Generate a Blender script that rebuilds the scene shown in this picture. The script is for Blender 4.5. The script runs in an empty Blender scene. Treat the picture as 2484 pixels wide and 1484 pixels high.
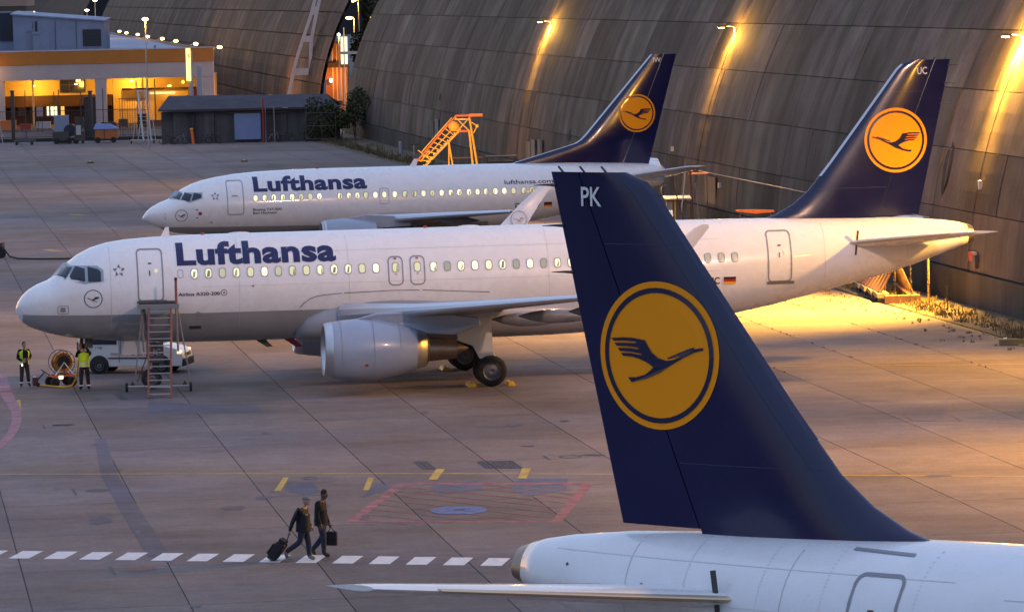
import bpy, bmesh, math, random
from mathutils import Vector, Matrix, noise
from math import pi, sin, cos, tan, radians, sqrt
R = random.Random(7)
S = bpy.context.scene
COL = S.collection
# ------------------------------------------------------------------ camera
cam = bpy.data.cameras.new('camera'); camo = bpy.data.objects.new('camera', cam); COL.objects.link(camo)
camo.location = (0, 0, 15.03)
PITCH, ROLL = 0.0710, -0.0223
camo.matrix_world = Matrix.Translation((0, 0, 15.03)) @ Matrix.Rotation(pi/2 - PITCH, 4, 'X') @ Matrix.Rotation(ROLL, 4, 'Z')
cam.sensor_width = 36.0; cam.lens = 36.0*10873/2484
cam.clip_start = 1.0; cam.clip_end = 6000
S.camera = camo
# ------------------------------------------------------------------ dusk sky
W = bpy.data.worlds.new('World'); S.world = W; W.use_nodes = True
wn = W.node_tree; bg = wn.nodes['Background']
sky = wn.nodes.new('ShaderNodeTexSky'); sky.sky_type = 'NISHITA'; sky.sun_disc = False
sky.sun_elevation = radians(3.0); sky.sun_rotation = radians(330); sky.ozone_density = 2.6
sky.dust_density = 0.6
tint = wn.nodes.new('ShaderNodeMix'); tint.data_type = 'RGBA'; tint.blend_type = 'MULTIPLY'
tint.inputs[0].default_value = 1.0
tint.inputs[7].default_value = (0.32, 0.29, 0.28, 1)
wn.links.new(sky.outputs[0], tint.inputs[6]); add = wn.nodes.new('ShaderNodeMix'); add.data_type = 'RGBA'; add.blend_type = 'ADD'; add.inputs[0].default_value = 1.0
# blue light of the overcast dusk: deeper low down, paler overhead
tcw = wn.nodes.new('ShaderNodeTexCoord'); sxw = wn.nodes.new('ShaderNodeSeparateXYZ'); crw = wn.nodes.new('ShaderNodeMix'); crw.data_type = 'RGBA'
mrw = wn.nodes.new('ShaderNodeMapRange'); mrw.inputs[1].default_value = 0.0; mrw.inputs[2].default_value = 0.9
wn.links.new(tcw.outputs['Generated'], sxw.inputs[0]); wn.links.new(sxw.outputs[2], mrw.inputs[0]); wn.links.new(mrw.outputs[0], crw.inputs[0])
crw.inputs[6].default_value = (0.135, 0.165, 0.335, 1); crw.inputs[7].default_value = (0.60, 0.70, 1.04, 1)
wn.links.new(crw.outputs[2], add.inputs[7])
wn.links.new(tint.outputs[2], add.inputs[6]); wn.links.new(add.outputs[2], bg.inputs[0])
SKY_STRENGTH = 0.10
bg.inputs[1].default_value = SKY_STRENGTH
S.view_settings.view_transform = 'Standard'; S.view_settings.look = 'None'
S.view_settings.exposure = 3.0; S.view_settings.gamma = 1.0
S.view_settings.use_curve_mapping = False
S.render.engine = 'CYCLES'
S.cycles.max_bounces = 5; S.cycles.use_denoising = True
SODIUM = (1.0, 0.48, 0.06)
LAMP_W = 24000.0
OFFK = 0.46
FLOOD_W = 8500.0
STREAK_W = 1900.0
KL = 0.125   # all small lamps, scaled to the exposure

# ------------------------------------------------------------------ helpers
def tag(o, label=None, cat=None, group=None, kind=None):
    if label: o['label'] = label
    if cat: o['category'] = cat
    if group: o['group'] = group
    if kind: o['kind'] = kind
    return o
def thing(name, label, cat, loc=(0, 0, 0), rz=0.0, group=None):
    o = bpy.data.objects.new(name, None); COL.objects.link(o)
    o.location = loc; o.rotation_euler = (0, 0, rz); o.empty_display_size = 0.3
    return tag(o, label, cat, group)
class MB:
    def __init__(s): s.v = []; s.f = []; s.m = []
    def add(s, vs, fs, mi=0):
        b = len(s.v); s.v += [tuple(v) for v in vs]
        for f in fs: s.f.append([b+i for i in f]); s.m.append(mi)
        return s
    def box(s, c, d, rz=0.0, mi=0, rot=None):
        cx, cy, cz = c; hx, hy, hz = d[0]/2, d[1]/2, d[2]/2
        M = rot if rot is not None else Matrix.Rotation(rz, 3, 'Z')
        vs = [Vector(c) + M @ Vector((sx*hx, sy*hy, sz*hz)) for sx in (-1, 1) for sy in (-1, 1) for sz in (-1, 1)]
        return s.add(vs, [(0, 1, 3, 2), (4, 6, 7, 5), (0, 4, 5, 1), (2, 3, 7, 6), (0, 2, 6, 4), (1, 5, 7, 3)], mi)
    def bb(s, x0, x1, y0, y1, z0, z1, mi=0):
        return s.box(((x0+x1)/2, (y0+y1)/2, (z0+z1)/2), (abs(x1-x0), abs(y1-y0), abs(z1-z0)), mi=mi)
    def loft(s, rings, cap=True, mi=0, closed=True):
        n = len(rings[0]); b = len(s.v)
        for r in rings: s.v += [tuple(p) for p in r]
        for i in range(len(rings)-1):
            for j in range(n if closed else n-1):
                k = (j+1) % n
                s.f.append([b+i*n+j, b+i*n+k, b+(i+1)*n+k, b+(i+1)*n+j]); s.m.append(mi)
        if cap:
            s.f.append([b+j for j in reversed(range(n))]); s.m.append(mi)
            s.f.append([b+(len(rings)-1)*n+j for j in range(n)]); s.m.append(mi)
        return s
    def tube(s, pts, r, n=8, mi=0, cap=True):
        pts = [Vector(p) for p in pts]; rings = []
        rr = r if isinstance(r, (list, tuple)) else [r]*len(pts)
        for i, p in enumerate(pts):
            d = (pts[min(i+1, len(pts)-1)] - pts[max(i-1, 0)])
            d = d.normalized() if d.length > 1e-9 else Vector((0, 0, 1))
            a = d.cross(Vector((0, 0, 1)))
            if a.length < 1e-3: a = d.cross(Vector((0, 1, 0)))
            a.normalize(); b = d.cross(a)
            rings.append([p + rr[i]*(a*cos(2*pi*k/n) + b*sin(2*pi*k/n)) for k in range(n)])
        return s.loft(rings, cap, mi)
    def lathe(s, c, axis, prof, n=24, mi=0, cap=False):
        """prof = [(dist along axis, radius)]"""
        ax = Vector(axis).normalized(); a = ax.cross(Vector((0, 0, 1)))
        if a.length < 1e-3: a = Vector((1, 0, 0))
        a.normalize(); b = ax.cross(a); c = Vector(c)
        return s.loft([[c + ax*t + r*(a*cos(2*pi*k/n) + b*sin(2*pi*k/n)) for k in range(n)] for t, r in prof], cap, mi)
    def ell(s, c, rad, n=12, m=8, mi=0, rot=None):
        c = Vector(c); rings = []
        M = rot or Matrix.Identity(3)
        for i in range(m+1):
            t = pi*i/m; q = max(sin(t), 0.02)
            rings.append([c + M @ Vector((rad[0]*q*cos(2*pi*k/n), rad[1]*q*sin(2*pi*k/n), rad[2]*cos(t))) for k in range(n)])
        return s.loft(rings, True, mi)
    def poly(s, pts, mi=0): return s.add(pts, [list(range(len(pts)))], mi)
    def prism(s, pts, off, mi=0):
        off = Vector(off); n = len(pts)
        a = [Vector(p) for p in pts]; b = [p+off for p in a]
        return s.loft([a, b], True, mi)
def rootof(o):
    while o.parent: o = o.parent
    return o
def mk(name, mb, mats, parent=None, smooth=False, local=False, label=None, kind=None, bevel=0.0, auto=None):
    me = bpy.data.meshes.new(name)
    vs = mb.v
    if parent is not None and not local:
        L = rootof(parent).location
        vs = [(x-L.x, y-L.y, z-L.z) for x, y, z in vs]
    me.from_pydata(vs, [], mb.f)
    if not isinstance(mats, (list, tuple)): mats = [mats]
    for m in mats: me.materials.append(m)
    if len(mats) > 1: me.polygons.foreach_set('material_index', mb.m)
    if smooth: me.polygons.foreach_set('use_smooth', [True]*len(me.polygons))
    me.update()
    bm = bmesh.new(); bm.from_mesh(me); bmesh.ops.recalc_face_normals(bm, faces=bm.faces) if not mb.__dict__.get('keep') else None
    bm.to_mesh(me); bm.free()
    if smooth and auto:
        try: me.set_sharp_from_angle(angle=radians(auto))
        except Exception: pass
    o = bpy.data.objects.new(name, me); COL.objects.link(o)
    if parent is not None: o.parent = parent
    if bevel > 0:
        b = o.modifiers.new('bevel', 'BEVEL'); b.width = bevel; b.segments = 2; b.limit_method = 'ANGLE'
    if label: o['label'] = label
    if kind: o['kind'] = kind
    return o
def single(name, mb, mats, label, cat, loc, group=None, **k):
    me_o = mk(name, shift(mb, loc), mats, **k); me_o.location = loc
    return tag(me_o, label, cat, group)
def shift(mb, loc):
    n = MB(); n.v = [(x-loc[0], y-loc[1], z-loc[2]) for x, y, z in mb.v]; n.f = mb.f; n.m = mb.m
    if mb.__dict__.get('keep'): n.keep = True
    return n
# ------------------------------------------------------------------ materials
MATS = {}
EMK = 1.45
def mat(name, col, rough=0.6, metal=0.0, spec=0.5, emit=None, es=0.0, coat=0.0, var=0.0, vs=3.0, rv=0.0, bump=0.0, bs=30.0, objrand=0.0, alpha=None):
    if name in MATS: return MATS[name]
    m = bpy.data.materials.new(name); m.use_nodes = True; N = m.node_tree; b = N.nodes['Principled BSDF']
    b.inputs['Base Color'].default_value = (*col, 1); b.inputs['Roughness'].default_value = rough
    b.inputs['Metallic'].default_value = metal; b.inputs['Specular IOR Level'].default_value = spec
    b.inputs['Coat Weight'].default_value = coat; b.inputs['Coat Roughness'].default_value = 0.08
    if emit: b.inputs['Emission Color'].default_value = (*emit, 1); b.inputs['Emission Strength'].default_value = es*0.125*EMK
    if var > 0 or objrand > 0 or bump > 0 or rv > 0:
        tc = N.nodes.new('ShaderNodeTexCoord'); nz = N.nodes.new('ShaderNodeTexNoise')
        nz.inputs['Scale'].default_value = vs; nz.inputs['Detail'].default_value = 6; nz.inputs['Roughness'].default_value = 0.6
        N.links.new(tc.outputs['Object'], nz.inputs['Vector'])
        mr = N.nodes.new('ShaderNodeMapRange'); mr.inputs[1].default_value = 0.3; mr.inputs[2].default_value = 0.7
        mr.inputs[3].default_value = 1-var; mr.inputs[4].default_value = 1+var*0.6
        N.links.new(nz.outputs[0], mr.inputs[0]); src = mr.outputs[0]
        if objrand > 0:
            oi = N.nodes.new('ShaderNodeObjectInfo'); m2 = N.nodes.new('ShaderNodeMapRange')
            m2.inputs[3].default_value = 1-objrand; m2.inputs[4].default_value = 1+objrand
            N.links.new(oi.outputs['Random'], m2.inputs[0]); mu = N.nodes.new('ShaderNodeMath'); mu.operation = 'MULTIPLY'
            N.links.new(src, mu.inputs[0]); N.links.new(m2.outputs[0], mu.inputs[1]); src = mu.outputs[0]
        hs = N.nodes.new('ShaderNodeHueSaturation'); hs.inputs['Color'].default_value = (*col, 1)
        N.links.new(src, hs.inputs['Value']); N.links.new(hs.outputs[0], b.inputs['Base Color'])
        if rv > 0:
            m3 = N.nodes.new('ShaderNodeMapRange'); m3.inputs[1].default_value = 0.3; m3.inputs[2].default_value = 0.7
            m3.inputs[3].default_value = max(rough-rv, 0.02); m3.inputs[4].default_value = rough+rv
            N.links.new(nz.outputs[0], m3.inputs[0]); N.links.new(m3.outputs[0], b.inputs['Roughness'])
        if bump > 0:
            n2 = N.nodes.new('ShaderNodeTexNoise'); n2.inputs['Scale'].default_value = bs; n2.inputs['Detail'].default_value = 4
            N.links.new(tc.outputs['Object'], n2.inputs['Vector']); bp = N.nodes.new('ShaderNodeBump')
            bp.inputs['Strength'].default_value = bump; bp.inputs['Distance'].default_value = 0.02
            N.links.new(n2.outputs[0], bp.inputs['Height']); N.links.new(bp.outputs[0], b.inputs['Normal'])
    MATS[name] = m
    return m
def streaky(name, col, dark=0.55, sx=0.55, sz=0.05, worldc=False, lo=0.35, hi=0.7, fine=True, rough=0.85, objrand=0.36, tintc=(0.9, 1.0, 0.86)):
    """weathered concrete: vertical run-off streaks, blotches and formwork lines in object/world space"""
    m = bpy.data.materials.new(name); m.use_nodes = True; N = m.node_tree; L = N.links; b = N.nodes['Principled BSDF']
    b.inputs['Roughness'].default_value = rough; b.inputs['Specular IOR Level'].default_value = 0.25
    geo = N.nodes.new('ShaderNodeNewGeometry')
    mp = N.nodes.new('ShaderNodeMapping'); mp.inputs['Scale'].default_value = (sx, sx, sz); mp.inputs['Rotation'].default_value = (0, 0, 0.1416)
    L.new(geo.outputs['Position'], mp.inputs[0])
    n1 = N.nodes.new('ShaderNodeTexNoise'); n1.inputs['Scale'].default_value = 1.0; n1.inputs['Detail'].default_value = 5; n1.inputs['Roughness'].default_value = 0.5
    L.new(mp.outputs[0], n1.inputs['Vector'])
    n2 = N.nodes.new('ShaderNodeTexNoise'); n2.inputs['Scale'].default_value = 0.11; n2.inputs['Detail'].default_value = 5
    L.new(geo.outputs['Position'], n2.inputs['Vector'])
    def rng(s, a, c, d, e):
        r = N.nodes.new('ShaderNodeMapRange'); r.inputs[1].default_value = a; r.inputs[2].default_value = c; r.inputs[3].default_value = d; r.inputs[4].default_value = e
        L.new(s, r.inputs[0]); return r.outputs[0]
    def mul(x, y):
        q = N.nodes.new('ShaderNodeMath'); q.operation = 'MULTIPLY'; L.new(x, q.inputs[0]); L.new(y, q.inputs[1]); return q.outputs[0]
    v = mul(rng(n1.outputs[0], lo, hi, dark, 1.25), rng(n2.outputs[0], 0.3, 0.7, 0.75, 1.2))
    oi = N.nodes.new('ShaderNodeObjectInfo')
    v = mul(v, rng(oi.outputs['Random'], 0, 1, 1-objrand, 1+objrand))
    n3 = N.nodes.new('ShaderNodeTexNoise'); n3.inputs['Scale'].default_value = 9.0; n3.inputs['Detail'].default_value = 5
    L.new(geo.outputs['Position'], n3.inputs['Vector']); v = mul(v, rng(n3.outputs[0], 0.3, 0.7, 0.86, 1.12))
    mp5 = N.nodes.new('ShaderNodeMapping'); mp5.inputs['Scale'].default_value = (3.2, 3.2, 0.10); L.new(geo.outputs['Position'], mp5.inputs[0])
    n5 = N.nodes.new('ShaderNodeTexNoise'); n5.inputs['Scale'].default_value = 1.0; n5.inputs['Detail'].default_value = 3; L.new(mp5.outputs[0], n5.inputs['Vector'])
    v = mul(v, rng(n5.outputs[0], 0.35, 0.65, 0.92, 1.06))
    n6 = N.nodes.new('ShaderNodeTexNoise'); n6.inputs['Scale'].default_value = 0.45; n6.inputs['Detail'].default_value = 6; L.new(geo.outputs['Position'], n6.inputs['Vector'])
    v = mul(v, rng(n6.outputs[0], 0.3, 0.7, 0.80, 1.16))
    mx = N.nodes.new('ShaderNodeMix'); mx.data_type = 'RGBA'; mx.inputs[6].default_value = (*col, 1)
    mx.inputs[7].default_value = (col[0]*tintc[0], col[1]*tintc[1], col[2]*tintc[2], 1)
    n4 = N.nodes.new('ShaderNodeTexNoise'); n4.inputs['Scale'].default_value = 0.35; L.new(mp.outputs[0], n4.inputs['Vector'])
    L.new(rng(n4.outputs[0], 0.4, 0.6, 0, 1), mx.inputs[0])
    hs = N.nodes.new('ShaderNodeHueSaturation'); L.new(mx.outputs[2], hs.inputs['Color']); L.new(v, hs.inputs['Value'])
    L.new(hs.outputs[0], b.inputs['Base Color'])
    bp = N.nodes.new('ShaderNodeBump'); bp.inputs['Strength'].default_value = 0.3; bp.inputs['Distance'].default_value = 0.02
    L.new(n3.outputs[0], bp.inputs['Height']); L.new(bp.outputs[0], b.inputs['Normal'])
    MATS[name] = m
    return m
def apron_mat(name, base, objrand=0.1):
    m = bpy.data.materials.new(name); m.use_nodes = True; N = m.node_tree; L = N.links; b = N.nodes['Principled BSDF']
    geo = N.nodes.new('ShaderNodeNewGeometry')
    def nz(scale, det=5, mapping=None, rough=0.55):
        n = N.nodes.new('ShaderNodeTexNoise'); n.inputs['Scale'].default_value = scale; n.inputs['Detail'].default_value = det; n.inputs['Roughness'].default_value = rough
        if mapping:
            mp = N.nodes.new('ShaderNodeMapping'); mp.inputs['Scale'].default_value = mapping; mp.inputs['Rotation'].default_value = (0, 0, 0.02)
            L.new(geo.outputs['Position'], mp.inputs[0]); L.new(mp.outputs[0], n.inputs['Vector'])
        else: L.new(geo.outputs['Position'], n.inputs['Vector'])
        return n.outputs[0]
    def rng(s, a, c, d, e):
        r = N.nodes.new('ShaderNodeMapRange'); r.inputs[1].default_value = a; r.inputs[2].default_value = c; r.inputs[3].default_value = d; r.inputs[4].default_value = e
        L.new(s, r.inputs[0]); return r.outputs[0]
    def mul(x, y):
        q = N.nodes.new('ShaderNodeMath'); q.operation = 'MULTIPLY'; L.new(x, q.inputs[0]); L.new(y, q.inputs[1]); return q.outputs[0]
    v = mul(rng(nz(0.13, 6), 0.32, 0.7, 0.80, 1.14), rng(nz(1.1, 6), 0.3, 0.7, 0.9, 1.08))
    v = mul(v, rng(nz(1.0, 7, (0.07, 0.5, 1)), 0.32, 0.62, 0.91, 1.03))       # long tyre and fuel smears across the stands
    v = mul(v, rng(nz(9, 5, None, 0.75), 0.3, 0.7, 0.80, 1.18)); v = mul(v, rng(nz(3.0, 6, None, 0.7), 0.3, 0.7, 0.88, 1.10))
    v = mul(v, rng(nz(55, 2), 0.3, 0.7, 0.86, 1.14))
    v = mul(v, rng(nz(1.0, 8, (0.35, 2.6, 1), 0.7), 0.40, 0.50, 0.90, 1.0))       # short dark scuffs
    v = mul(v, rng(nz(0.045, 3), 0.35, 0.62, 0.84, 1.08))
    oi = N.nodes.new('ShaderNodeObjectInfo'); v = mul(v, rng(oi.outputs['Random'], 0, 1, 1-objrand, 1+objrand))
    mx = N.nodes.new('ShaderNodeMix'); mx.data_type = 'RGBA'; mx.inputs[6].default_value = (*base, 1)
    mx.inputs[7].default_value = (base[0]*0.88, base[1]*0.93, base[2]*1.08, 1)
    L.new(rng(nz(0.09, 3), 0.42, 0.6, 0, 1), mx.inputs[0])
    hs = N.nodes.new('ShaderNodeHueSaturation'); L.new(mx.outputs[2], hs.inputs['Color']); L.new(v, hs.inputs['Value'])
    L.new(hs.outputs[0], b.inputs['Base Color'])
    L.new(rng(nz(0.35, 5), 0.3, 0.7, 0.62, 0.9), b.inputs['Roughness']); b.inputs['Specular IOR Level'].default_value = 0.10
    bp = N.nodes.new('ShaderNodeBump'); bp.inputs['Strength'].default_value = 0.25; bp.inputs['Distance'].default_value = 0.01
    L.new(nz(25, 4), bp.inputs['Height']); L.new(bp.outputs[0], b.inputs['Normal'])
    MATS[name] = m; return m
M_WHITE = mat('aircraft_white', (0.78, 0.78, 0.78), 0.28, coat=0.5, var=0.045, vs=1.6, rv=0.08)
M_GREY = mat('belly_grey', (0.30, 0.31, 0.32), 0.35, coat=0.3, var=0.12, vs=0.8)
M_BLUE = mat('tail_blue', (0.004, 0.006, 0.050), 0.2, coat=0.3, var=0.1, vs=0.5, rv=0.04)
M_LOGOY = mat('logo_yellow', (0.92, 0.31, 0.003), 0.4, spec=0.25)
M_LOGOB = mat('logo_blue', (0.007, 0.009, 0.045), 0.25, coat=0.5)
M_TXT = mat('lettering_blue', (0.008, 0.011, 0.085), 0.4)
M_BLACK = mat('black_paint', (0.012, 0.012, 0.014), 0.5)
M_LINE = mat('door_outline', (0.25, 0.25, 0.27), 0.45)
M_SILL = mat('sill_metal', (0.28, 0.28, 0.28), 0.4, metal=0.7)
M_METAL = mat('bare_metal', (0.60, 0.60, 0.62), 0.42, metal=0.95, var=0.08)
M_WING = mat('wing_grey', (0.52, 0.54, 0.56), 0.32, coat=0.2, var=0.08, vs=1.0)
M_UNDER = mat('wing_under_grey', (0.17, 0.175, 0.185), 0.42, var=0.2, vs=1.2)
M_EXH = mat('exhaust_metal', (0.30, 0.25, 0.20), 0.35, metal=0.9, var=0.2, vs=4)
M_TYRE = mat('tyre_rubber', (0.016, 0.016, 0.017), 0.8, var=0.3, vs=6)
M_RIM = mat('wheel_rim', (0.16, 0.16, 0.17), 0.5, metal=0.5)
M_GLASS = mat('cockpit_glass', (0.02, 0.03, 0.045), 0.06, spec=0.45)
M_FRAMEW = mat('window_frame_grey', (0.30, 0.31, 0.31), 0.4)
M_STEEL = mat('galvanised_steel', (0.42, 0.42, 0.43), 0.45, metal=0.6, var=0.15, vs=5)
M_STEELD = mat('dark_steel', (0.07, 0.065, 0.06), 0.55, metal=0.4, var=0.2, vs=5)
M_RED = mat('red_paint', (0.35, 0.02, 0.015), 0.5)
M_ORANGE = mat('orange_paint', (0.75, 0.16, 0.02), 0.5, var=0.15, vs=3)
M_BLOCK = mat('weathered_block', (0.16, 0.14, 0.12), 0.85, var=0.2, vs=4)
M_YEL = mat('yellow_paint', (0.75, 0.42, 0.02), 0.5, var=0.15, vs=4)
M_HIVIS = mat('hi_vis_yellow', (0.62, 0.85, 0.02), 0.7, emit=None)
M_REFL = mat('reflective_tape', (0.75, 0.75, 0.72), 0.35)
M_WPAINT = mat('white_marking', (0.62, 0.62, 0.62), 0.7, var=0.18, vs=4)
# ------------------------------------------------------------------ ground
WA = Vector((-0.1406, 0.9901, 0)); WN = Vector((0.9901, 0.1406, 0)); WB = Vector((22.4, 196.0, 0))
def wp(t, w, z): return WB + WA*t + WN*w + Vector((0, 0, z))
def gc(c, d): return WN*c + WA*d          # slab grid -> world
mb = MB(); mb.poly([(-1500, -200, -0.09), (1500, -200, -0.09), (1500, 3000, -0.09), (-1500, 3000, -0.09)])
M_BITUMEN = mat('joint_bitumen', (0.018, 0.018, 0.02), 0.7)
gr = mk('ground', mb, mat('far_ground', (0.10, 0.095, 0.09), 0.9, var=0.2, vs=0.05), kind='structure')
M_APRON = apron_mat('apron_concrete', (0.205, 0.166, 0.146), 0.13)
ap = mk('apron', MB().poly([tuple(gc(c, d)+Vector((0, 0, -0.03))) for c, d in ((-260, -60), (49.6, -60), (49.6, 480), (-260, 480))]), M_BITUMEN, kind='structure')
CW, DW = 3.87, 7.65
c0, d0 = 3.55, 110.0
G = 0.016
near = []; far = []
for j in range(-14, 48):
    d = d0 + j*DW; dm = d+DW/2
    for i in range(-34, 13):
        c = c0 + i*CW; cm = c+CW/2
        if cm > 46.5: continue
        p = gc(cm, dm); half = p.y*0.1142+3.5 if p.y > 0 else 0
        (near if (p.y > 96 and abs(p.x) < half) else far).append((c, d, p.y))
near.sort(key=lambda q: q[2]); far += near[292:]; near = near[:292]
me = bpy.data.meshes.new('concrete_slab')
sb = MB(); sb.bb(G, CW-G, G, DW-G, -0.028, 0)
slab0 = mk('concrete_slab', sb, M_APRON, ap, local=True)
ang = math.atan2(WN.y, WN.x)
for k, (c, d, y) in enumerate(near):
    o = slab0 if k == 0 else slab0.copy()
    if k: COL.objects.link(o)
    p = gc(c, d); o.location = (p.x, p.y, R.uniform(-0.002, 0)); o.rotation_euler = (0, 0, ang); o.parent = ap
fb = MB()
for c, d, y in far:
    g2 = G if y < 330 else G*1.6
    fb.poly([tuple(gc(c+g2, d+g2)), tuple(gc(c+CW-g2, d+g2)), tuple(gc(c+CW-g2, d+DW-g2)), tuple(gc(c+g2, d+DW-g2))])
mk('concrete_slab_field', fb, M_APRON, ap, local=True, kind='stuff')
far_pl = MB()
x1 = c0-34*CW
far_pl.poly([tuple(gc(x1-130, -60)+Vector((0,0,-0.004))), tuple(gc(x1, -60)+Vector((0,0,-0.004))), tuple(gc(x1, 470)+Vector((0,0,-0.004))), tuple(gc(x1-130, 470)+Vector((0,0,-0.004)))])
far_pl.poly([tuple(gc(x1-130, 470)+Vector((0,0,-0.004))), tuple(gc(49, 477.2)+Vector((0,0,-0.004))), tuple(gc(49, 700)+Vector((0,0,-0.004))), tuple(gc(x1-130, 700)+Vector((0,0,-0.004)))])
mk('yard_surface', far_pl, apron_mat('yard_asphalt', (0.09, 0.085, 0.085), 0), ap, local=True, kind='stuff')
# ---- flat paint and covers on the slabs (parts of the apron)
M_YPAINT = mat('yellow_marking', (0.42, 0.30, 0.05), 0.75, var=0.35, vs=1.5)
M_RPAINT = mat('faded_red_marking', (0.25, 0.10, 0.105), 0.8, var=0.6, vs=2)
M_PINK = mat('faded_pink_arc', (0.29, 0.15, 0.18), 0.8, var=0.45, vs=2)
M_BPAINT = mat('blue_marking', (0.085, 0.125, 0.29), 0.8, var=0.55, vs=2.5)
M_GRATE = mat('grate_iron', (0.03, 0.032, 0.036), 0.6, metal=0.3)
M_RUST = mat('rusty_iron', (0.12, 0.06, 0.04), 0.7, var=0.3, vs=4)
M_PATCH = apron_mat('blue_grey_patch', (0.135, 0.14, 0.175), 0.0)
M_PATCH2 = apron_mat('dark_grey_patch', (0.150, 0.135, 0.145), 0.0)
M_TAR = mat('tar_stain', (0.06, 0.055, 0.052), 0.6, var=0.3, vs=2)
def quad(name, pts, m, z=0.004, label=None):
    return mk(name, MB().poly([(x, y, z) for x, y in pts]), m, ap, local=True, label=label)
def strip(name, pts, wid, m, z=0.004, label=None):
    mb = MB(); P = [Vector((x, y, z)) for x, y in pts]; l = []; r = []
    for i, p in enumerate(P):
        d = (P[min(i+1, len(P)-1)]-P[max(i-1, 0)]).normalized(); n = Vector((-d.y, d.x, 0))
        w = wid[i] if isinstance(wid, (list, tuple)) else wid
        l.append(p+n*w/2); r.append(p-n*w/2)
    for i in range(len(P)-1): mb.poly([l[i], l[i+1], r[i+1], r[i]])
    return mk(name, mb, m, ap, local=True, label=label)
def ring(name, cx, cy, rx, ry, m, z=0.006, inner=0.0, n=28):
    mb = MB(); rot = ang
    def pt(a, k): 
        x, y = rx*k*cos(a), ry*k*sin(a); return (cx+x*cos(rot)-y*sin(rot), cy+x*sin(rot)+y*cos(rot), z)
    if inner <= 0: mb.poly([pt(2*pi*i/n, 1) for i in range(n)])
    else:
        for i in range(n): mb.poly([pt(2*pi*i/n, 1), pt(2*pi*(i+1)/n, 1), pt(2*pi*(i+1)/n, inner), pt(2*pi*i/n, inner)])
    return mk(name, mb, m, ap, local=True)
for k in range(-3, 14):
    bx, by = -13.71+k*0.979, 119.92-k*0.288
    if k < 0: pass
    quad('dash_marking', [(bx, by), (bx+0.56, by-0.11), (bx+0.79, by+1.44), (bx+0.22, by+1.56)], M_WPAINT)
strip('yellow_line', [(-30, 144.3), (-16.34, 141.35), (-4.22, 139.12), (2.84, 137.44), (15.3, 134.3), (26, 131.6)], 0.16, M_YPAINT)
strip('yellow_line', [(2.0, 176.1), (7.35, 175.28), (19.81, 173.32), (23, 172.9)], 0.14, M_YPAINT)
quad('yellow_tick', [(-7.32, 134.83), (-7.11, 134.79), (-7.05, 138.5), (-7.22, 138.55)], M_YPAINT, 0.006)
quad('yellow_tick', [(-4.62, 134.5), (-4.44, 134.46), (-4.38, 138.0), (-4.57, 138.0)], M_YPAINT, 0.006)
quad('yellow_tick', [(-2.69, 136.92), (-2.42, 136.87), (-2.21, 139.95), (-2.49, 140.0)], M_YPAINT, 0.008)
quad('yellow_tick', [(0.05, 136.74), (0.32, 136.69), (0.49, 139.58), (0.20, 139.64)], M_YPAINT, 0.008)
for a, b in (((-30.77, 310.4), (-29.9, 309.1)), ((-28.08, 267.6), (-27.1, 265.4))):
    quad('yellow_tick', [a, (a[0]+0.6, a[1]), (b[0]+0.6, b[1]), b], M_YPAINT)
strip('yellow_line', [(-18.6, 167.5), (-18.1, 163.2)], 0.18, M_YPAINT)
# faded red hatched box
O = [(-4.7, 126.5), (-3.5, 136.0), (2.17, 134.9), (1.11, 125.4)]
strip('red_border', [O[0], O[1]], 0.32, M_RPAINT); strip('red_border', [O[1], O[2]], 0.45, M_RPAINT, 0.005)
strip('red_border', [O[2], O[3]], 0.32, M_RPAINT, 0.004); strip('red_border', [O[3], O[0]], 0.30, M_RPAINT, 0.005)
for k in range(8):
    u = (k+0.5)/8
    a = (O[1][0]+(O[0][0]-O[1][0])*u*0.98, O[1][1]+(O[0][1]-O[1][1])*u*0.98)
    def clampx(x, y): return min(max(x, -5), 1.11+(y-125.4)/9.5*1.06-0.1)
    b = (a[0]+4.9, a[1]-5.4)
    if b[1] < 125.6: s_ = (a[1]-125.6)/(a[1]-b[1]); b = (a[0]+(b[0]-a[0])*s_, 125.6)
    strip('red_hatch', [a, b], 0.085, M_RPAINT, 0.0065)
for k in range(4):
    a = (-2.4+k*1.15, 135.7-k*0.2); b = (a[0]+4.6, a[1]-5.2)
    xm = 1.11+(b[1]-125.4)/9.5*1.06
    if b[0] > xm:
        s_ = max((xm-0.15-a[0])/(b[0]-a[0]+1e-6), 0.1)*1.12; b = (a[0]+(b[0]-a[0])*s_, a[1]+(b[1]-a[1])*s_)
    strip('red_hatch', [a, b], 0.085, M_RPAINT, 0.0065)
ring('blue_ellipse', -1.67, 128.7, 0.82, 1.05, M_BPAINT, 0.009, 0.22)
for P in ([(-4.6, 132.4), (-4.25, 133.3), (-3.7, 135.2), (-4.1, 136.2), (-4.35, 135.6)], [(-2.45, 135.7), (-1.2, 136.5), (-1.0, 133.9), (-2.2, 133.0), (-2.6, 134.0)], [(-0.25, 135.2), (0.2, 136.7), (1.6, 136.5), (1.5, 133.2), (0.3, 131.8), (-0.1, 133.6)], [(-7.0, 137.2), (-6.2, 136.8), (-5.9, 134.4), (-6.3, 133.2), (-7.0, 135.0)]):
    quad('faded_blue_patch', P, M_PATCH, 0.0025)
quad('dark_strip', [(-14.31, 152.0), (-13.96, 152.0), (-12.43, 139.7), (-11.75, 135.31), (-9.45, 120.45), (-9.1, 117.82), (-9.9, 119.6), (-10.6, 124.0), (-12.3, 135.2), (-13.0, 139.9)], M_PATCH2, 0.003)  # strip darker than the slabs, running along a joint
quad('dark_strip', [(-13.6, 165.9), (-11.8, 164.2), (-9.5, 163.5), (-9.0, 160.2), (-13.2, 160.8)], M_PATCH2, 0.003)  # shadow in front of the middle airliner, painted as a darker patch
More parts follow.
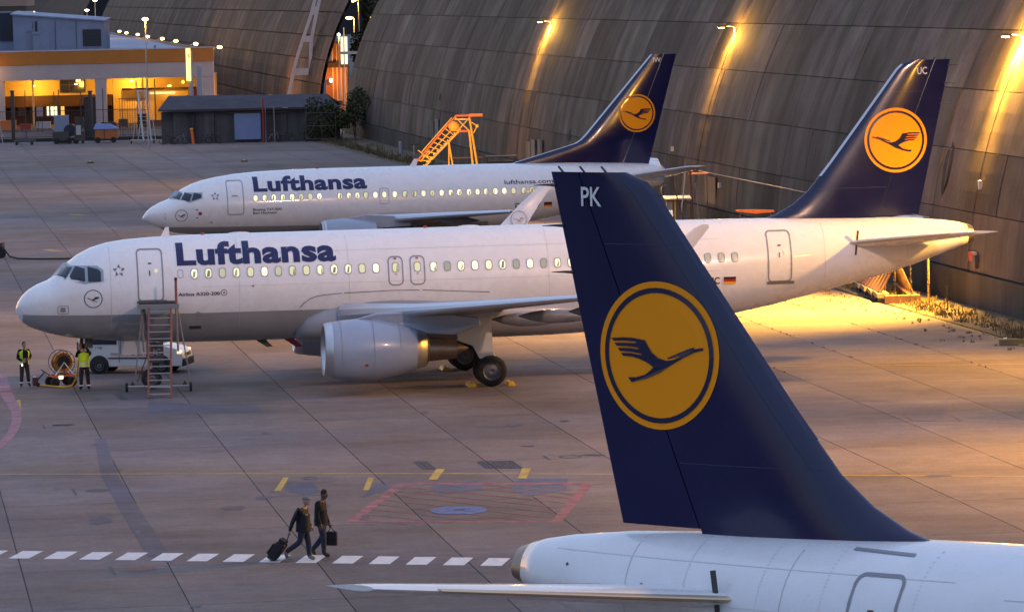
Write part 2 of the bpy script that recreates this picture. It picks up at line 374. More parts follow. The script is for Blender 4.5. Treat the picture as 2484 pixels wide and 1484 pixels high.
strip('pink_arc', [(-20.6, 178.8), (-19.55, 171.5), (-18.6, 165.6), (-18.05, 162.0), (-17.72, 158.9), (-17.45, 155), (-17.35, 151.5), (-17.45, 147.5), (-18.2, 143.2)], [0.6, 0.5, 0.42, 0.38, 0.36, 0.34, 0.34, 0.38, 0.45], M_PINK, 0.005)
quad('red_block', [(-19.7, 171.9), (-19.1, 171.7), (-19.1, 170.6), (-19.9, 170.8)], M_RPAINT, 0.007)
def grate(x0, y0, x1, y1, nx, ny, frame=0.05):
    """inset drain grate made of bars"""
    mb = MB(); sh = WA*(y1-y0)
    for i in range(nx+1):
        u = x0+(x1-x0)*i/nx; p = Vector((u, y0, 0.005)); mb.box(p+sh*0.5, (frame if i in (0, nx) else 0.035, (y1-y0), 0.008), rz=0.1416)
    for j in range(ny+1):
        q = Vector(((x0+x1)/2, y0, 0.006))+sh*(j/ny); mb.box(q, (x1-x0, 0.10, 0.008), rz=-0.06)
    return mk('drain_grate', mb, M_GRATE, ap, local=True)
grate(-2.9, 140.0, -2.5, 142.3, 2, 6); grate(-0.9, 139.8, 0.2, 141.9, 7, 6)
for x, y, r_, m in ((-12.75, 136.05, 0.40, M_GRATE), (-9.92, 117.05, 0.45, M_RUST), (-15.9, 157.2, 0.38, M_TAR)):
    ring('manhole_cover', x, y, r_, 0.42, m, 0.006)
ring('manhole_cover', 1.76, 142.8, 0.37, 0.45, M_GRATE, 0.006, 0.8)
for a, b, w_ in (((-13.59, 136.71), (-13.32, 134.99), 0.06), ((-10.8, 117.81), (-10.49, 115.97), 0.07), ((-16.67, 157.69), (-16.41, 155.97), 0.06), ((0.9, 143.25), (1.1, 141.96), 0.06), ((-16.28, 157.2), (-15.52, 157.31), 0.22), ((-13.05, 141.7), (-12.49, 141.72), 0.36), ((2.19, 143.31), (2.82, 142.97), 0.45), ((0.18, 146.41), (0.63, 146.31), 0.3),
                 ((10.18, 185.56), (10.73, 185.41), 0.3), ((13.42, 207.89), (13.72, 205.04), 0.08), ((13.87, 207.28), (14.9, 205.58), 0.06)):
    strip('slot_drain', [a, b], w_, M_GRATE, 0.006)
quad('floor_hatch', [(-15.23, 169.4), (-14.68, 166.5), (-13.4, 166.4), (-13.78, 169.3)], M_PATCH2, 0.005)
quad('floor_hatch', [(-15.2, 169.3), (-14.9, 169.3), (-14.4, 166.6), (-14.68, 166.6)], M_GRATE, 0.007)
quad('floor_hatch', [(-28.05, 264.3), (-26.66, 264.0), (-26.37, 261.43), (-27.57, 261.64)], M_PATCH2, 0.004)
quad('floor_hatch', [(-34.31, 308.5), (-32.97, 307.9), (-32.9, 306.2), (-34.2, 306.6)], M_PATCH2, 0.004)
quad('floor_hatch', [(17.86, 165.9), (19.5, 165.6), (19.6, 164.4), (18.0, 164.6)], M_TAR, 0.004)
for P in ([(13.4, 154.3), (15.0, 154.0), (15.15, 151.6), (13.55, 151.9)], [(15.46, 157.6), (16.7, 157.3), (16.6, 155.6), (15.4, 155.9)]):
    for i in range(4): strip('cover_frame', [P[i], P[(i+1) % 4]], 0.06, M_RUST, 0.005+0.0005*(i % 2))
strip('tar_seam', [(-7.0, 138.55), (-6.3, 138.4), (-5.7, 138.1)], 0.05, M_TAR, 0.011)
strip('tar_seam', [(-7.2, 136.9), (-5.8, 136.95), (-5.6, 137.25)], 0.05, M_TAR, 0.006)
ring('tar_ring', -6.35, 138.1, 0.22, 0.4, M_TAR, 0.012, 0.7)
BL = [0]
def blot(x, y, rx, ry, m=M_TAR, n=14):
    mb = MB(); mb.poly([(x+rx*cos(2*pi*i/n)*R.uniform(.6, 1.15), y+ry*sin(2*pi*i/n)*R.uniform(.6, 1.15), 0.0032+0.0011*(BL[0] % 7)) for i in range(n)]); BL[0] += 1
    mk('oil_stain', mb, m, ap, local=True)
for x, y in ((11.5, 135.2), (12.7, 134.9), (8.2, 140.5)): blot(x, y, 0.55, 0.28)
for k in range(26): blot(R.uniform(-16, 16), R.uniform(108, 215), R.uniform(.05, .22), R.uniform(.1, .5), M_TAR)
for k in range(10): blot(R.uniform(-12, 6), R.uniform(120, 160), R.uniform(.15, .5), R.uniform(.3, 1.0), M_PATCH2)

# ------------------------------------------------------------------ hangar shells
def wprof(z): return 0.0206*z*z*0.98 if z < 12 else 0.0202*144+0.49*(z-12)*0.98+0.012*(z-12)**2
M_SHELL = streaky('shell_concrete', (0.112, 0.088, 0.076), dark=0.60)
M_PLINTH = streaky('plinth_concrete', (0.055, 0.05, 0.045), dark=0.6)
ZS = [0.0, 1.55, 4.2, 6.95, 9.72, 12.5, 15.3, 18.2]
def panel_mesh(w, z0, z1, th=0.22, g=0.018, steps=3):
    """local: x along wall (WA), y = outward from apron (WN), z up"""
    mb = MB(); rings = []
    for i in range(steps+1):
        z = z0+g+(z1-z0-2*g)*i/steps; y = wprof(z)
        rings.append([(g, y, z), (w-g, y, z), (w-g, y+th, z), (g, y+th, z)])
    return mb.loft(rings)
shell = thing('hangar_shell', 'huge curved weathered concrete hangar shell rising along the right side of the apron', 'hangar', tuple(wp(-60, 0, 0)))
sm = Matrix(((WA.x, WN.x, 0), (WA.y, WN.y, 0), (0, 0, 1)))
wang = math.atan2(WA.y, WA.x)
def add_panels(root, t0, n, w, base, mshell, rows=(1, 2, 3, 4, 5), plinth=True, name='concrete_panel'):
    # wall frame is left handed (WA,WN) -> build directly in world axes per row, share over columns
    for r_ in rows:
        mbp = panel_mesh(w, ZS[r_], ZS[r_+1])
        q = MB(); q.v = [tuple(sm @ Vector(v)) for v in mbp.v]; q.f = mbp.f; q.m = mbp.m
        o0 = mk(name, q, mshell, root, local=True)
        for k in range(n):
            o = o0 if k == 0 else o0.copy()
            if k: COL.objects.link(o); o.parent = root
            jit = R.uniform(-0.02, 0.02)
            pos = base + WA*(t0+k*w) + WN*jit; o.location = pos - root.location
add_panels(shell, -18, 50, 6.0, WB, M_SHELL)
def wall_sheet(root, ta, tb, base, name, m, z0=0.0, z1=22, off=0.35, kind='stuff', step=6.0, joints=True):
    mb = MB(); zs = [z for z in (0, 1.5, 4.2, 7, 9.7, 12.5, 15.3, 18.2, 22, 26, 30, 34) if z0 <= z <= z1]
    nt = max(1, int(abs(tb-ta)/step)); rows = []
    for z in zs: rows.append([base+WA*(ta+(tb-ta)*i/nt)+WN*(wprof(z)+off)+Vector((0, 0, z)) for i in range(nt+1)])
    mb.loft(rows, cap=False, closed=False)
    return mk(name, mb, m, root, kind=kind, smooth=True)
wall_sheet(shell, -150, 282, WB, 'shell_core', mat('joint_dark', (0.03, 0.027, 0.025), 0.9))
# panels of the part out of the frame and above it, joined
mb = MB()
for k in range(-22, 50):
    for r_ in (1, 2, 3, 4, 5, 6):
        if k >= -3 and r_ < 6: continue
        rg = []
        for i in range(3):
            z = ZS[r_]+0.03+(ZS[r_+1]-ZS[r_]-0.06)*i/2
            rg.append([WB+WA*(k*6.0+0.03)+WN*wprof(z)+Vector((0, 0, z)), WB+WA*(k*6.0+5.97)+WN*wprof(z)+Vector((0, 0, z))])
        mb.loft(rg, cap=False, closed=False)
mk('upper_panel_field', mb, M_SHELL, shell, kind='stuff')
mb = MB(); 
prev = None
rg = []
for i in range(0, 74):
    t = -150+432*i/73
    rg.append([wp(t, -0.10, -0.05), wp(t, -0.10, 1.50), wp(t, 0.30, 1.50), wp(t, 0.30, -0.05)])
mb.loft(rg); mk('plinth', mb, M_PLINTH, shell)
# end wall of the shell (its left edge)
mb = MB(); e = [wp(282, wprof(z), z) for z in (0, 4, 8, 12, 16, 22)]; e2 = [wp(282, wprof(z)+3.0, z) for z in (22, 16, 12, 8, 4, 0)]
mb.poly(e+e2); mk('end_wall', mb, M_SHELL, shell)
# thin conduit lines, boxes and rust marks on the shell
def conduit(t, z0, z1, r_=0.04, m=None):
    mb = MB(); mb.tube([wp(t, wprof(z)-0.07, z) for z in [z0+(z1-z0)*i/8 for i in range(9)]], r_, 5); mk('conduit', mb, m or M_STEEL, shell)
for t in (9.9, 79, 155): conduit(t, 0.2, 12.1, .022, M_STEELD)
mb = MB(); mb.tube([wp(t, wprof(3.4)-0.08, 3.6) for t in (18, 40, 62, 78)], 0.022, 5); mk('conduit', mb, M_STEEL, shell)
def wallbox(t, z, w_, h_, m, name='junction_box', d=0.16):
    mb = MB(); mb.box(wp(t, wprof(z)-d/2-0.02, z), (d, w_, h_), rz=ang); mk(name, mb, m, shell)
M_PALEBOX = mat('pale_box', (0.42, 0.40, 0.40), 0.6)
wallbox(9.0, 2.25, 0.9, 0.42, M_RED); wallbox(8.4, 2.05, 0.5, 0.62, M_STEELD); wallbox(8.7, 2.35, 0.35, 0.25, M_PALEBOX)
wallbox(71, 3.0, 0.3, 0.3, M_PALEBOX); wallbox(88, 4.6, 0.3, 0.3, M_PALEBOX); wallbox(9.4, 5.5, 0.25, 0.4, M_PALEBOX)
for t, z, h in ((205, 2.6, 1.7), (208.5, 2.4, 1.6), (143, 2.6, 1.8), (146.5, 2.5, 1.8), (149, 2.4, 1.6)): wallbox(t, z, 2.2, h, streaky('pale_patch_%d' % t, (0.22, 0.21, 0.21), objrand=0.0), 'repair_patch', 0.06)
wallbox(74, 2.6, 3.4, 1.6, M_STEELD, 'door_recess', 0.05)
M_STAIN = mat('soot_stain', (0.022, 0.02, 0.018), 0.95, var=0.4, vs=1.0)
for t, z, w_, h_ in ((16.5, 6.0, 1.5, 2.4), (130, 4.3, 1.1, 1.0), (206, 5.4, 0.8, 0.8), (196, 3.4, 0.9, 1.5)):
    mb = MB(); n = 18
    mb.poly([wp(t+w_/2*cos(2*pi*i/n)*R.uniform(.7, 1.1)*(1.0), wprof(z+h_/2*sin(2*pi*i/n))-0.035, z+h_/2*sin(2*pi*i/n)*R.uniform(.8, 1.1)) for i in range(n)])
    mk('soot_mark', mb, M_STAIN, shell)

# far shells behind the yard (same profile, further along)
M_SHELL2 = streaky('far_shell_concrete', (0.090, 0.066, 0.055), dark=0.6, sx=0.4)
B2 = WB + WN*2.0
shell2 = thing('hangar_shell', 'second curved concrete hangar shell behind the white pylon and the lit terminal', 'hangar', tuple(B2+WA*330))
mb = MB(); g = 0.05
for k in range(0, 70):
    for r_ in range(0, 7):
        rg = []
        for i in range(3):
            z = ZS[r_]+g+(ZS[r_+1]-ZS[r_]-2*g)*i/2
            rg.append([B2+WA*(330+k*7.5+g)+WN*wprof(z)+Vector((0, 0, z)), B2+WA*(330+k*7.5+7.5-g)+WN*wprof(z)+Vector((0, 0, z))])
        if k < 40 and r_ in (1, 2, 3, 4, 5):
            q = MB().loft(rg, cap=False, closed=False); mk('concrete_panel', q, M_SHELL2, shell2)
        else: mb.loft(rg, cap=False, closed=False)
mk('upper_panel_field', mb, M_SHELL2, shell2, kind='stuff')
wall_sheet(shell2, 330, 855, B2, 'shell_core', MATS['joint_dark'], z0=0)
B3 = WB + WN*0.0
shell3 = thing('hangar_shell', 'farthest concrete hangar shell at the top left beyond the terminal roof', 'hangar', tuple(B3+WA*905))
wall_sheet(shell3, 905, 1400, B3, 'shell_face', M_SHELL2, off=0, kind=None)

# dark backdrop ridge, added to hide the bright sky in the gaps
mb = MB(); rr0 = random.Random(4); rg = []
for i in range(61):
    x = -900+i*30; h = 46+16*noise.noise(Vector((i*.21, 0, 0)))+5*noise.noise(Vector((i*1.1, 5, 0)))
    rg.append([(x, 1560, -1), (x, 1560, h*.5), (x, 1640, h), (x, 1900, h*1.1), (x, 1900, -1)])
mk('backdrop_ridge', mb.loft(rg, cap=False, closed=False), mat('backdrop_dark', (.028, .026, .03), .95, var=.5, vs=.02), kind='structure')
# wall lamps
M_LAMPGLOW = mat('sodium_glow', (1, 0.6, 0.2), 0.5, emit=(1.0, 0.52, 0.14), es=60.0)
PK_ = 1.0
def spot(name, loc, target, power, size=150, color=SODIUM, rad=0.12, blend=0.6, parent=None):
    l = bpy.data.lights.new(name, 'SPOT'); l.energy = power*PK_; l.color = color; l.spot_size = radians(size); l.spot_blend = blend; l.shadow_soft_size = rad
    o = bpy.data.objects.new(name, l); COL.objects.link(o)
    d = (Vector(target)-Vector(loc)).normalized(); o.rotation_euler = d.to_track_quat('-Z', 'Y').to_euler()
    o.location = Vector(loc) - (rootof(parent).location if parent else Vector()); o.parent = parent
    return o
def pointl(name, loc, power, color=SODIUM, rad=0.15, parent=None):
    l = bpy.data.lights.new(name, 'POINT'); l.energy = power*PK_; l.color = color; l.shadow_soft_size = rad
    o = bpy.data.objects.new(name, l); COL.objects.link(o); o.location = Vector(loc)-(rootof(parent).location if parent else Vector()); o.parent = parent
    return o
def wall_lamp(t, label, k=1.0, z=12.2, sk=1.0, pw=260):
    a = wp(t, wprof(z), z); root = thing('wall_lamp', label, 'lamp', tuple(a), group='sodium lamps bracketed on the hangar shell')
    mb = MB(); mb.tube([wp(t, wprof(z)+0.05, z-0.2), wp(t, wprof(z)-0.3, z+0.10), wp(t, wprof(z)-0.85, z+0.16)], 0.04, 6); mk('bracket', mb, M_STEEL, root)
    mb = MB(); hp = wp(t, wprof(z)-1.0, z+0.12); mb.box(hp, (0.55, 0.26, 0.12), rz=ang); mk('lamp_head', mb, M_STEELD, root)
    mb = MB(); mb.box(hp+Vector((0, 0, -0.09)), (0.30, 0.16, 0.04), rz=ang); mk('lamp_glass', mb, M_LAMPGLOW, root)
    mb = MB(); mb.box(wp(t, wprof(z-0.3)-0.03, z-0.3), (0.05, 0.3, 0.5), rz=ang); mk('mounting_plate', mb, M_STEEL, root)
    src = hp+Vector((-0.05, 0, -0.22))
    spot('lamp_light', src, src+Vector((-1.15, -0.16, -1)), LAMP_W*k, 94, parent=root, blend=0.8, rad=0.6)
    pointl('lamp_light', hp+Vector((0, 0, -0.3)), pw, SODIUM, .15, root)
    s5 = wp(t, wprof(z)-0.2, z+0.05); spot('lamp_light', s5, wp(t, wprof(z-2)-0.05, z-2), 160*k*sk, 140, parent=root, rad=0.06, blend=1.0)
    s2 = wp(t, wprof(z)-0.30, z+0.02); s4 = wp(t, wprof(z-3)-0.12, z-3); spot('lamp_light', s2, s4, STREAK_W*k*sk, 110, parent=root, rad=0.08, blend=1.0)
    return root
wall_lamp(10.2, 'sodium wall lamp cut by the right edge, brightest one on the concrete shell', k=1.45, sk=1.6, pw=1000)
wall_lamp(79.5, 'middle sodium wall lamp glowing above and between the two far tail fins', k=.5, sk=2.2)
wall_lamp(154.5, 'leftmost and smallest glowing sodium wall lamp, above the yellow stair', k=.42, sk=1.9)
wall_lamp(-25, 'sodium wall lamp nearest outside the right edge of the photo, beside the airliner tail', k=0.17, pw=20)
wall_lamp(-60, 'second sodium wall lamp outside the right edge of the photo', k=OFFK)
wall_lamp(-130, 'sodium wall lamp farthest outside the right edge of the photo', k=OFFK)
# floodlight mast on the terminal side, right of the camera: its row of highlights shows on every fuselage
fm_ = thing('floodlight_mast', 'tall floodlight mast standing outside the right edge of the photo', 'mast', (30.5, 112, 0))
mk('pole', MB().tube([(30.5, 112, 0), (30.5, 112, 25.8)], [.35, .18], 10), M_STEEL, fm_); mk('head_frame', MB().bb(28.9, 32.1, 111.8, 112.2, 25.8, 26.0), M_STEEL, fm_)
for k in range(4):
    x = 29.3+k*.8; mk('flood_lamp', MB().box((x, 112.2, 26.3), (.5, .3, .45)), M_STEELD, fm_); mk('lamp_glass', MB().box((x-.03, 112.4, 26.25), (.42, .05, .36)), M_LAMPGLOW, fm_)
spot('flood_light', (30.4, 112.8, 26.2), (-5, 245, 2), FLOOD_W, 84, (1, .56, .34), .8, 1.0, fm_)
# ------------------------------------------------------------------ airliners
def interp(tab, s, k):
    if s <= tab[0][0]: return tab[0][k]
    for a, b in zip(tab, tab[1:]):
        if s <= b[0]:
            u = (s-a[0])/(b[0]-a[0]); return a[k]+(b[k]-a[k])*u
    return tab[-1][k]
# station, top z, bottom z, half width
T320 = [(0, 3.22, 3.10, .03), (.08, 3.46, 2.93, .26), (.25, 3.70, 2.70, .50), (.5, 3.93, 2.52, .75), (.85, 4.13, 2.38, 1.00), (1.25, 4.28, 2.25, 1.22), (1.6, 4.56, 2.16, 1.38), (2.0, 4.93, 2.08, 1.53), (2.4, 5.22, 2.02, 1.64), (2.9, 5.47, 1.96, 1.75), (3.5, 5.64, 1.91, 1.84), (4.2, 5.74, 1.86, 1.91), (5.2, 5.80, 1.80, 1.96), (6.4, 5.84, 1.75, 1.975), (8, 5.85, 1.73, 1.975), (24.5, 5.85, 1.73, 1.975), (26, 5.85, 1.83, 1.96), (27.7, 5.84, 2.12, 1.90), (29.4, 5.82, 2.44, 1.79), (31.1, 5.79, 2.84, 1.62), (32.8, 5.74, 3.24, 1.38), (34, 5.72, 3.52, 1.18), (35.1, 5.67, 3.85, .97), (36.3, 5.55, 4.26, .72), (36.9, 5.45, 4.47, .56), (37.2, 5.37, 4.58, .46), (37.45, 5.28, 4.68, .37)]
T737 = [(-.25, 2.72, 2.66, .03), (-.15, 2.88, 2.58, .2), (.05, 3.13, 2.48, .45), (.35, 3.36, 2.30, .72), (.75, 3.56, 2.12, .98), (1.2, 3.72, 1.96, 1.2), (1.55, 3.95, 1.87, 1.34), (2.0, 4.28, 1.80, 1.5), (2.5, 4.52, 1.75, 1.63), (3.1, 4.72, 1.70, 1.74), (3.9, 4.88, 1.66, 1.82), (4.9, 5.02, 1.63, 1.87), (6.2, 5.12, 1.61, 1.88), (8, 5.17, 1.60, 1.88), (9.5, 5.19, 1.60, 1.88), (19, 5.17, 1.60, 1.88), (21, 5.15, 1.75, 1.84), (23, 5.12, 2.10, 1.72), (25, 5.08, 2.55, 1.48), (26.6, 5.02, 3.02, 1.18), (28.1, 4.95, 3.46, .80), (29.1, 4.83, 3.66, .46), (29.35, 4.7, 3.8, .36)]
class Fus:
    def __init__(s, T, zm): s.T = T; s.zm = zm
    def dims(s, x):
        t, b, w = (interp(s.T, x, k) for k in (1, 2, 3)); 
        base = s.zm(x); m = min(max(base, b+0.35*(t-b)), t-0.4*(t-b)); return t, b, w, m
    def ring(s, x, n=48):
        t, b, w, m = s.dims(x); out = []
        for k in range(n):
            a = 2*pi*k/n; c = cos(a)
            out.append((-x, w*sin(a), m+(t-m if c > 0 else m-b)*c))
        return out
    def pt(s, x, z, side=1, off=0.0):
        t, b, w, m = s.dims(x); h = (t-m) if z > m else (m-b)
        c = max(-0.9995, min(0.9995, (z-m)/h)); sn = sqrt(1-c*c)
        n = Vector((0, sn/w, c/h)).normalized()
        eps = .05; t2, b2, w2, m2 = s.dims(x+eps); t1, b1, w1, m1 = s.dims(x-eps)
        # slope of the skin along the axis
        dw = (w2-w1)/(2*eps)*sn + (((t2-m2)-(t1-m1)) if z > m else ((m2-b2)-(m1-b1)))/(2*eps)*abs(c)*.5
        n = Vector((dw*0.9, n.y, n.z)).normalized()
        return Vector((-x+n.x*off, side*(w*sn+n.y*off), z+n.z*off))
F320 = Fus(T320, lambda x: 3.78 if x < 25 else 3.78+(x-25)*0.085)
F737 = Fus(T737, lambda x: 3.35 if x < 20 else 3.35+(x-20)*0.10)
def fus_mesh(F, x0=None, x1=None, split=None):
    xs = []
    T = F.T
    for a, b in zip(T, T[1:]):
        n = max(1, int((b[0]-a[0])/0.5))
        xs += [a[0]+(b[0]-a[0])*i/n for i in range(n)]
    xs.append(T[-1][0])
    if x0 is not None: xs = [x for x in xs if x > x0]; xs = [x0]+xs
    if x1 is not None: xs = [x for x in xs if x < x1]+[x1]
    return MB().loft([F.ring(x) for x in xs], cap=True)
def rrect(x0, x1, z0, z1, r, n=4):
    P = []
    for cx, cz, a0 in ((x1-r, z1-r, 0), (x0+r, z1-r, pi/2), (x0+r, z0+r, pi), (x1-r, z0+r, 3*pi/2)):
        for i in range(n+1): a = a0+pi/2*i/n; P.append((cx+r*cos(a), cz+r*sin(a)))
    return P
def resample(P, step):
    out = []
    for i in range(len(P)):
        a, b = P[i], P[(i+1) % len(P)]; d = math.hypot(b[0]-a[0], b[1]-a[1]); n = max(1, int(d/step))
        out += [(a[0]+(b[0]-a[0])*k/n, a[1]+(b[1]-a[1])*k/n) for k in range(n)]
    return out
def outline(F, P, w, side, off=0.012):
    """closed line of width w following polygon P (station,z) on the skin"""
    P = resample(P, 0.25); mb = MB(); n = len(P)
    cx = sum(p[0] for p in P)/n; cz = sum(p[1] for p in P)/n
    I = []; O = []
    for i in range(n):
        a = P[i-1]; b = P[(i+1) % n]; dx, dz = b[0]-a[0], b[1]-a[1]; l = math.hypot(dx, dz) or 1
        nx, nz = -dz/l, dx/l
        if (P[i][0]-cx)*nx+(P[i][1]-cz)*nz < 0: nx, nz = -nx, -nz
        O.append(F.pt(P[i][0]+nx*w/2, P[i][1]+nz*w/2, side, off)); I.append(F.pt(P[i][0]-nx*w/2, P[i][1]-nz*w/2, side, off))
    for i in range(n):
        j = (i+1) % n; mb.poly([O[i], O[j], I[j], I[i]])
    return mb
def fill(F, P, side, off=0.01, rows=1):
    mb = MB(); z0 = min(p[1] for p in P); z1 = max(p[1] for p in P)
    if rows <= 1: return mb.poly([F.pt(x, z, side, off) for x, z in P])
    # convex polygon cut in horizontal rows
    def span(z):
        xs = []
        for a, b in zip(P, P[1:]+P[:1]):
            if (a[1]-z)*(b[1]-z) <= 0 and a[1] != b[1]: u = (z-a[1])/(b[1]-a[1]); xs.append(a[0]+(b[0]-a[0])*u)
        return (min(xs), max(xs)) if xs else None
    prev = None; e = 1e-4
    for i in range(rows+1):
        z = z0+e+(z1-z0-2*e)*i/rows; s_ = span(z)
        if not s_: continue
        nx = max(1, int((s_[1]-s_[0])/0.4)); cur = [F.pt(s_[0]+(s_[1]-s_[0])*k/4, z, side, off) for k in range(5)]
        if prev: 
            for k in range(4): mb.poly([prev[k], prev[k+1], cur[k+1], cur[k]])
        prev = cur
    return mb
def text_mesh(body, size=1.0, bold=0.0, shear=0.0, space=1.0):
    c = bpy.data.curves.new('txt', 'FONT'); c.body = body; c.size = size; c.offset = bold; c.resolution_u = 3; c.space_character = space
    o = bpy.data.objects.new('txt', c); COL.objects.link(o)
    dg = bpy.context.evaluated_depsgraph_get(); me = bpy.data.meshes.new_from_object(o.evaluated_get(dg))
    bpy.data.objects.remove(o); bpy.data.curves.remove(c)
    return me
def text_on(mapf, body, x0, x1, z0, z1, m, parent, bold=0.0, name='lettering', cuts=0.12, keep_h=None, space=1.0):
    """bake text into box (x0..x1, z0..z1), map each vertex with mapf(u,v)"""
    me = text_mesh(body, 1.0, bold, space=space)
    bm = bmesh.new(); bm.from_mesh(me); bpy.data.meshes.remove(me)
    xs = [v.co.x for v in bm.verts]; ys = [v.co.y for v in bm.verts]
    ax, bx, ay, by = min(xs), max(xs), min(ys), max(ys)
    if keep_h: ay, by = keep_h
    for v in bm.verts:
        v.co.x = x0+(v.co.x-ax)/(bx-ax)*(x1-x0); v.co.y = z0+(v.co.y-ay)/(by-ay)*(z1-z0); v.co.z = 0
    if cuts:
        z = z0+cuts
        while z < z1+0.3:
            bmesh.ops.bisect_plane(bm, geom=bm.verts[:]+bm.edges[:]+bm.faces[:], plane_co=(0, z, 0), plane_no=(0, 1, 0)); z += cuts
    for v in bm.verts: v.co = mapf(v.co.x, v.co.y)
    o_me = bpy.data.meshes.new(name); bm.to_mesh(o_me); bm.free(); o_me.materials.append(m)
    o = bpy.data.objects.new(name, o_me); COL.objects.link(o); o.parent = parent
    return o
CR = [(435,690),(530,680),(600,681),(695,697),(712,735),(742,790),(790,832),(850,850),(900,842),(975,797),(862,836),(857,828),(950,782),(1050,737),(1055,752),(1115,739),(1121,757),(1052,778),(990,812),(880,885),(800,945),(700,995),(583,1030),(558,992),(620,990),(690,965),(735,925),(752,905),(710,872),(660,848),(600,830),(522,824),(510,802),(590,803),(665,814),(662,803),(600,793),(500,787),(485,765),(560,762),(645,768),(642,756),(560,750),(475,748),(460,726),(540,722),(628,722),(622,711),(540,706),(455,710)]
CRANE = [((x-786)/441., -(y-813.5)/578.) for x, y in CR]
def tri_poly(P):
    """triangulated polygon via bmesh (handles concave)"""
    bm = bmesh.new(); vs = [bm.verts.new((x, y, 0)) for x, y in P]; f = bm.faces.new(vs)
    bmesh.ops.triangulate(bm, faces=[f], ngon_method='EAR_CLIP'); bm.verts.index_update()
    F = [[v.index for v in f.verts] for f in bm.faces]; V = [(v.co.x, v.co.y) for v in bm.verts]; bm.free(); return V, F
def emblem(mapf, cx, cz, r, flip, parent, ring_only=False, lift=0.0, rs=1.0):
    """roundel: mapf(x,z,off); flip=-1 mirrors so that the bird looks the other way"""
    def disc(k0, k1, off, n=56):
        mb = MB()
        for i in range(n):
            a, b = 2*pi*i/n, 2*pi*(i+1)/n
            A = lambda t, k: mapf(cx+r*k*cos(t), cz+r*k*sin(t)*rs, off)
            if k0 <= 0:
                ks = [0.0, .35, .7, k1]
                for q0, q1 in zip(ks, ks[1:]): mb.poly([A(a, q1), A(b, q1), A(b, q0), A(a, q0)] if q0 > 0 else [A(a, q1), A(b, q1), A(a, 0)])
            else: mb.poly([A(a, k1), A(b, k1), A(b, k0), A(a, k0)])
        return mb
    root = None
    if ring_only: root = mk('emblem_ring', disc(0.92, 1.0, 0.012+lift), M_LOGOB, parent, local=True)
    else:
        root = mk('emblem_disc', disc(0, 1.0, 0.012+lift), M_LOGOY, parent, local=True)
        mk('emblem_ring', disc(0.845, 0.915, 0.020+lift), M_LOGOB, root, local=True)
    V, Fc = tri_poly(CRANE); k = 0.93 if ring_only else 1.0
    # mirrored bird keeps its shape
    mb = MB(); mb.add([mapf(cx+flip*x*r*k, cz+y*r*k*rs, 0.026+lift) for x, y in V], Fc)
    mk('crane_emblem', mb, M_LOGOB if not ring_only else M_LOGOB, root, local=True)
def airfoil(le, chord, t, up=Vector((0, 0, 1)), n=10, camber=0.0, aft=Vector((-1, 0, 0))):
    pts = []
    def y(u): return 5*t*(0.2969*sqrt(u)-0.126*u-0.3516*u*u+0.2843*u**3-0.1036*u**4)
    us = [(1-cos(pi*i/n))/2 for i in range(n+1)]
    for u in us: pts.append(le+aft*(u*chord)+up*(chord*(y(u)+camber*4*u*(1-u))))
    for u in reversed(us[1:-1]): pts.append(le+aft*(u*chord)-up*(chord*(y(u)-camber*4*u*(1-u)*0.8)))
    return pts
def window_set(F, root, xs, z, w, h, side, lit, seed=1, litmats=None, dark=None):
    rr = random.Random(seed)
    for i, x in enumerate(xs):
        o = mk('window', fill(F, rrect(x-w/2-.03, x+w/2+.03, z-h/2-.03, z+h/2+.03, w*.5), side, 0.008), M_FRAMEW, root, local=True)
        k = rr.choice(litmats) if lit(i) else dark
        mk('pane', fill(F, rrect(x-w/2, x+w/2, z-h/2, z+h/2, w*.46), side, 0.014), k, o, local=True)
        if lit(i) and rr.random() < 0.75:   # shade edge / seat back seen inside
            a = rr.uniform(-.5, .2)*w; b = a+rr.uniform(.25, .55)*w
            P = [(x+a, z-h*.42), (x+b, z-h*.42), (x+b+.03, z+h*rr.uniform(.1, .4)), (x+a+.05, z+h*rr.uniform(.0, .42))]
            P = [(max(x-w*.4, min(x+w*.4, px)), pz) for px, pz in P]
            mk('seat_shape', fill(F, P, side, 0.018), rr.choice(LITD), o, local=True)
LIT = [mat('cabin_light_%d' % i, (.3, .3, .2), 0.3, emit=c, es=e) for i, (c, e) in enumerate([((1, .93, .55), .95), ((1, .95, .62), .62), ((.9, .88, .5), .42), ((.8, .8, .55), .30)])]
LITD = [mat('cabin_dim_%d' % i, (.15, .15, .1), 0.3, emit=c, es=e) for i, (c, e) in enumerate([((.7, .68, .42), .22), ((.6, .55, .3), .12)])]
M_CABDARK = mat('cabin_dim', (.22, .23, .2), 0.25, emit=(.65, .68, .5), es=.20)
M_BLANK = mat('blanked_window', (.62, .62, .64), 0.35)
def wheel(root, c, r, w, lat=1, name='wheel'):
    """c centre, axis along local y"""
    mb = MB(); h = w/2
    mb.lathe((c[0], c[1]-h, c[2]), (0, 1, 0), [(0, r*.60), (0.01, r*.80), (w*.12, r*.94), (w*.3, r), (w*.7, r), (w*.88, r*.94), (w-.01, r*.80), (w, r*.60)], 28)
    o = mk(name, mb, M_TYRE, root, smooth=True, local=True, auto=50)
    mb = MB(); mb.lathe((c[0], c[1]-h-.005, c[2]), (0, 1, 0), [(0.05, 0.02), (0.02, r*.2), (.03, r*.3), (.07, r*.45), (0.0, r*.58), (0.02, r*.62), (w-.02, r*.62), (w+.01, r*.58), (w-.06, r*.45), (w-.02, r*.3), (w, r*.2), (w-.04, .02)], 20, cap=True)
    mk('rim', mb, M_RIM, o, local=True)
    return o
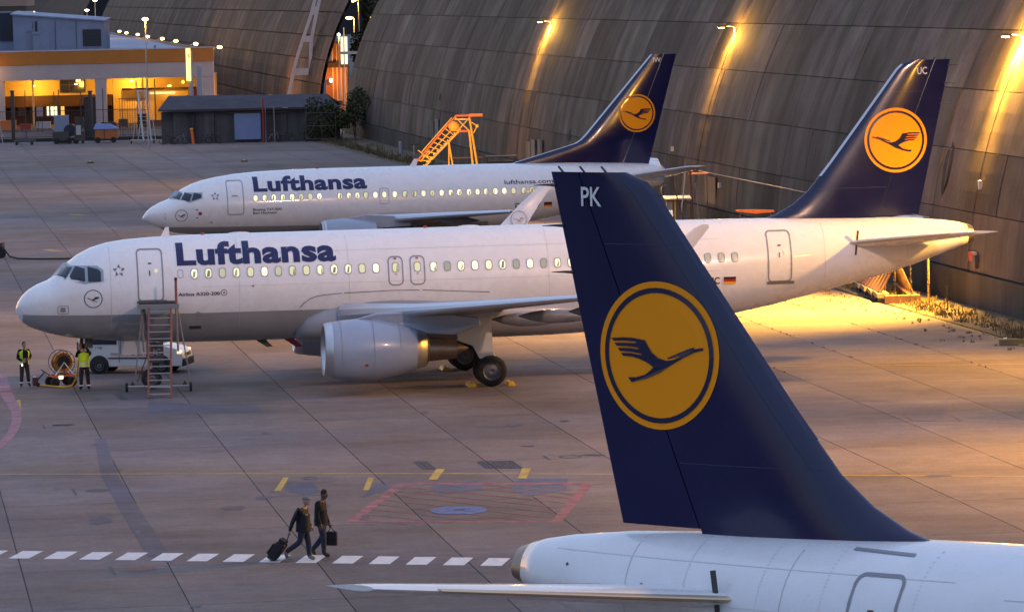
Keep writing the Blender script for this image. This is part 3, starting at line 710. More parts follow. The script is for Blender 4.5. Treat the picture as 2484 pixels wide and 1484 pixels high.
def flag(F, root, x0, x1, z0, z1, side):
    cols = [M_BLACK, mat('flag_red', (.45, .015, .01), .4), mat('flag_gold', (.85, .42, .02), .4)]
    for k in range(3):
        a = z1-(z1-z0)*(k+1)/3; b = z1-(z1-z0)*k/3
        mk('flag_stripe', fill(F, [(x0, a), (x1, a), (x1, b), (x0, b)], side, .012), cols[k], root, local=True)
def star(F, root, cx, cz, r, side):
    for k in range(5):
        a = pi/2+2*pi*k/5
        tip = (cx+r*.95*cos(a), cz+r*.95*sin(a)); b1 = (cx+r*.42*cos(a-.75), cz+r*.42*sin(a-.75)); b2 = (cx+r*.60*cos(a+.42), cz+r*.60*sin(a+.42))
        c = (cx+r*1.0*cos(a-.45), cz+r*1.0*sin(a-.45))
        mk('star_emblem_piece', fill(F, [tip, b2, b1], side, .012), mat('emblem_grey', (.12, .13, .17), .35), root, local=True)
def build320(root, code, side, detail=True, seed=3):
    """side = +1 port details, -1 starboard; front is local +x"""
    F = F320
    body = mk('fuselage', fus_mesh(F, x1=37.2), M_WHITE, root, smooth=True, local=True)
    mk('tail_cone_exhaust', MB().loft([F.ring(37.2, 32), F.ring(37.45, 32), [(-37.40, y*.8, (z-4.98)*.8+4.98) for _, y, z in F.ring(37.45, 32)], [(-37.0, y*.7, (z-4.98)*.7+4.98) for _, y, z in F.ring(37.45, 32)]]), M_EXH, root, smooth=True, local=True, auto=40)
    # grey belly: shell 6 mm proud of the skin
    mb = MB(); rings = []
    xs = []
    for a_, b_ in zip(F.T, F.T[1:]):
        n_ = max(1, int((b_[0]-a_[0])/0.5)); xs += [a_[0]+(b_[0]-a_[0])*i/n_ for i in range(n_)]
    xs = [x for x in xs if .2 < x < 25.3]
    for x in xs:
        top = interp([(0, 3.02), (2, 3.0), (7, 2.96), (13, 2.95), (20, 2.8), (23.5, 2.55), (25.2, 1.9)], x, 1); t, b, w, m = F.dims(x)
        a0 = math.acos(max(-1, min(1, (top-m)/(m-b)))) if top < m else pi/2
        rings.append([(-x, sin(a)*(w+.006), m+(m-b+.006)*cos(a)) for a in [a0+(2*pi-2*a0)*i/28 for i in range(29)]])
    mb.loft(rings, cap=False, closed=False); mk('belly_panel', mb, M_GREY, root, smooth=True, local=True)
    # belly fairing
    mb = MB(); rings = []
    for x, k in ((10.6, .05), (11.0, .45), (11.6, .75), (12.4, .92), (13.5, 1), (18.5, 1), (20.5, .9), (22, .65), (23.2, .3), (24, .05)):
        wv = 1.0+1.12*k**.5 if k > .1 else 1.2; zt = 2.2+1.28*k**.6; zb = 1.76-.20*k
        rings.append([(-x, wv*math.copysign(abs(sin(a))**.75, sin(a)), (zt+zb)/2+(zt-zb)/2*math.copysign(abs(cos(a))**.8, cos(a))) for a in [2*pi*i/36 for i in range(36)]])
    mb.loft(rings); mk('belly_fairing', mb, M_GREYW, root, smooth=True, local=True)
    # cockpit windows
    for sd in (1, -1):
        fr = fill(F, [(1.33, 4.34), (1.86, 4.93), (3.02, 4.89), (3.30, 4.68), (3.29, 4.20), (2.58, 4.18), (1.95, 4.32)], sd, .012, rows=9)
        fo = mk('cockpit_window_frame', fr, M_FRAMEC, root, local=True)
        for P in ([(1.42, 4.40), (1.84, 4.86), (2.19, 4.85), (1.90, 4.39)], [(1.99, 4.38), (2.28, 4.83), (2.61, 4.82), (2.60, 4.27)], [(2.72, 4.26), (2.72, 4.81), (3.00, 4.80), (3.20, 4.62), (3.19, 4.26)]):
            mk('cockpit_pane', fill(F, P, sd, .03, rows=6), M_GLASS, fo, local=True)
    # doors
    def door(x0, x1, z0, z1, sd, w=.055, full=True):
        o = mk('cabin_door', outline(F, rrect(x0, x1, z0, z1, .14), w, sd), M_LINE, root, local=True)
        if full:
            mk('door_sill', outline(F, [(x0-.05, z0-.06), (x1+.12, z0-.06), (x1+.12, z0-.01), (x0-.05, z0-.01)], .06, sd, .05), M_SILL, o, local=True)
            xm = (x0+x1)/2
            mk('door_handle', fill(F, [(xm-.04, z0+.93), (xm, z0+.93), (xm, z0+1.12), (xm-.04, z0+1.12)], sd, .02), M_BLACK, o, local=True)
            mk('door_porthole', fill(F, rrect(xm+.16, xm+.28, z0+1.03, z0+1.18, .055), sd, .02), LIT[2], o, local=True)
            mk('door_placard', fill(F, [(xm-.06, z0+1.36), (xm+.06, z0+1.36), (xm+.06, z0+1.41), (xm-.06, z0+1.41)], sd, .018), mat('dark_red_mark', (.12, .02, .03), .5), o, local=True)
    for sd in (1, -1):
        door(4.58, 5.52, 3.50, 5.40, sd); door(28.92, 29.84, 3.45, 5.38, sd)
    mk('access_panel', outline(F, rrect(1.55, 1.95, 3.06, 3.36, .06), .02, side), M_LINE, root, local=True)
    mk('sensor_plate', fill(F, [(1.65, 3.13), (1.84, 3.13), (1.84, 3.30), (1.65, 3.30)], side, .016), M_LINE, root, local=True)
    # overwing exits
    for x in (14.40, 15.24):
        o = mk('overwing_exit', outline(F, rrect(x-.27, x+.27, 3.80, 4.86, .17), .05, side), M_LINE, root, local=True)
        mk('exit_mark', fill(F, [(x-.05, 4.76), (x+.05, 4.76), (x+.05, 4.81), (x-.05, 4.81)], side, .018), mat('exit_red', (.3, .02, .04), .5), o, local=True)
        mk('exit_mark', fill(F, [(x-.05, 4.19), (x+.05, 4.19), (x+.05, 4.22), (x-.05, 4.22)], side, .018), M_LINE, o, local=True)
    lm = LIT
    if side == 1:
        mk('blank_window', outline(F, rrect(6.09, 6.29, 4.31, 4.63, .1), .02, side), M_LINE, root, local=True)
        window_set(F, root, [6.72+.533*i for i in range(14)], 4.46, .215, .325, 1, lambda i: i not in (2, 6), seed, LIT[:3], LIT[3])
        window_set(F, root, [14.40, 15.24], 4.46, .215, .325, 1, lambda i: True, 5, LIT[1:3], LIT[3])
        window_set(F, root, [15.86+.533*i for i in range(23)], 4.45, .215, .325, 1, lambda i: i < 20 and i not in (1, 6, 8), seed+1, LIT[:3], M_CABDARK)
    else:
        window_set(F, root, [15.86+.533*i for i in range(23)], 4.45, .215, .325, -1, lambda i: False, 4, LIT, M_CABDARK)
    P = lambda x, z: F.pt(x, z, side, .014)
    if side == 1:
        text_on(P, 'Lufthansa', 6.08, 12.15, 4.80, 5.60, M_TXT, root, bold=.040, cuts=.1, keep_h=(-.01, .73), space=1.05)
        text_on(P, 'Airbus A320-200', 6.08, 7.66, 3.635, 3.76, M_BLACK, root, bold=.02, cuts=0, keep_h=(0, .7))
        text_on(P, 'D-AIUC', 25.85, 26.97, 3.44, 3.70, M_BLACK, root, bold=.02, cuts=0, keep_h=(0, .7))
        flag(F, root, 27.13, 27.61, 3.42, 3.70, side)
        star(F, root, 3.88, 4.65, .25, side)
        emblem(lambda x, z, o: F.pt(x, z, side, o), 2.88, 3.62, .345, -1, root, ring_only=True)
        for cx, cz, rr_ in ((7.82, 3.72, .11), (6.82, 2.90, .10)):
            mk('static_port', outline(F, [(cx+rr_*cos(2*pi*i/16), cz+rr_*sin(2*pi*i/16)) for i in range(16)], .03, side, .014), M_LINE, root, local=True)
            mk('static_port_plate', fill(F, [(cx+rr_*.4*cos(2*pi*i/10), cz+rr_*.4*sin(2*pi*i/10)) for i in range(10)], side, .016), M_LINE, root, local=True)
        mk('vent', fill(F, [(8.85, 3.93), (8.95, 3.90), (8.96, 3.99), (8.92, 3.95)], side, .02), M_BLACK, root, local=True)
        mk('vent', fill(F, [(6.5, 2.34), (6.95, 2.34), (6.95, 2.46), (6.5, 2.46)], side, .016), M_STEELD, root, local=True)
        # fairing seam lines
        mb = MB()
        def fline(pts, w_=.02):
            for (xa, za_), (xb, zb_) in zip(pts, pts[1:]):
                a, b = F.pt(xa, za_, side, .03), F.pt(xb, zb_, side, .03); d = (b-a).normalized(); n = d.cross(Vector((0, 1, 0))).normalized()*w_/2
                mb.poly([a+n, b+n, b-n, a-n])
        fline([(10.70, 3.05), (10.85, 3.22), (11.09, 3.38), (11.3, 3.46), (11.56, 3.50), (12.31, 3.56)]); fline([(12.4, 3.56), (13.43, 3.58), (14.3, 3.60), (15.3, 3.58)]); fline([(15.4, 3.58), (17, 3.48), (18.0, 3.42)])
        mk('fairing_seam', mb, M_BLACK, root, local=True)
    # long panel seams
    mb = MB()
    for z in (5.15, 3.95):
        for x in [x_*1.0 for x_ in range(7, 27)]: 
            if R.random() < .0: continue
            mb.poly([F.pt(x, z, side, .007), F.pt(x+1, z, side, .007), F.pt(x+1, z+.008, side, .007), F.pt(x, z+.008, side, .007)])
    for x in (3.55, 8.4, 12.6, 20.3, 25.6, 31.2, 34.6):
        zs = [interp(F.T, x, 2)+.5+i*.12 for i in range(40)]; zs = [z for z in zs if z < interp(F.T, x, 1)-.03]
        for z, z2_ in zip(zs, zs[1:]): mb.poly([F.pt(x, z, side, .007), F.pt(x+.012, z, side, .007), F.pt(x+.012, z2_, side, .007), F.pt(x, z2_, side, .007)])
    mk('skin_seam', mb, mat('seam_line', (.45, .45, .47), .5), root, local=True, kind='stuff')
    # blade antennas and beacons
    def blade(x, h=.38, c=.34, top=None):
        z = interp(F.T, x, 1)-.03; mb = MB(); mb.prism([(-x, -.02, z), (-x-c, -.02, z), (-x-c*.95, -.02, z+h), (-x-c*.55, -.02, z+h)], (0, .04, 0)); mk('blade_antenna', mb, M_WHITE, root, local=True)
    blade(5.6); blade(25.2, .42)
    for x in (7.2, 15.8): mk('beacon', MB().ell((-x, 0, interp(F.T, x, 1)), (.09, .09, .08), 8, 5), M_RED, root, local=True, smooth=True)
    for x in (8.6, 17.5): mk('dome_antenna', MB().ell((-x, 0, interp(F.T, x, 1)-.01), (.45, .12, .06), 12, 6), M_WHITE, root, local=True, smooth=True)
    mb = MB(); mb.prism([(-9.1, -.03, 1.76), (-9.5, -.03, 1.76), (-9.8, -.03, 1.45), (-9.55, -.03, 1.45)], (0, .06, 0)); mk('blade_antenna', mb, M_STEELD, root, local=True)
    mb = MB(); mb.prism([(-10.2, -.04, 1.75), (-10.6, -.04, 1.75), (-10.95, -.04, 1.42), (-10.7, -.04, 1.40)], (0, .08, 0)); mk('drain_mast', mb, M_RED, root, local=True)
    mb = MB(); mb.prism([(-22.3, -.03, 1.85), (-22.6, -.03, 1.85), (-22.8, -.03, 1.42), (-22.65, -.03, 1.40)], (0, .06, 0)); mk('red_antenna', mb, M_RED, root, local=True)
    # fin + rudder
    LE = [(29.15, 5.80), (29.6, 5.95), (30.28, 6.32), (30.91, 6.84), (31.81, 7.94), (32.7, 9.11), (33.65, 10.36), (34.50, 11.48), (34.72, 11.68), (35.1, 11.83)]
    zs = [5.55, 5.80, 5.95, 6.32, 6.84, 7.4, 7.94, 8.5, 9.11, 9.7, 10.36, 10.9, 11.48, 11.68, 11.83]
    def lex(z):
        if z <= 5.8: return 29.15
        for (xa, za_), (xb, zb_) in zip(LE, LE[1:]):
            if z <= zb_: return xa+(xb-xa)*(z-za_)/(zb_-za_)
        return LE[-1][0]
    def tex(z): return 35.30+(z-5.7)*(36.68-35.30)/(11.83-5.7)
    def thick(z): return interp([(5.5, .62), (6.3, .52), (8, .42), (11.83, .20)], z, 1)
    def prof_t(u): return 5*(0.2969*sqrt(u)-0.126*u-0.3516*u*u+0.2843*u**3-0.1036*u**4)*2*.96
    def finside(x, z):
        a, b = lex(z), tex(z); u = max(0.001, min(.999, (x-a)/(b-a))); 
        return thick(z)/2*prof_t(u)
    def hinge(z): return tex(z)-(tex(z)-36.0 if False else 0)-interp([(5.5, 1.75), (11.83, .62)], z, 1)
    def section(z, xa, xb, n=14):
        us = [xa+(xb-xa)*((1-cos(pi*i/n))/2) for i in range(n+1)]
        return [(-x, finside(x, z), z) for x in us]+[(-x, -finside(x, z), z) for x in reversed(us)]
    mb = MB().loft([section(z, lex(z), hinge(z)-.012) for z in zs]); mk('vertical_fin', mb, M_BLUE, root, smooth=True, local=True, auto=35)
    mb = MB().loft([section(z, hinge(z)+.012, tex(z)-.01, 8) for z in zs if z > 5.75]); mk('rudder', mb, M_BLUE, root, smooth=True, local=True, auto=35)
    mb = MB()
    for za_, zb_ in zip(zs[5:-2], zs[6:-1]):
        pr = []
        for z in (za_, zb_): pr.append([(-(lex(z)-.03), .0, z), (-(lex(z)+.07), finside(lex(z)+.07, z)+.012, z), (-(lex(z)+.07), -finside(lex(z)+.07, z)-.012, z)])
        mb.loft(pr)
    mk('fin_leading_edge', mb, M_METAL if code == 'UC' else M_BLUE, root, local=True)
    for sd in (1, -1):
        fm = lambda x, z, o, sd=sd: Vector((-x, sd*(finside(x, z)+o), z))
        emblem(fm, 34.42, 8.72, 1.265, (-1 if sd == 1 else 1)*(1), root, lift=.0) if False else None
        # emblem map: u axis is station (aft positive); bird flies towards the nose on both sides
        emblem(fm, 34.42, 8.72, 1.265, -1, root, rs=1.0)
        if sd == 1: text_on(lambda u, v: fm(u, v, .02), code, 35.32, 35.72, 11.27, 11.55, M_REFL, root, bold=.01, cuts=0, keep_h=(0, .7), name='code_letters', space=1.0)
        else: text_on(lambda u, v: fm(71.56-u, v, .02), code, 35.56, 36.0, 11.25, 11.58, M_REFL, root, bold=.01, cuts=0, keep_h=(0, .7), name='code_letters')
    M_FS = mat('fin_seam_line', (.03, .035, .09), .5)
    for sd in (1, -1):
        for zz in (6.9, 10.6):
            mb = MB(); xa, xb = lex(zz)+.25, hinge(zz)-.05; n_ = 14
            for i in range(n_):
                p0, p1 = xa+(xb-xa)*i/n_, xa+(xb-xa)*(i+1)/n_; mb.poly([(-p0, sd*(finside(p0, zz)+.006), zz), (-p1, sd*(finside(p1, zz)+.006), zz), (-p1, sd*(finside(p1, zz)+.006), zz+.012), (-p0, sd*(finside(p0, zz)+.006), zz+.012)])
            mk('fin_seam', mb, M_FS, root, local=True)
        mb = MB()
        for za_, zb_ in zip(zs[4:], zs[5:]):
            f_ = lambda z: lex(z)+.42
            mb.poly([(-f_(za_), sd*(finside(f_(za_), za_)+.006), za_), (-f_(zb_), sd*(finside(f_(zb_), zb_)+.006), zb_), (-f_(zb_)-.012, sd*(finside(f_(zb_), zb_)+.008), zb_), (-f_(za_)-.012, sd*(finside(f_(za_), za_)+.008), za_)])
        mk('leading_edge_seam', mb, M_FS, root, local=True)
    for x, z in ((36.75, 11.6), (36.55, 10.9), (36.35, 10.1)):
        mb = MB().tube([(-tex(z)+.05, 0, z), (-tex(z)-.18, 0, z), (-tex(z)-.42, 0, z-.01)], [.035, .02, .006], 6); mk('static_wick', mb, M_STEELD, root, local=True)
    for x in (35.5, 35.95, 36.4): mk('tip_wick', MB().tube([(-x, 0, 11.80), (-x-.12, 0, 11.92)], .02, 5), M_STEELD, root, local=True)
    # tailplanes
    for sd in (1, -1):
        r0 = Vector((-32.0, sd*1.0, 4.78)); r1 = Vector((-35.72, sd*6.2, 5.12 if (code == 'PK' and sd == 1) else 5.38))
        secs = []
        for u in (0, .25, .5, .75, .93, 1.0):
            le = r0.lerp(r1, u); ch = 3.75+(1.28-3.75)*u
            if u == 1.0: le = le+Vector((-.22, sd*.06, 0)); ch -= .30
            secs.append(airfoil(le, ch, .10, n=9))
        mb = MB().loft(secs); st = mk('tailplane', mb, M_WHITE, root, smooth=True, local=True, auto=40)
        secs = []
        for u in (.05, .86):
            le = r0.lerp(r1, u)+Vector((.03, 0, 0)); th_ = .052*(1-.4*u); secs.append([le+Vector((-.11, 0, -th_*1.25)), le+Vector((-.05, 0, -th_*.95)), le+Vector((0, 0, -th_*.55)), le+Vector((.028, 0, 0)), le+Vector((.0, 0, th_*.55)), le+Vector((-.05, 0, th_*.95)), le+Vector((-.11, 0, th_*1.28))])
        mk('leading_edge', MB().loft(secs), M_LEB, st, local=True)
        mk('elevator_hinge_line', MB().loft([[r0.lerp(r1, u)+Vector((-(3.75-2.47*u)*.68, 0, (3.75-2.47*u)*.034+.004+dz)) for dz in (0, .004)]+[r0.lerp(r1, u)+Vector((-(3.75-2.47*u)*.68-.03, 0, (3.75-2.47*u)*.034+.004+dz)) for dz in (.004, 0)] for u in (.1, .95)]), M_LINE, st, local=True)
        mk('root_strake', MB().box((-32.5, sd*1.42, 4.83), (.07, .07, .95), rot=Matrix.Rotation(-.12*1, 3, 'Y')), M_STEELD, st, local=True)
    # wings
    for sd in (1, -1):
        secs = []
        W = [(1.2, 11.55, 6.9, 2.55, .145), (2.1, 12.15, 6.35, 2.72, .14), (4.2, 13.25, 5.35, 2.92, .125), (6.4, 14.42, 4.05, 3.12, .115), (9.5, 16.02, 3.30, 3.42, .11), (13, 17.85, 2.45, 3.78, .105), (16.2, 19.52, 1.75, 4.10, .10)]
        for y, x, ch, z, t in W: secs.append(airfoil(Vector((-x, sd*y, z)), ch, t, n=10, camber=.012))
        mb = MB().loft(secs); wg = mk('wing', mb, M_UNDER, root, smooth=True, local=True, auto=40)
        # slat edge in bare metal
        sl = []
        for y, x, ch, z, t in W[1:]:
            p = Vector((-x+.035, sd*y, z)); k = ch*t*.5
            sl.append([p+Vector((-.02, 0, -k*.45)), p+Vector((.02, 0, -k*.05)), p+Vector((-.02, 0, k*.5)), p+Vector((-.22, 0, k*1.0+.02)), p+Vector((-.22, 0, -k*.85))])
        mk('slat', MB().loft(sl), M_SLAT, wg, local=True)
        # sharklet
        sh = []
        for y, x, ch, z, cant in ((16.2, 19.52, 1.75, 4.10, 0), (16.85, 20.05, 1.5, 4.24, 20), (17.3, 20.65, 1.32, 4.50, 50), (17.55, 21.25, 1.15, 4.92, 72), (17.7, 22.1, .86, 5.75, 78), (17.85, 23.0, .54, 6.50, 80), (17.88, 23.25, .28, 6.62, 80)):
            up = Vector((0, -sd*sin(radians(cant)), cos(radians(cant)))); sh.append(airfoil(Vector((-x, sd*y, z)), ch, .09, up=up, n=8))
        so = mk('sharklet', MB().loft(sh), M_WHITE, wg, smooth=True, local=True, auto=50)
        if sd == -1:
            yin = 17.66
            emblem(lambda x, z, o: Vector((-x, -(17.52+(z-5.0)*.17)+.10+o*.5, z)), 22.05, 5.15, .36, 1 if False else -1, so, ring_only=True)
        # flap track fairings
        for y, x, ln, z in ((5.1, 17.6, 2.9, 2.62), (8.7, 18.1, 3.1, 2.98), (12.3, 19.4, 2.7, 3.36)):
            mb = MB(); rings = []
            for u, k in ((0, .08), (.15, .6), (.35, 1), (.6, .9), (.85, .5), (1, .06)):
                c = Vector((-x-ln*u, sd*y, z-.03-.10*u)); rings.append([c+Vector((0, .17*k*cos(a), .26*k*sin(a))) for a in [2*pi*i/12 for i in range(12)]])
            mk('flap_track_fairing', mb.loft(rings), M_UNDER, wg, smooth=True, local=True)
        # engine
        ey, ez = sd*5.75, 1.70
        e = mk('engine', MB().lathe((-11.16, ey, ez), (-1, 0, -.02), [(.06, .86), (.0, .93), (.06, .985), (.25, 1.04), (.6, 1.10), (1.2, 1.155), (2.0, 1.13), (2.8, .98), (3.45, .79), (3.45, .74), (3.0, .72)], 40), M_NAC, root, smooth=True, local=True, auto=45)
        mk('intake_lip', MB().lathe((-11.15, ey, ez), (-1, 0, -.02), [(.42, .80), (.12, .835), (.0, .895), (.005, .94), (.06, 1.0), (.30, 1.062)], 40), M_METAL, e, smooth=True, local=True)
        mk('intake_duct', MB().lathe((-11.15, ey, ez), (-1, 0, -.02), [(.42, .80), (1.1, .84), (1.1, .02)], 32), M_STEELD, e, smooth=True, local=True, auto=40)
        mk('fan_spinner', MB().lathe((-11.15, ey, ez), (-1, 0, -.02), [(.62, .02), (.8, .14), (1.05, .26)], 20), M_STEELD, e, smooth=True, local=True)
        for k in range(20):
            a = 2*pi*k/20; c_, s_ = cos(a), sin(a); a2 = a+.2
            mk('fan_blade', MB().poly([(-12.1, ey+.22*c_, ez+.22*s_), (-12.0, ey+.8*c_, ez+.8*s_), (-12.18, ey+.8*cos(a2), ez+.8*sin(a2)), (-12.18, ey+.22*cos(a2), ez+.22*sin(a2))]), M_RIM, e, local=True)
        mk('nozzle_ring', MB().lathe((-14.55, ey, ez-.06), (-1, 0, -.02), [(0, .775), (.45, .66), (.45, .60)], 32), M_METAL, e, smooth=True, local=True)
        mk('core_cowl', MB().lathe((-14.6, ey, ez-.08), (-1, 0, -.02), [(0, .64), (.45, .58), (.5, .46), (1.55, .36), (1.55, .32), (1.2, .3)], 32), M_EXH, e, smooth=True, local=True, auto=35)
        mk('exhaust_plug', MB().lathe((-15.8, ey, ez-.10), (-1, 0, 0), [(0, .26), (.5, .18), (.8, .03)], 20), M_EXH, e, smooth=True, local=True)
        mb = MB(); mb.loft([[(-12.0, ey-.10*k, 2.72), (-12.0, ey+.10*k, 2.72), (-13.2, ey+.2*k, 3.02), (-14.9, ey+.22*k, 3.05), (-17.0, ey+.12*k, 2.75), (-17.1, ey+.1*k, 2.45), (-16.1, ey+.14*k, 2.12), (-15.0, ey+.16*k, 2.20), (-13.5, ey+.18*k, 2.1)] for k in (-1, 1)])
        mk('pylon', mb, M_NAC, e, local=True, bevel=.05)
        # cowl seams, strake and warning mark
        for x_, r_ in ((-11.75, 1.105), (-12.95, 1.150), (-13.95, .975)):
            mk('cowl_seam', MB().lathe((x_, ey, ez), (-1, 0, 0), [(0, r_+.004-.0), (.018, r_+.004)], 40), M_LINE, e, local=True)
        mk('cowl_strake', MB().prism([(-12.3, ey-sd*.85, 2.48), (-13.6, ey-sd*.80, 2.45), (-13.4, ey-sd*1.02, 2.75), (-12.7, ey-sd*1.05, 2.75)], (0, .02, .02)), M_NAC, e, local=True)
        a = -.42
        pl = lambda x, q: Vector((x, ey+sd*(interp([(12, 1.165), (13.2, 1.13), (13.6, 1.07)], -x, 1))*cos(q), ez-.02+(interp([(12, 1.165), (13.2, 1.13), (13.6, 1.07)], -x, 1))*sin(q)))
        mk('warning_mark', MB().poly([pl(-12.55, -.52), pl(-12.85, -.52), pl(-12.85, -.40), pl(-12.55, -.40)]), M_REFL, e, local=True)
        mk('warning_mark', MB().poly([pl(-12.60, -.50)+Vector((0, sd*.006, 0)), pl(-12.72, -.50)+Vector((0, sd*.006, 0)), pl(-12.72, -.42)+Vector((0, sd*.006, 0)), pl(-12.60, -.42)+Vector((0, sd*.006, 0))]), M_RED, e, local=True)
    # landing gear
    for sd in (1, -1):
        g = mk('main_gear_leg', MB().tube([(-17.45, sd*3.75, 2.9), (-17.67, sd*3.79, .62)], [.16, .12], 12).tube([(-17.67, sd*3.25, .58), (-17.67, sd*4.3, .58)], .08, 10).tube([(-17.5, sd*3.75, 1.9), (-17.3, sd*2.4, 2.4)], .07, 8), M_STEEL, root, local=True, smooth=True, auto=50)
        for dy in (-.46, .46): wheel(g, (-17.67, sd*3.79+dy, .585), .585, .40)
        mk('gear_door', MB().prism([(-16.3, sd*4.05, 2.75), (-16.45, sd*4.05, 1.75), (-17.0, sd*4.08, 1.55), (-17.25, sd*4.1, 1.05), (-17.80, sd*4.1, 1.05), (-17.72, sd*4.05, 2.3), (-17.9, sd*4.05, 2.85)], (0, sd*.05, 0)), M_WING, g, local=True)
        mk('torque_link', MB().tube([(-17.75, sd*3.79, 1.3), (-18.0, sd*3.79, .95), (-17.75, sd*3.79, .7)], .04, 6), M_STEEL, g, local=True)
    g = mk('nose_gear_leg', MB().tube([(-5.0, 0, 2.0), (-5.1, 0, .45)], [.09, .07], 10).tube([(-5.1, -.3, .38), (-5.1, .3, .38)], .05, 8), M_STEEL, root, local=True, smooth=True, auto=50)
    for dy in (-.25, .25): wheel(g, (-5.1, dy, .38), .38, .22)
    for sd in (1, -1): mk('gear_door', MB().box((-4.6, sd*.42, 1.62), (1.3, .03, .55)), M_WING, root, local=True)
M_GREYW = mat('fairing_grey', (0.30, 0.31, 0.34), 0.35, coat=.3, var=.1, vs=1)
M_FRAMEC = mat('cockpit_frame', (0.30, 0.36, 0.40), 0.3, metal=.3)
M_LEB = mat('leading_edge_metal', (0.62, 0.50, 0.34), 0.4, metal=.6)  # gold tint paints in the reflection of the orange-lit ground
M_SLAT = mat('slat_metal', (0.60, 0.62, 0.66), 0.3, metal=.6)
M_NAC = mat('nacelle_grey', (0.29, 0.35, 0.45), 0.33, coat=.35, var=.08, vs=1.2)
uc = thing('airliner', 'white airliner with large blue lettering parked across the middle of the apron, tail code UC', 'airliner', (-18.93, 170.5, 0), 3.2856)
build320(uc, 'UC', 1)
pk = thing('airliner', 'nearest airliner seen from its tail, huge blue fin with yellow roundel and code PK', 'airliner', (30.458, 56.007, 0), -0.6256)
build320(pk, 'PK', -1, seed=9)
M_RIV = mat('fastener_line', (.66, .67, .69), .5)
for xx in (33.3, 31.7, 30.4, 28.6):
    mb = MB(); t_ = interp(T320, xx, 1)-.04; b_ = interp(T320, xx, 2)+.6; nn = 44
    for i in range(nn):
        z_ = b_+(t_-b_)*i/nn; p_ = F320.pt(xx, z_, -1, .006); q_ = F320.pt(xx+.022, z_, -1, .006); u_ = F320.pt(xx+.022, z_+.022, -1, .006); v_ = F320.pt(xx, z_+.022, -1, .006); mb.poly([p_, q_, u_, v_])
    mk('fastener_row', mb, M_RIV, pk, local=True, kind='stuff')
for z_ in (5.35, 4.7, 4.1):
    mb = MB()
    for i in range(28): x_ = 28+i*.3; mb.poly([F320.pt(x_, z_, -1, .006), F320.pt(x_+.3, z_, -1, .006), F320.pt(x_+.3, z_+.012, -1, .006), F320.pt(x_, z_+.012, -1, .006)]) if z_ < interp(T320, x_+.3, 1)-.1 and z_ > interp(T320, x_, 2)+.1 else None
    mk('lap_joint', mb, M_RIV, pk, local=True, kind='stuff')
mk('skin_line', outline(F320, [(29.05, 5.665), (30.28, 5.69), (30.28, 5.705), (29.05, 5.68)], .02, -1, .012), M_LINE, pk, local=True)
for x, z, w_ in ((36.0, 5.1, .05), (34.2, 4.9, .05)): mk('drain_hole', fill(F320, rrect(x, x+w_, z, z+w_, .02), -1, .012), M_STEELD, pk, local=True)

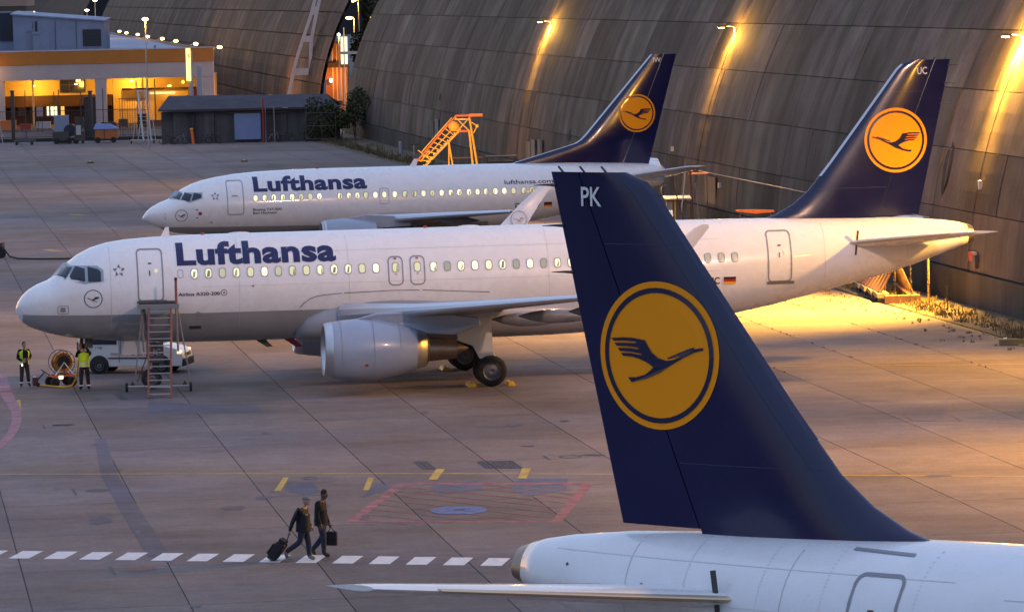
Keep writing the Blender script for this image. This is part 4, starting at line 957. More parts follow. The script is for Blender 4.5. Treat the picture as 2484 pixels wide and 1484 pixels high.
def build737(root):
    F = F737
    mk('fuselage', fus_mesh(F), M_WHITE, root, smooth=True, local=True)
    mb = MB(); rings = []
    for x in [.75, 1.2, 1.55, 2.0, 2.5, 3.1, 3.9, 4.9, 6.2, 8, 9.4]+[10+i for i in range(10)]:
        top = interp([(0, 2.2), (1, 2.22), (9.4, 2.10), (20, 2.0)], x, 1); t, b, w, m = F.dims(x)
        a0 = math.acos(max(-1, min(1, (top-m)/(m-b))))
        rings.append([(-x, sin(a)*(w+.006), m+(m-b+.006)*cos(a)) for a in [a0+(2*pi-2*a0)*i/24 for i in range(25)]])
    mk('belly_panel', mb.loft(rings, cap=False, closed=False), M_GREY, root, smooth=True, local=True)
    for sd in (1, -1):
        fo = mk('cockpit_window_frame', fill(F, [(1.18, 3.74), (1.60, 4.18), (2.98, 4.13), (2.96, 3.78), (2.28, 3.57), (1.85, 3.68)], sd, .012, rows=8), M_FRAMEC, root, local=True)
        for P in ([(1.27, 3.78), (1.62, 4.12), (2.0, 4.11), (1.72, 3.72)], [(1.80, 3.72), (2.06, 4.10), (2.45, 4.09), (2.25, 3.62)], [(2.36, 3.66), (2.53, 4.08), (2.92, 4.07), (2.90, 3.82)]):
            mk('cockpit_pane', fill(F, P, sd, .03, rows=5), M_GLASS, fo, local=True)
    o = mk('cabin_door', outline(F, rrect(4.32, 5.20, 2.86, 4.70, .14), .045, 1), M_LINE, root, local=True)
    mk('door_handle', fill(F, [(4.56, 3.85), (4.92, 3.85), (4.92, 3.90), (4.56, 3.90)], 1, .02), M_LINE, o, local=True)
    mk('overwing_exit', outline(F, rrect(12.80, 13.31, 3.2, 4.05, .13), .035, 1), mat('exit_line_pale', (.42, .36, .40), .5), root, local=True)
    xs = [5.87+.508*i for i in range(8)]
    xs2 = [10.55+.505*i for i in range(4)]
    window_set(F, root, xs, 3.72, .23, .32, 1, lambda i: True, 11, LIT[:3], LIT[3])
    window_set(F, root, [10.57, 11.08, 11.55, 12.03, 12.56, 13.06, 13.65, 14.22, 14.75, 15.26, 15.76, 16.29, 16.80, 17.28, 17.83, 18.31, 18.79, 19.32, 19.83, 20.35, 20.93, 21.4, 21.9], 3.70, .23, .32, 1, lambda i: True, 12, LIT[:3], LIT[3])
    P = lambda x, z: F.pt(x, z, 1, .014)
    text_on(P, 'Lufthansa', 5.80, 12.13, 4.09, 4.87, M_TXT, root, bold=.040, cuts=.1, keep_h=(-.01, .73), space=1.05)
    text_on(P, 'lufthansa.com', 19.88, 22.65, 4.06, 4.30, M_TXT, root, bold=.01, cuts=.1, keep_h=(-.01, .73))
    text_on(P, 'Boeing 737-500', 5.72, 7.30, 3.03, 3.16, M_BLACK, root, bold=.015, cuts=0, keep_h=(0, .7))
    text_on(P, 'Bad Nauheim', 5.72, 7.02, 2.85, 2.97, M_BLACK, root, bold=.015, cuts=0, keep_h=(0, .7))
    text_on(P, 'D-ABIW', 20.45, 21.9, 2.75, 3.0, M_BLACK, root, bold=.02, cuts=0, keep_h=(0, .7))
    flag(F, root, 22.1, 22.57, 2.74, 3.0, 1); star(F, root, 3.66, 3.88, .25, 1)
    emblem(lambda x, z, o: F.pt(x, z, 1, o), 1.80, 2.86, .33, -1, root, ring_only=True)
    for x, z in ((2.55, 3.17), (2.56, 2.72), (3.35, 2.45)): mk('probe', fill(F, [(x, z), (x+.12, z-.03), (x+.12, z+.05)], 1, .02), M_BLACK, root, local=True)
    mk('red_placard', fill(F, [(2.72, 2.88), (2.9, 2.88), (2.9, 3.04), (2.72, 3.04)], 1, .015), mat('exit_red', (.3, .02, .04), .5), root, local=True)
    mk('nose_seam', outline(F, [(.93, 2.1), (.94, 2.1), (.94, 3.55), (.93, 3.55)], .01, 1, .01), M_LINE, root, local=True)
    for x, h in ((14.8, .42), (8.0, .05)): 
        z = interp(F.T, x, 1)-.03; mk('blade_antenna', MB().prism([(-x, -.02, z), (-x-.4, -.02, z), (-x-.48, -.02, z+h), (-x-.28, -.02, z+h)], (0, .04, 0)), M_WHITE, root, local=True)
    for x in (9.6,): mk('beacon', MB().ell((-x, 0, interp(F.T, x, 1)+.02), (.08, .08, .07), 8, 5), M_RED, root, local=True, smooth=True)
    LE = [(20.45, 5.10), (24.24, 6.16), (24.55, 6.34), (24.85, 6.62), (28.74, 11.06)]
    def lex(z):
        for (xa, za_), (xb, zb_) in zip(LE, LE[1:]):
            if z <= zb_: return max(xa+(xb-xa)*(z-za_)/(zb_-za_), 20.45)
        return LE[-1][0]
    def tex(z): return 28.50+(z-4.9)*(30.20-28.50)/(11.06-4.9)
    def thick(z): return interp([(4.8, .30), (5.8, .36), (6.6, .46), (11.1, .22)], z, 1)
    def pt_(u): return 5*(0.2969*sqrt(u)-0.126*u-0.3516*u*u+0.2843*u**3-0.1036*u**4)*2*.96
    def fs(x, z):
        a, b = lex(z), tex(z); u = max(.001, min(.999, (x-a)/(b-a))); return thick(z)/2*pt_(u)
    def hg(z): return tex(z)-interp([(4.9, 1.55), (11.06, .75)], z, 1)
    def sec(z, xa, xb, n=12):
        us = [xa+(xb-xa)*((1-cos(pi*i/n))/2) for i in range(n+1)]
        return [(-x, fs(x, z), z) for x in us]+[(-x, -fs(x, z), z) for x in reversed(us)]
    zs = [4.9, 5.10, 5.4, 5.8, 6.16, 6.34, 6.62, 7.3, 8, 8.8, 9.6, 10.4, 11.06]
    mk('vertical_fin', MB().loft([sec(z, lex(z), hg(z)-.012) for z in zs]), M_BLUE, root, smooth=True, local=True, auto=35)
    mk('rudder', MB().loft([sec(z, hg(z)+.015, tex(z)-.01, 8) for z in zs]), M_BLUE, root, smooth=True, local=True, auto=35)
    mb = MB()
    for za_, zb_ in zip([5.12, 5.6]+zs[4:-1], [5.6]+zs[4:]):
        mb.loft([[(-(lex(z)-.03), 0, z), (-(lex(z)+.07), fs(lex(z)+.07, z)+.012, z), (-(lex(z)+.07), -fs(lex(z)+.07, z)-.012, z)] for z in (za_, zb_)])
    mk('fin_leading_edge', mb, M_METAL, root, local=True)
    mk('rudder_line', MB().loft([[(-hg(z)+.01, fs(hg(z), z)+.004, z), (-hg(z)-.03, fs(hg(z), z)+.004, z), (-hg(z)-.03, -fs(hg(z), z)-.004, z), (-hg(z)+.01, -fs(hg(z), z)-.004, z)] for z in (5.1, 10.5)]), M_LINE, root, local=True)
    for sd in (1, -1):
        fm = lambda x, z, o, sd=sd: Vector((-x, sd*(fs(x, z)+o), z)); emblem(fm, 27.83, 7.78, 1.07, -1, root)
    text_on(lambda u, v: Vector((-u, fs(u, v)+.02, v)), 'IW', 28.82, 29.28, 10.62, 10.88, M_REFL, root, bold=.02, cuts=0, keep_h=(0, .7), name='code_letters')
    for sd in (1, -1):
        r0 = Vector((-26.3, sd*.9, 4.20)); r1 = Vector((-29.3, sd*6.35, 4.95))
        st = mk('tailplane', MB().loft([airfoil(r0.lerp(r1, u)+(Vector((-.2, 0, 0)) if u == 1 else Vector()), 3.3-2.2*u-(.25 if u == 1 else 0), .10, n=8) for u in (0, .3, .6, .93, 1)]), M_WHITE, root, smooth=True, local=True, auto=40)
        W = [(1.2, 10.9, 6.3, 2.15, .14), (2.0, 11.6, 5.7, 2.25, .135), (5.0, 13.1, 3.9, 2.50, .12), (9.5, 15.6, 2.7, 2.85, .11), (13.8, 17.9, 1.6, 3.15, .10), (14.3, 18.5, .9, 3.18, .10)]
        wg = mk('wing', MB().loft([airfoil(Vector((-x, sd*y, z)), ch, t, n=9, camber=.01) for y, x, ch, z, t in W]), M_UNDER, root, smooth=True, local=True, auto=40)
        sl = []
        for y, x, ch, z, t in W[1:5]:
            p = Vector((-x+.035, sd*y, z)); k = ch*t*.5; sl.append([p+Vector((-.02, 0, -k*.45)), p+Vector((.02, 0, 0)), p+Vector((-.02, 0, k*.5)), p+Vector((-.25, 0, k+.02)), p+Vector((-.25, 0, -k*.85))])
        mk('slat', MB().loft(sl), M_SLAT, wg, local=True)
        ey = sd*4.83
        e = mk('engine', MB().lathe((-9.05, ey, 1.55), (-1, 0, 0), [(.06, .80), (0, .87), (.1, .94), (.5, 1.03), (1.3, 1.08), (2.2, 1.0), (3.0, .84), (3.0, .78), (2.6, .76)], 32), M_NAC, root, smooth=True, local=True, auto=45)
        mk('intake_lip', MB().lathe((-9.04, ey, 1.55), (-1, 0, 0), [(.4, .74), (.1, .78), (0, .84), (.02, .9), (.25, .99)], 32), M_METAL, e, smooth=True, local=True)
        mk('intake_duct', MB().lathe((-9.04, ey, 1.55), (-1, 0, 0), [(.4, .74), (.9, .76), (.9, .02)], 24), M_STEELD, e, local=True)
        mk('core_cowl', MB().lathe((-11.9, ey, 1.5), (-1, 0, 0), [(0, .66), (.6, .5), (1.5, .36), (1.5, .3)], 24), M_EXH, e, smooth=True, local=True)
        mk('pylon', MB().loft([[(-9.8, ey+.12*k, 2.5), (-11.5, ey+.2*k, 2.75), (-14, ey+.2*k, 2.6), (-14, ey+.15*k, 2.1), (-11, ey+.15*k, 2.0)] for k in (-1, 1)]), M_NAC, e, local=True)
        g_ = mk('main_gear_leg', MB().tube([(-14.6, sd*2.6, 2.1), (-14.6, sd*2.62, .5)], .11, 10), M_STEEL, root, local=True)
        for dy in (-.4, .4): wheel(g_, (-14.6, sd*2.62+dy, .52), .52, .34)
        if sd == 1:
            mk('flap_track_fairing', MB().loft([[Vector((-15.0-2.4*u, 7.5, 2.5-.1*u))+Vector((0, .15*k*cos(a), .24*k*sin(a))) for a in [2*pi*i/10 for i in range(10)]] for u, k in ((0, .1), (.3, 1), (.7, .8), (1, .08))]), M_UNDER, wg, smooth=True, local=True)
    g_ = mk('nose_gear_leg', MB().tube([(-4.0, 0, 1.9), (-4.0, 0, .4)], .07, 8), M_STEEL, root, local=True)
    for dy in (-.2, .2): wheel(g_, (-4.0, dy, .33), .33, .19)
iw = thing('airliner', 'white airliner behind the middle one with lit cabin windows, smaller blue fin with code IW', 'airliner', (-20.12, 247.89, 0), 3.323)
build737(iw)
PK_ = KL
# ------------------------------------------------------------------ terminal block at the back left
M_CREAM = mat('cream_render', (0.42, 0.36, 0.34), 0.8, var=0.12, vs=0.4)
M_FASCIA = mat('yellow_fascia', (0.42, 0.155, 0.015), 0.6, var=0.1, vs=0.5)
M_YWALL = mat('yellow_wall', (0.50, 0.34, 0.11), 0.7, var=0.15, vs=0.4)
M_ROOF = mat('pale_roof', (0.22, 0.26, 0.36), 0.6, var=0.35, vs=0.25)
M_ROOFD = mat('dark_roof', (0.03, 0.03, 0.04), 0.8)
M_PLANT = mat('plant_room_cladding', (0.20, 0.22, 0.29), 0.6, var=0.15, vs=0.5)
M_DARKW = mat('dark_glazing', (0.02, 0.018, 0.015), 0.15, spec=.8)
M_WFR = mat('dark_window_frame', (0.05, 0.04, 0.035), 0.5)
M_BROWN = mat('brown_band', (0.035, 0.012, 0.006), 0.8, var=.2, vs=.5)
def P_(name, boxes, m, root, **k):
    mb = MB()
    for b in boxes: mb.bb(*b)
    return mk(name, mb, m, root, **k)
tb = thing('terminal_building', 'long low building with yellow fascia and open bays glowing orange inside', 'building', (-46, 520, 0))
P_('fascia', [(-66, -33.9, 519.8, 520.3, 7.25, 8.75)], M_FASCIA, tb)
P_('fascia_trim', [(-66, -33.85, 519.75, 520.35, 8.78, 8.9)], M_PALEBOX, tb)
P_('beam_wall', [(-66, -33.95, 519.9, 520.5, 5.45, 7.22)], M_CREAM, tb)
for x0, x1 in ((-47.72, -46.45), (-36.0, -33.95), (-59.4, -58.3)): P_('column', [(x0, x1, 519.95, 520.9, 0, 5.43)], M_CREAM, tb)
mk('side_wall', MB().loft([[(-34.4, 520.95, 0), (-34.15, 520.95, 0), (-34.15, 520.95, 7.2), (-34.4, 520.95, 7.2)], [(-38.1, 547.9, 0), (-37.9, 547.9, 0), (-37.9, 547.9, 7.2), (-38.1, 547.9, 7.2)]]), M_CREAM, tb)
P_('soffit', [(-66, -34.3, 520.6, 531, 5.5, 5.7)], M_CREAM, tb)
P_('back_wall', [(-66, -46.6, 530, 530.3, 3.4, 5.48)], M_YWALL, tb); P_('back_wall', [(-46.55, -34.3, 530, 530.3, 0.0, 5.48)], M_YWALL, tb)
P_('brown_band', [(-66, -46.7, 529.2, 529.8, 2.15, 3.45)], M_BROWN, tb); P_('canopy_band', [(-45.2, -37.5, 527.4, 527.9, 2.6, 4.0)], M_YWALL, tb)
P_('canopy_band', [(-45.2, -36.5, 526.4, 526.9, 3.95, 4.15)], M_BROWN, tb)
P_('back_wall', [(-66, -46.6, 531.5, 531.8, 0, 3.4)], M_BROWN, tb)
w = P_('window', [(-52.8, -49.8, 529.7, 529.95, 3.75, 5.4)], M_WFR, tb)
for x0, x1 in ((-52.7, -51.7), (-51.6, -51.0), (-50.85, -49.9)):
    for z0, z1 in ((3.85, 4.6), (4.7, 5.35)): P_('pane', [(x0, x1, 529.6, 529.69, z0, z1)], M_DARKW, w)
P_('lit_pane', [(-50.85, -50.3, 529.5, 529.58, 4.95, 5.35)], mat('pane_lit', (.8, .7, .3), .4, emit=(1, .75, .25), es=1.0), w)
M_LITWIN = mat('lit_window', (.8, .8, .6), .4, emit=(1, .93, .55), es=1.6)
for x0, x1, m in ((-58.0, -57.1, M_DARKW), (-54.55, -54.35, M_LITWIN), (-54.1, -53.55, M_LITWIN), (-53.48, -53.38, M_LITWIN), (-56.6, -55.9, M_DARKW), (-52.9, -52.5, mat('amber_window', (.8, .5, .1), .4, emit=(1, .5, .1), es=.8))):
    P_('ground_window', [(x0, x1, 531.3, 531.45, 1.05, 2.15)], m, tb)
for x in (-55.8, -42.9): P_('lamp_column', [(x, x+.22, 527, 527.2, 0, 5.4)], M_CREAM, tb)
mb = MB(); mb.tube([(-41.3, 526, 0), (-41.3, 526, 5.2)], .08, 8); mk('post', mb, M_STEELD, tb)
mb = MB()
for x, z in ((-38.2, 4.7),): mb.ell((x, 529.4, z), (.2, .12, .2), 10, 6)
mk('bulkhead_light', mb, mat('bulkhead_glow', (1, .6, .1), .4, emit=(1, .55, .08), es=1.6), tb)
mb = MB()
for z in (3.55, 3.42): mb.bb(-42.0, -39.0, 527.2, 527.3, z, z+.05)
mk('strip_light', mb, mat('strip_glow', (1, .9, .6), .4, emit=(1, .85, .5), es=1.0), tb, kind='stuff')
P_('roof_deck', [(-66, -38.2, 520.4, 548, 7.3, 7.5)], M_ROOFD, tb)
# sloping pale roof surface seen over the fascia, with dark seams
mb = MB(); mb.loft([[(-66, 521, 8.3), (-34.6, 521, 8.3)], [(-66, 545, 8.4), (-37.9, 545, 8.4)]], cap=False, closed=False); mk('roof_membrane', mb, M_ROOF, tb)
mb = MB()
mb.loft([[(-66, 545.1, 8.4), (-38.0, 545.1, 8.4)], [(-100, 820, 8.5), (-74.5, 820, 8.5)]], cap=False, closed=False); mk('long_roof', mb, M_ROOF, tb)
mb = MB(); mb.loft([[(-35.0, 520.5, 8.2), (-34.4, 520.5, 8.2), (-34.4, 520.5, 8.65), (-35.0, 520.5, 8.65)], [(-74.6, 822, 8.2), (-74.0, 822, 8.2), (-74.0, 822, 8.7), (-74.6, 822, 8.7)]]); mk('roof_parapet', mb, M_STEELD, tb)
mb = MB(); mb.loft([[(-38.3, 548, 0), (-38.1, 548, 0), (-38.1, 548, 8.2), (-38.3, 548, 8.2)], [(-74.5, 822, 0), (-74.3, 822, 0), (-74.3, 822, 8.2), (-74.5, 822, 8.2)]]); mk('long_wall', mb, M_CREAM, tb)
for k, (x0, y0, x1, y1) in enumerate(((-61.5, 527, -56.5, 522), (-57.5, 535, -55, 523), (-50, 540, -40, 525))):
    mb = MB(); mb.tube([(x0, y0, 8.42), (x1, y1, 8.40)], .10, 6); mk('roof_kerb', mb, M_ROOFD, tb)
for x, y, w_, h_ in ((-42.8, 545, .3, .5), (-55.4, 541, .5, .3), (-46.5, 530, .3, .25)): P_('roof_cowl', [(x, x+w_, y, y+w_, 8.4, 8.4+h_)], M_PLANT, tb)
pr = thing('plant_room', 'bluish rooftop plant room with a big black louvre on the yellow-fascia building', 'plant room', (-56, 562, 8.4))
mb = MB(); mb.loft([[(-61.4, 560, 8.4), (-50.1, 560, 8.4), (-50.1, 560, 11.85), (-61.4, 560, 12.9)], [(-61.4, 568, 8.4), (-50.1, 568, 8.4), (-50.1, 568, 12.1), (-61.4, 568, 13.2)]]); mk('walls', mb, M_PLANT, pr)
mb = MB(); mb.loft([[(-61.7, 559.7, 12.92), (-49.9, 559.7, 11.87), (-49.9, 559.7, 12.02), (-61.7, 559.7, 13.07)], [(-61.7, 568.3, 13.22), (-49.9, 568.3, 12.12), (-49.9, 568.3, 12.3), (-61.7, 568.3, 13.4)]]); mk('roof', mb, M_ROOF, pr)
lv = P_('louvre', [(-52.75, -50.5, 559.85, 559.98, 8.85, 10.9)], M_BLACK, pr)
for k in range(8): P_('louvre_blade', [(-52.7, -50.55, 559.78, 559.84, 8.95+k*.24, 9.02+k*.24)], M_STEELD, lv)
for x in (-59, -56.2, -53.6): P_('cladding_joint', [(x, x+.06, 559.94, 559.99, 8.5, 12.0)], M_STEELD, pr)
pl2 = thing('plant_room', 'second bluish rooftop unit cut by the left edge of the photo', 'plant room', (-67, 572, 8.4))
P_('walls', [(-72, -62.5, 570, 578, 8.4, 13.1)], M_PLANT, pl2); P_('recess', [(-64.2, -62.6, 569.8, 569.98, 9.6, 13.0)], M_ROOFD, pl2); P_('roof', [(-72.2, -62.3, 569.7, 578.2, 13.12, 13.3)], M_ROOF, pl2)
for k, (x0, x1, y, z1) in enumerate(((-58.0, -56.9, 541, 11.2), (-57.0, -56.0, 540, 10.9))):
    st = thing('roof_vent', ['short boxy grey roof vent left of the tall flue on the plant room roof', 'boxy roof vent carrying the thin dark flue'][k], 'vent', ((x0+x1)/2, y, 8.4))
    P_('shaft', [(x0+.1, x1-.1, y, y+.9, 8.4, z1-.3)], M_PLANT, st); P_('cap', [(x0, x1, y-.1, y+1, z1-.28, z1)], M_PLANT, st)
    if k: P_('flue', [(x0+.35, x0+.65, y+.3, y+.6, z1+.01, z1+1.25)], M_ROOFD, st)
tp = thing('control_building', 'building with a dark window band at the very top left corner', 'building', (-71, 640, 0))
P_('walls', [(-76, -68.2, 640, 650, 0, 13.1)], M_CREAM, tp); P_('window_band', [(-76, -68.3, 639.8, 639.98, 13.12, 13.85)], M_DARKW, tp); P_('upper_wall', [(-76, -68.1, 639.7, 650, 13.87, 18)], mat('sandy_wall', (.30, .20, .14), .8), tp)
# clutter on the ground floor behind the fence
CLUT = [(-57.2, 510, 2.6, 1.1, M_ORANGE), (-54.6, 508, 1.2, .7, M_RED), (-53.0, 512, 1.6, .8, M_PALEBOX), (-50.6, 508, 1.3, 1.6, M_ORANGE), (-49.1, 514, 1.0, 1.2, M_STEELD), (-45.2, 508, 1.6, .7, M_STEELD), (-43.9, 512, 1.0, .9, M_RUST), (-41.6, 510, 1.0, 1.5, M_BROWN), (-39.8, 509, 1.6, .8, M_RUST), (-38.2, 511, .9, 1.1, M_PALEBOX)]
CN = ['orange crate', 'low red crate', 'pale crate', 'tall orange cabinet', 'dark cabinet', 'low dark crate', 'rusty crate', 'tall brown cabinet', 'long rusty bin', 'pale narrow cabinet']
for (x, y, w_, h_, m), nm in zip(CLUT, CN):
    q = thing('storage_box', nm + ' standing in the lit yard behind the fence', 'crate', (x, y, 0))
    P_('body', [(x-w_/2, x+w_/2, y-.4, y+.4, .12, h_)], m, q); P_('lid', [(x-w_/2-.04, x+w_/2+.04, y-.44, y+.44, h_+.01, h_+.07)], m, q); P_('foot', [(x-w_/2, x-w_/2+.15, y-.4, y+.4, 0, .11)], M_STEELD, q); P_('foot', [(x+w_/2-.15, x+w_/2, y-.4, y+.4, 0, .11)], M_STEELD, q)
sg = thing('notice_board', 'pale notice sign with two lines of grey writing on posts in the lit yard', 'sign', (-52.15, 500, 0))
P_('board', [(-52.5, -51.8, 499.95, 500.05, 1.8, 2.85)], mat('pinkish_board', (.45, .3, .27), .6), sg)
for x in (-52.4, -51.95): P_('post', [(x, x+.07, 500.06, 500.12, 0, 1.8)], M_STEELD, sg)
# interior lamps that make the bays glow
for k, (x, y, z, p) in enumerate(((-55.6, 527.5, 4.6, 900), (-50.5, 526, 4.7, 600), (-44.2, 527.8, 4.9, 1200), (-39.5, 525, 4.3, 500), (-60, 522, 4.8, 700))):
    lf = thing('bay_lamp', ['orange lamp inside the left open bay near the thin column', 'orange lamp inside the left bay near the dark window', 'orange lamp inside the right bay beside the column', 'orange lamp at the far end of the right bay', 'orange lamp at the left edge of the photo under the beam'][k], 'lamp', (x, y, z))
    mk('lamp_body', MB().bb(x-.2, x+.2, y-.15, y+.15, z+.12, z+.22), M_STEELD, lf); mk('lamp_glass', MB().bb(x-.15, x+.15, y-.12, y+.12, z+.06, z+.11), M_LAMPGLOW, lf)
    pointl('lamp_light', (x, y, z-.05), p, (1, .50, .07), .2, lf)
# a lamp on the fascia at the left edge
lf = thing('fascia_lamp', 'bright lamp washing the beam at the left edge of the photo', 'lamp', (-60.5, 518.6, 6.6)); mk('lamp_body', MB().bb(-60.7, -60.3, 518.4, 518.8, 6.6, 6.8), M_STEELD, lf); pointl('lamp_light', (-60.5, 518.3, 6.3), 260, (1, .5, .1), .15, lf)
# small lamps along the roof edge
for k, (x, y) in enumerate(((-71.3, 820), (-66.9, 783), (-61.9, 746), (-57.0, 705), (-51.8, 667), (-47.0, 629), (-41.4, 588), (-35.6, 546))):
    l_ = thing('roof_edge_lamp', ['smallest, faintest farthest', 'second farthest', 'third farthest', 'fourth farthest', 'fourth nearest', 'third nearest', 'second nearest', 'nearest and brightest'][k] + ' glowing lamp on the roof edge line', 'lamp', (x, y, 8.2), group='lamps along the roof edge')
    mk('arm', MB().tube([(x, y, 8.2), (x+.1, y, 8.45), (x+.5, y, 8.5)], .05, 5), M_STEELD, l_)
    mk('lamp_head', MB().ell((x+.75, y, 8.5), (.32, .32, .2), 10, 6), mat('roof_lamp_glow', (1, .7, .3), .4, emit=(1, .55, .16), es=9), l_)
    if k > 2: pointl('lamp_light', (x+1.1, y, 8.1), 900, SODIUM, .2, l_)
# lamps and a tall mast
PK_ = KL
def mast(name, label, x, y, z, head=.35, es=18, power=1500, arm=0, group=None, r=.09, col=(1, .52, .14)):
    m_ = thing(name, label, 'lamp', (x, y, 0), group=group)
    mk('pole', MB().tube([(x, y, 0), (x, y, z)], [r, r*.6], 8), M_STEEL, m_)
    mk('lamp_head', MB().ell((x+arm, y, z+.05), (head, head, .16), 10, 6), mat('mast_glow_%d' % int(es), (1, .7, .3), .4, emit=col, es=es), m_)
    if arm: mk('arm', MB().tube([(x, y, z), (x+arm, y, z+.08)], .05, 6), M_STEEL, m_)
    if power: 
        pointl('lamp_light', (x+arm, y-.25, z-.35), power, SODIUM, .2, m_)
    return m_
mm = mast('mast_lamp', 'tall thin street lamp in front of the yellow-fascia building, glowing at its tip', -35.3, 440, 12.6, head=.3, es=30, power=900)
mast('street_lamp', 'sodium street lamp in the gap, lower left one of the pair', -18.9, 560, 11.55, arm=-.6, es=18, power=2500, head=.45, group='street lamps in the gap between the shells')
mast('street_lamp', 'sodium street lamp in the gap, upper left one on a longer post', -19.6, 600, 13.6, arm=-.7, es=18, power=1800, head=.4, group='street lamps in the gap between the shells')
mast('street_lamp', 'sodium street lamp in the gap nearest the big concrete shell', -15.05, 500, 12.0, arm=.6, es=18, power=1800, head=.42, group='street lamps in the gap between the shells')
mast('white_lamp', 'small white lamp beside the tall lit sign in the gap', -19.36, 520, 9.9, head=.16, es=14, power=200, col=(1, .98, .9))
for k, (x, z) in enumerate(((-73.65, 12.7), (-65.2, 12.8), (-63.9, 14.3))):
    mast('distant_lamp', ['distant lamp above the rooftop unit at top left', 'distant white lamp between the far shells at top left', 'distant orange lamp cut by the top edge at top left'][k], x, 700, z, head=.35, es=9, power=0, col=(1, .75, .45))
yl_ = thing('yard_lamp', 'orange lamp behind the plant rooms between the far shells', 'lamp', (-66, 690, 0)); mk('pole', MB().tube([(-66, 690.5, 0), (-66, 690.5, 11.3)], .1, 6), M_STEELD, yl_); pointl('lamp_light', (-66, 690, 11), 6000, SODIUM, .3, yl_)
# wash lamps at the foot of the second shell
for k, (x, y) in enumerate(((-31.5, 560), (-27.5, 520), (-24.6, 500))):
    l_ = thing('ground_lamp', ['orange ground lamp lighting the foot of the far shell beside the white post', 'orange ground lamp behind the shed ridge', 'orange ground lamp at the foot of the white pylon'][k], 'lamp', (x, y, 0))
    mk('post', MB().tube([(x, y, 0), (x, y, 3.0)], .05, 6), M_STEELD, l_); mk('lamp_head', MB().bb(x-.2, x+.2, y-.15, y+.15, 3.0, 3.2), M_STEELD, l_); pointl('lamp_light', (x, y+.4, 3.1), 2600, (1, .38, .07), .2, l_)
# tall signs
s_ = thing('totem_sign', 'tall glowing yellow sign panel on a pale post before the building corner', 'sign', (-34, 480, 0))
mk('post', MB().tube([(-33.82, 480.2, 0), (-33.82, 480.2, 9.0)], .22, 10), M_PALEBOX, s_)
P_('sign_panel', [(-34.25, -33.78, 479.7, 479.95, 5.75, 9.25)], mat('sign_glow', (1, .8, .2), .4, emit=(1, .74, .20), es=1.5), s_)
P_('sign_mark', [(-33.98, -33.85, 479.66, 479.69, 8.2, 8.7)], M_STEELD, s_)
s_ = thing('white_column', 'pale bluish square column with a short arm beside the yellow sign', 'post', (-33, 482, 0))
P_('shaft', [(-33.28, -32.72, 481.8, 482.3, 0, 7.3)], M_PALEBOX, s_); P_('arm', [(-33.6, -33.3, 481.9, 482.2, 7.25, 7.5)], M_PALEBOX, s_); P_('red_panel', [(-33.66, -33.32, 481.9, 482.0, 3.8, 4.9)], M_RED, s_)
s_ = thing('road_sign', 'tall pale lit twin sign panel on a thin pole in the gap between shells', 'sign', (-18.1, 500, 0))
mk('pole', MB().tube([(-18.1, 500, 0), (-18.05, 500, 10.9)], .07, 6), M_STEEL, s_)
ms = mat('pale_sign_glow', (.8, .85, .5), .4, emit=(.85, .9, .55), es=.85)
for x0, x1 in ((-18.42, -18.14), (-17.98, -17.68)):
    P_('sign_panel', [(x0, x1, 499.8, 499.9, 8.25, 9.9)], ms, s_); P_('sign_panel', [(x0, x1, 499.8, 499.9, 6.85, 7.95)], ms, s_)
P_('cross_bar', [(-18.45, -17.68, 499.75, 499.95, 7.97, 8.2)], M_STEEL, s_)
s_ = thing('gantry', 'pale right angled gantry frame beside the lit road sign', 'gantry', (-16.4, 500, 0))
P_('beam', [(-17.66, -16.15, 499.9, 500.1, 7.95, 8.25)], M_PALEBOX, s_); P_('leg', [(-16.5, -16.15, 499.9, 500.1, 0, 7.94)], M_PALEBOX, s_)
gb = thing('street_house', 'narrow orange-lit building with posts seen through the gap', 'building', (-20, 530, 0))
P_('wall', [(-21.4, -18.8, 530, 536, 0, 6.7)], mat('brick_red', (.28, .10, .05), .8, var=.2, vs=1), gb); P_('upper_wall', [(-20.6, -19.2, 530, 536, 6.72, 9.0)], mat('brick_red', (.28, .1, .05), .8), gb)
for x in (-20.6, -20.1, -19.6, -19.1): P_('pilaster', [(x, x+.14, 529.8, 529.98, 2, 8.8)], M_YWALL, gb)
P_('ledge', [(-21.5, -18.7, 529.5, 529.79, 6.0, 6.6)], M_BROWN, gb); pointl('lamp_light', (-20, 527, 5), 900, (1, .4, .06), .2, gb)
mk('white_light', MB().ell((-20.75, 529, 4.5), (.18, .18, .25), 8, 5), mat('bright_spot', (1, .9, .8), .4, emit=(1, .85, .7), es=8), gb)
mk('green_light', MB().ell((-18.0, 528, 4.2), (.10, .1, .1), 8, 5), mat('green_spot', (0, .6, .4), .4, emit=(.05, .8, .5), es=2), gb)
# pylon between the shells
M_PYL = mat('pylon_paint', (.40, .44, .50), .55, var=.15, vs=.5)
py = thing('edge_pylon', 'tall white slanting pylon frame with long openings before the far shell', 'pylon', (-24.5, 540, 0))
def bar2(mb, a, b, w, d=.9):
    a = Vector(a); b = Vector(b); n = Vector((1, 0, 0))*w/2; q = Vector((0, d, 0))
    return mb.loft([[a-n, a+n, a+n+q, a-n+q], [b-n, b+n, b+n+q, b-n+q]])
mb = MB()
Lp = [(-27.0, 0), (-26.35, 2.5), (-25.35, 6.6), (-24.5, 9.1), (-23.3, 12.4), (-22.6, 15), (-21.2, 20)]
Rp = [(-23.75, 0), (-23.7, 2.5), (-23.65, 5.3), (-23.45, 9.0), (-22.9, 11.6), (-22.3, 14), (-21.0, 18)]
for Q in (Lp, Rp):
    for a, b in zip(Q, Q[1:]): bar2(mb, (a[0], 540, a[1]), (b[0], 540, b[1]), .42)
mk('leg_frame', mb, M_PYL, py)
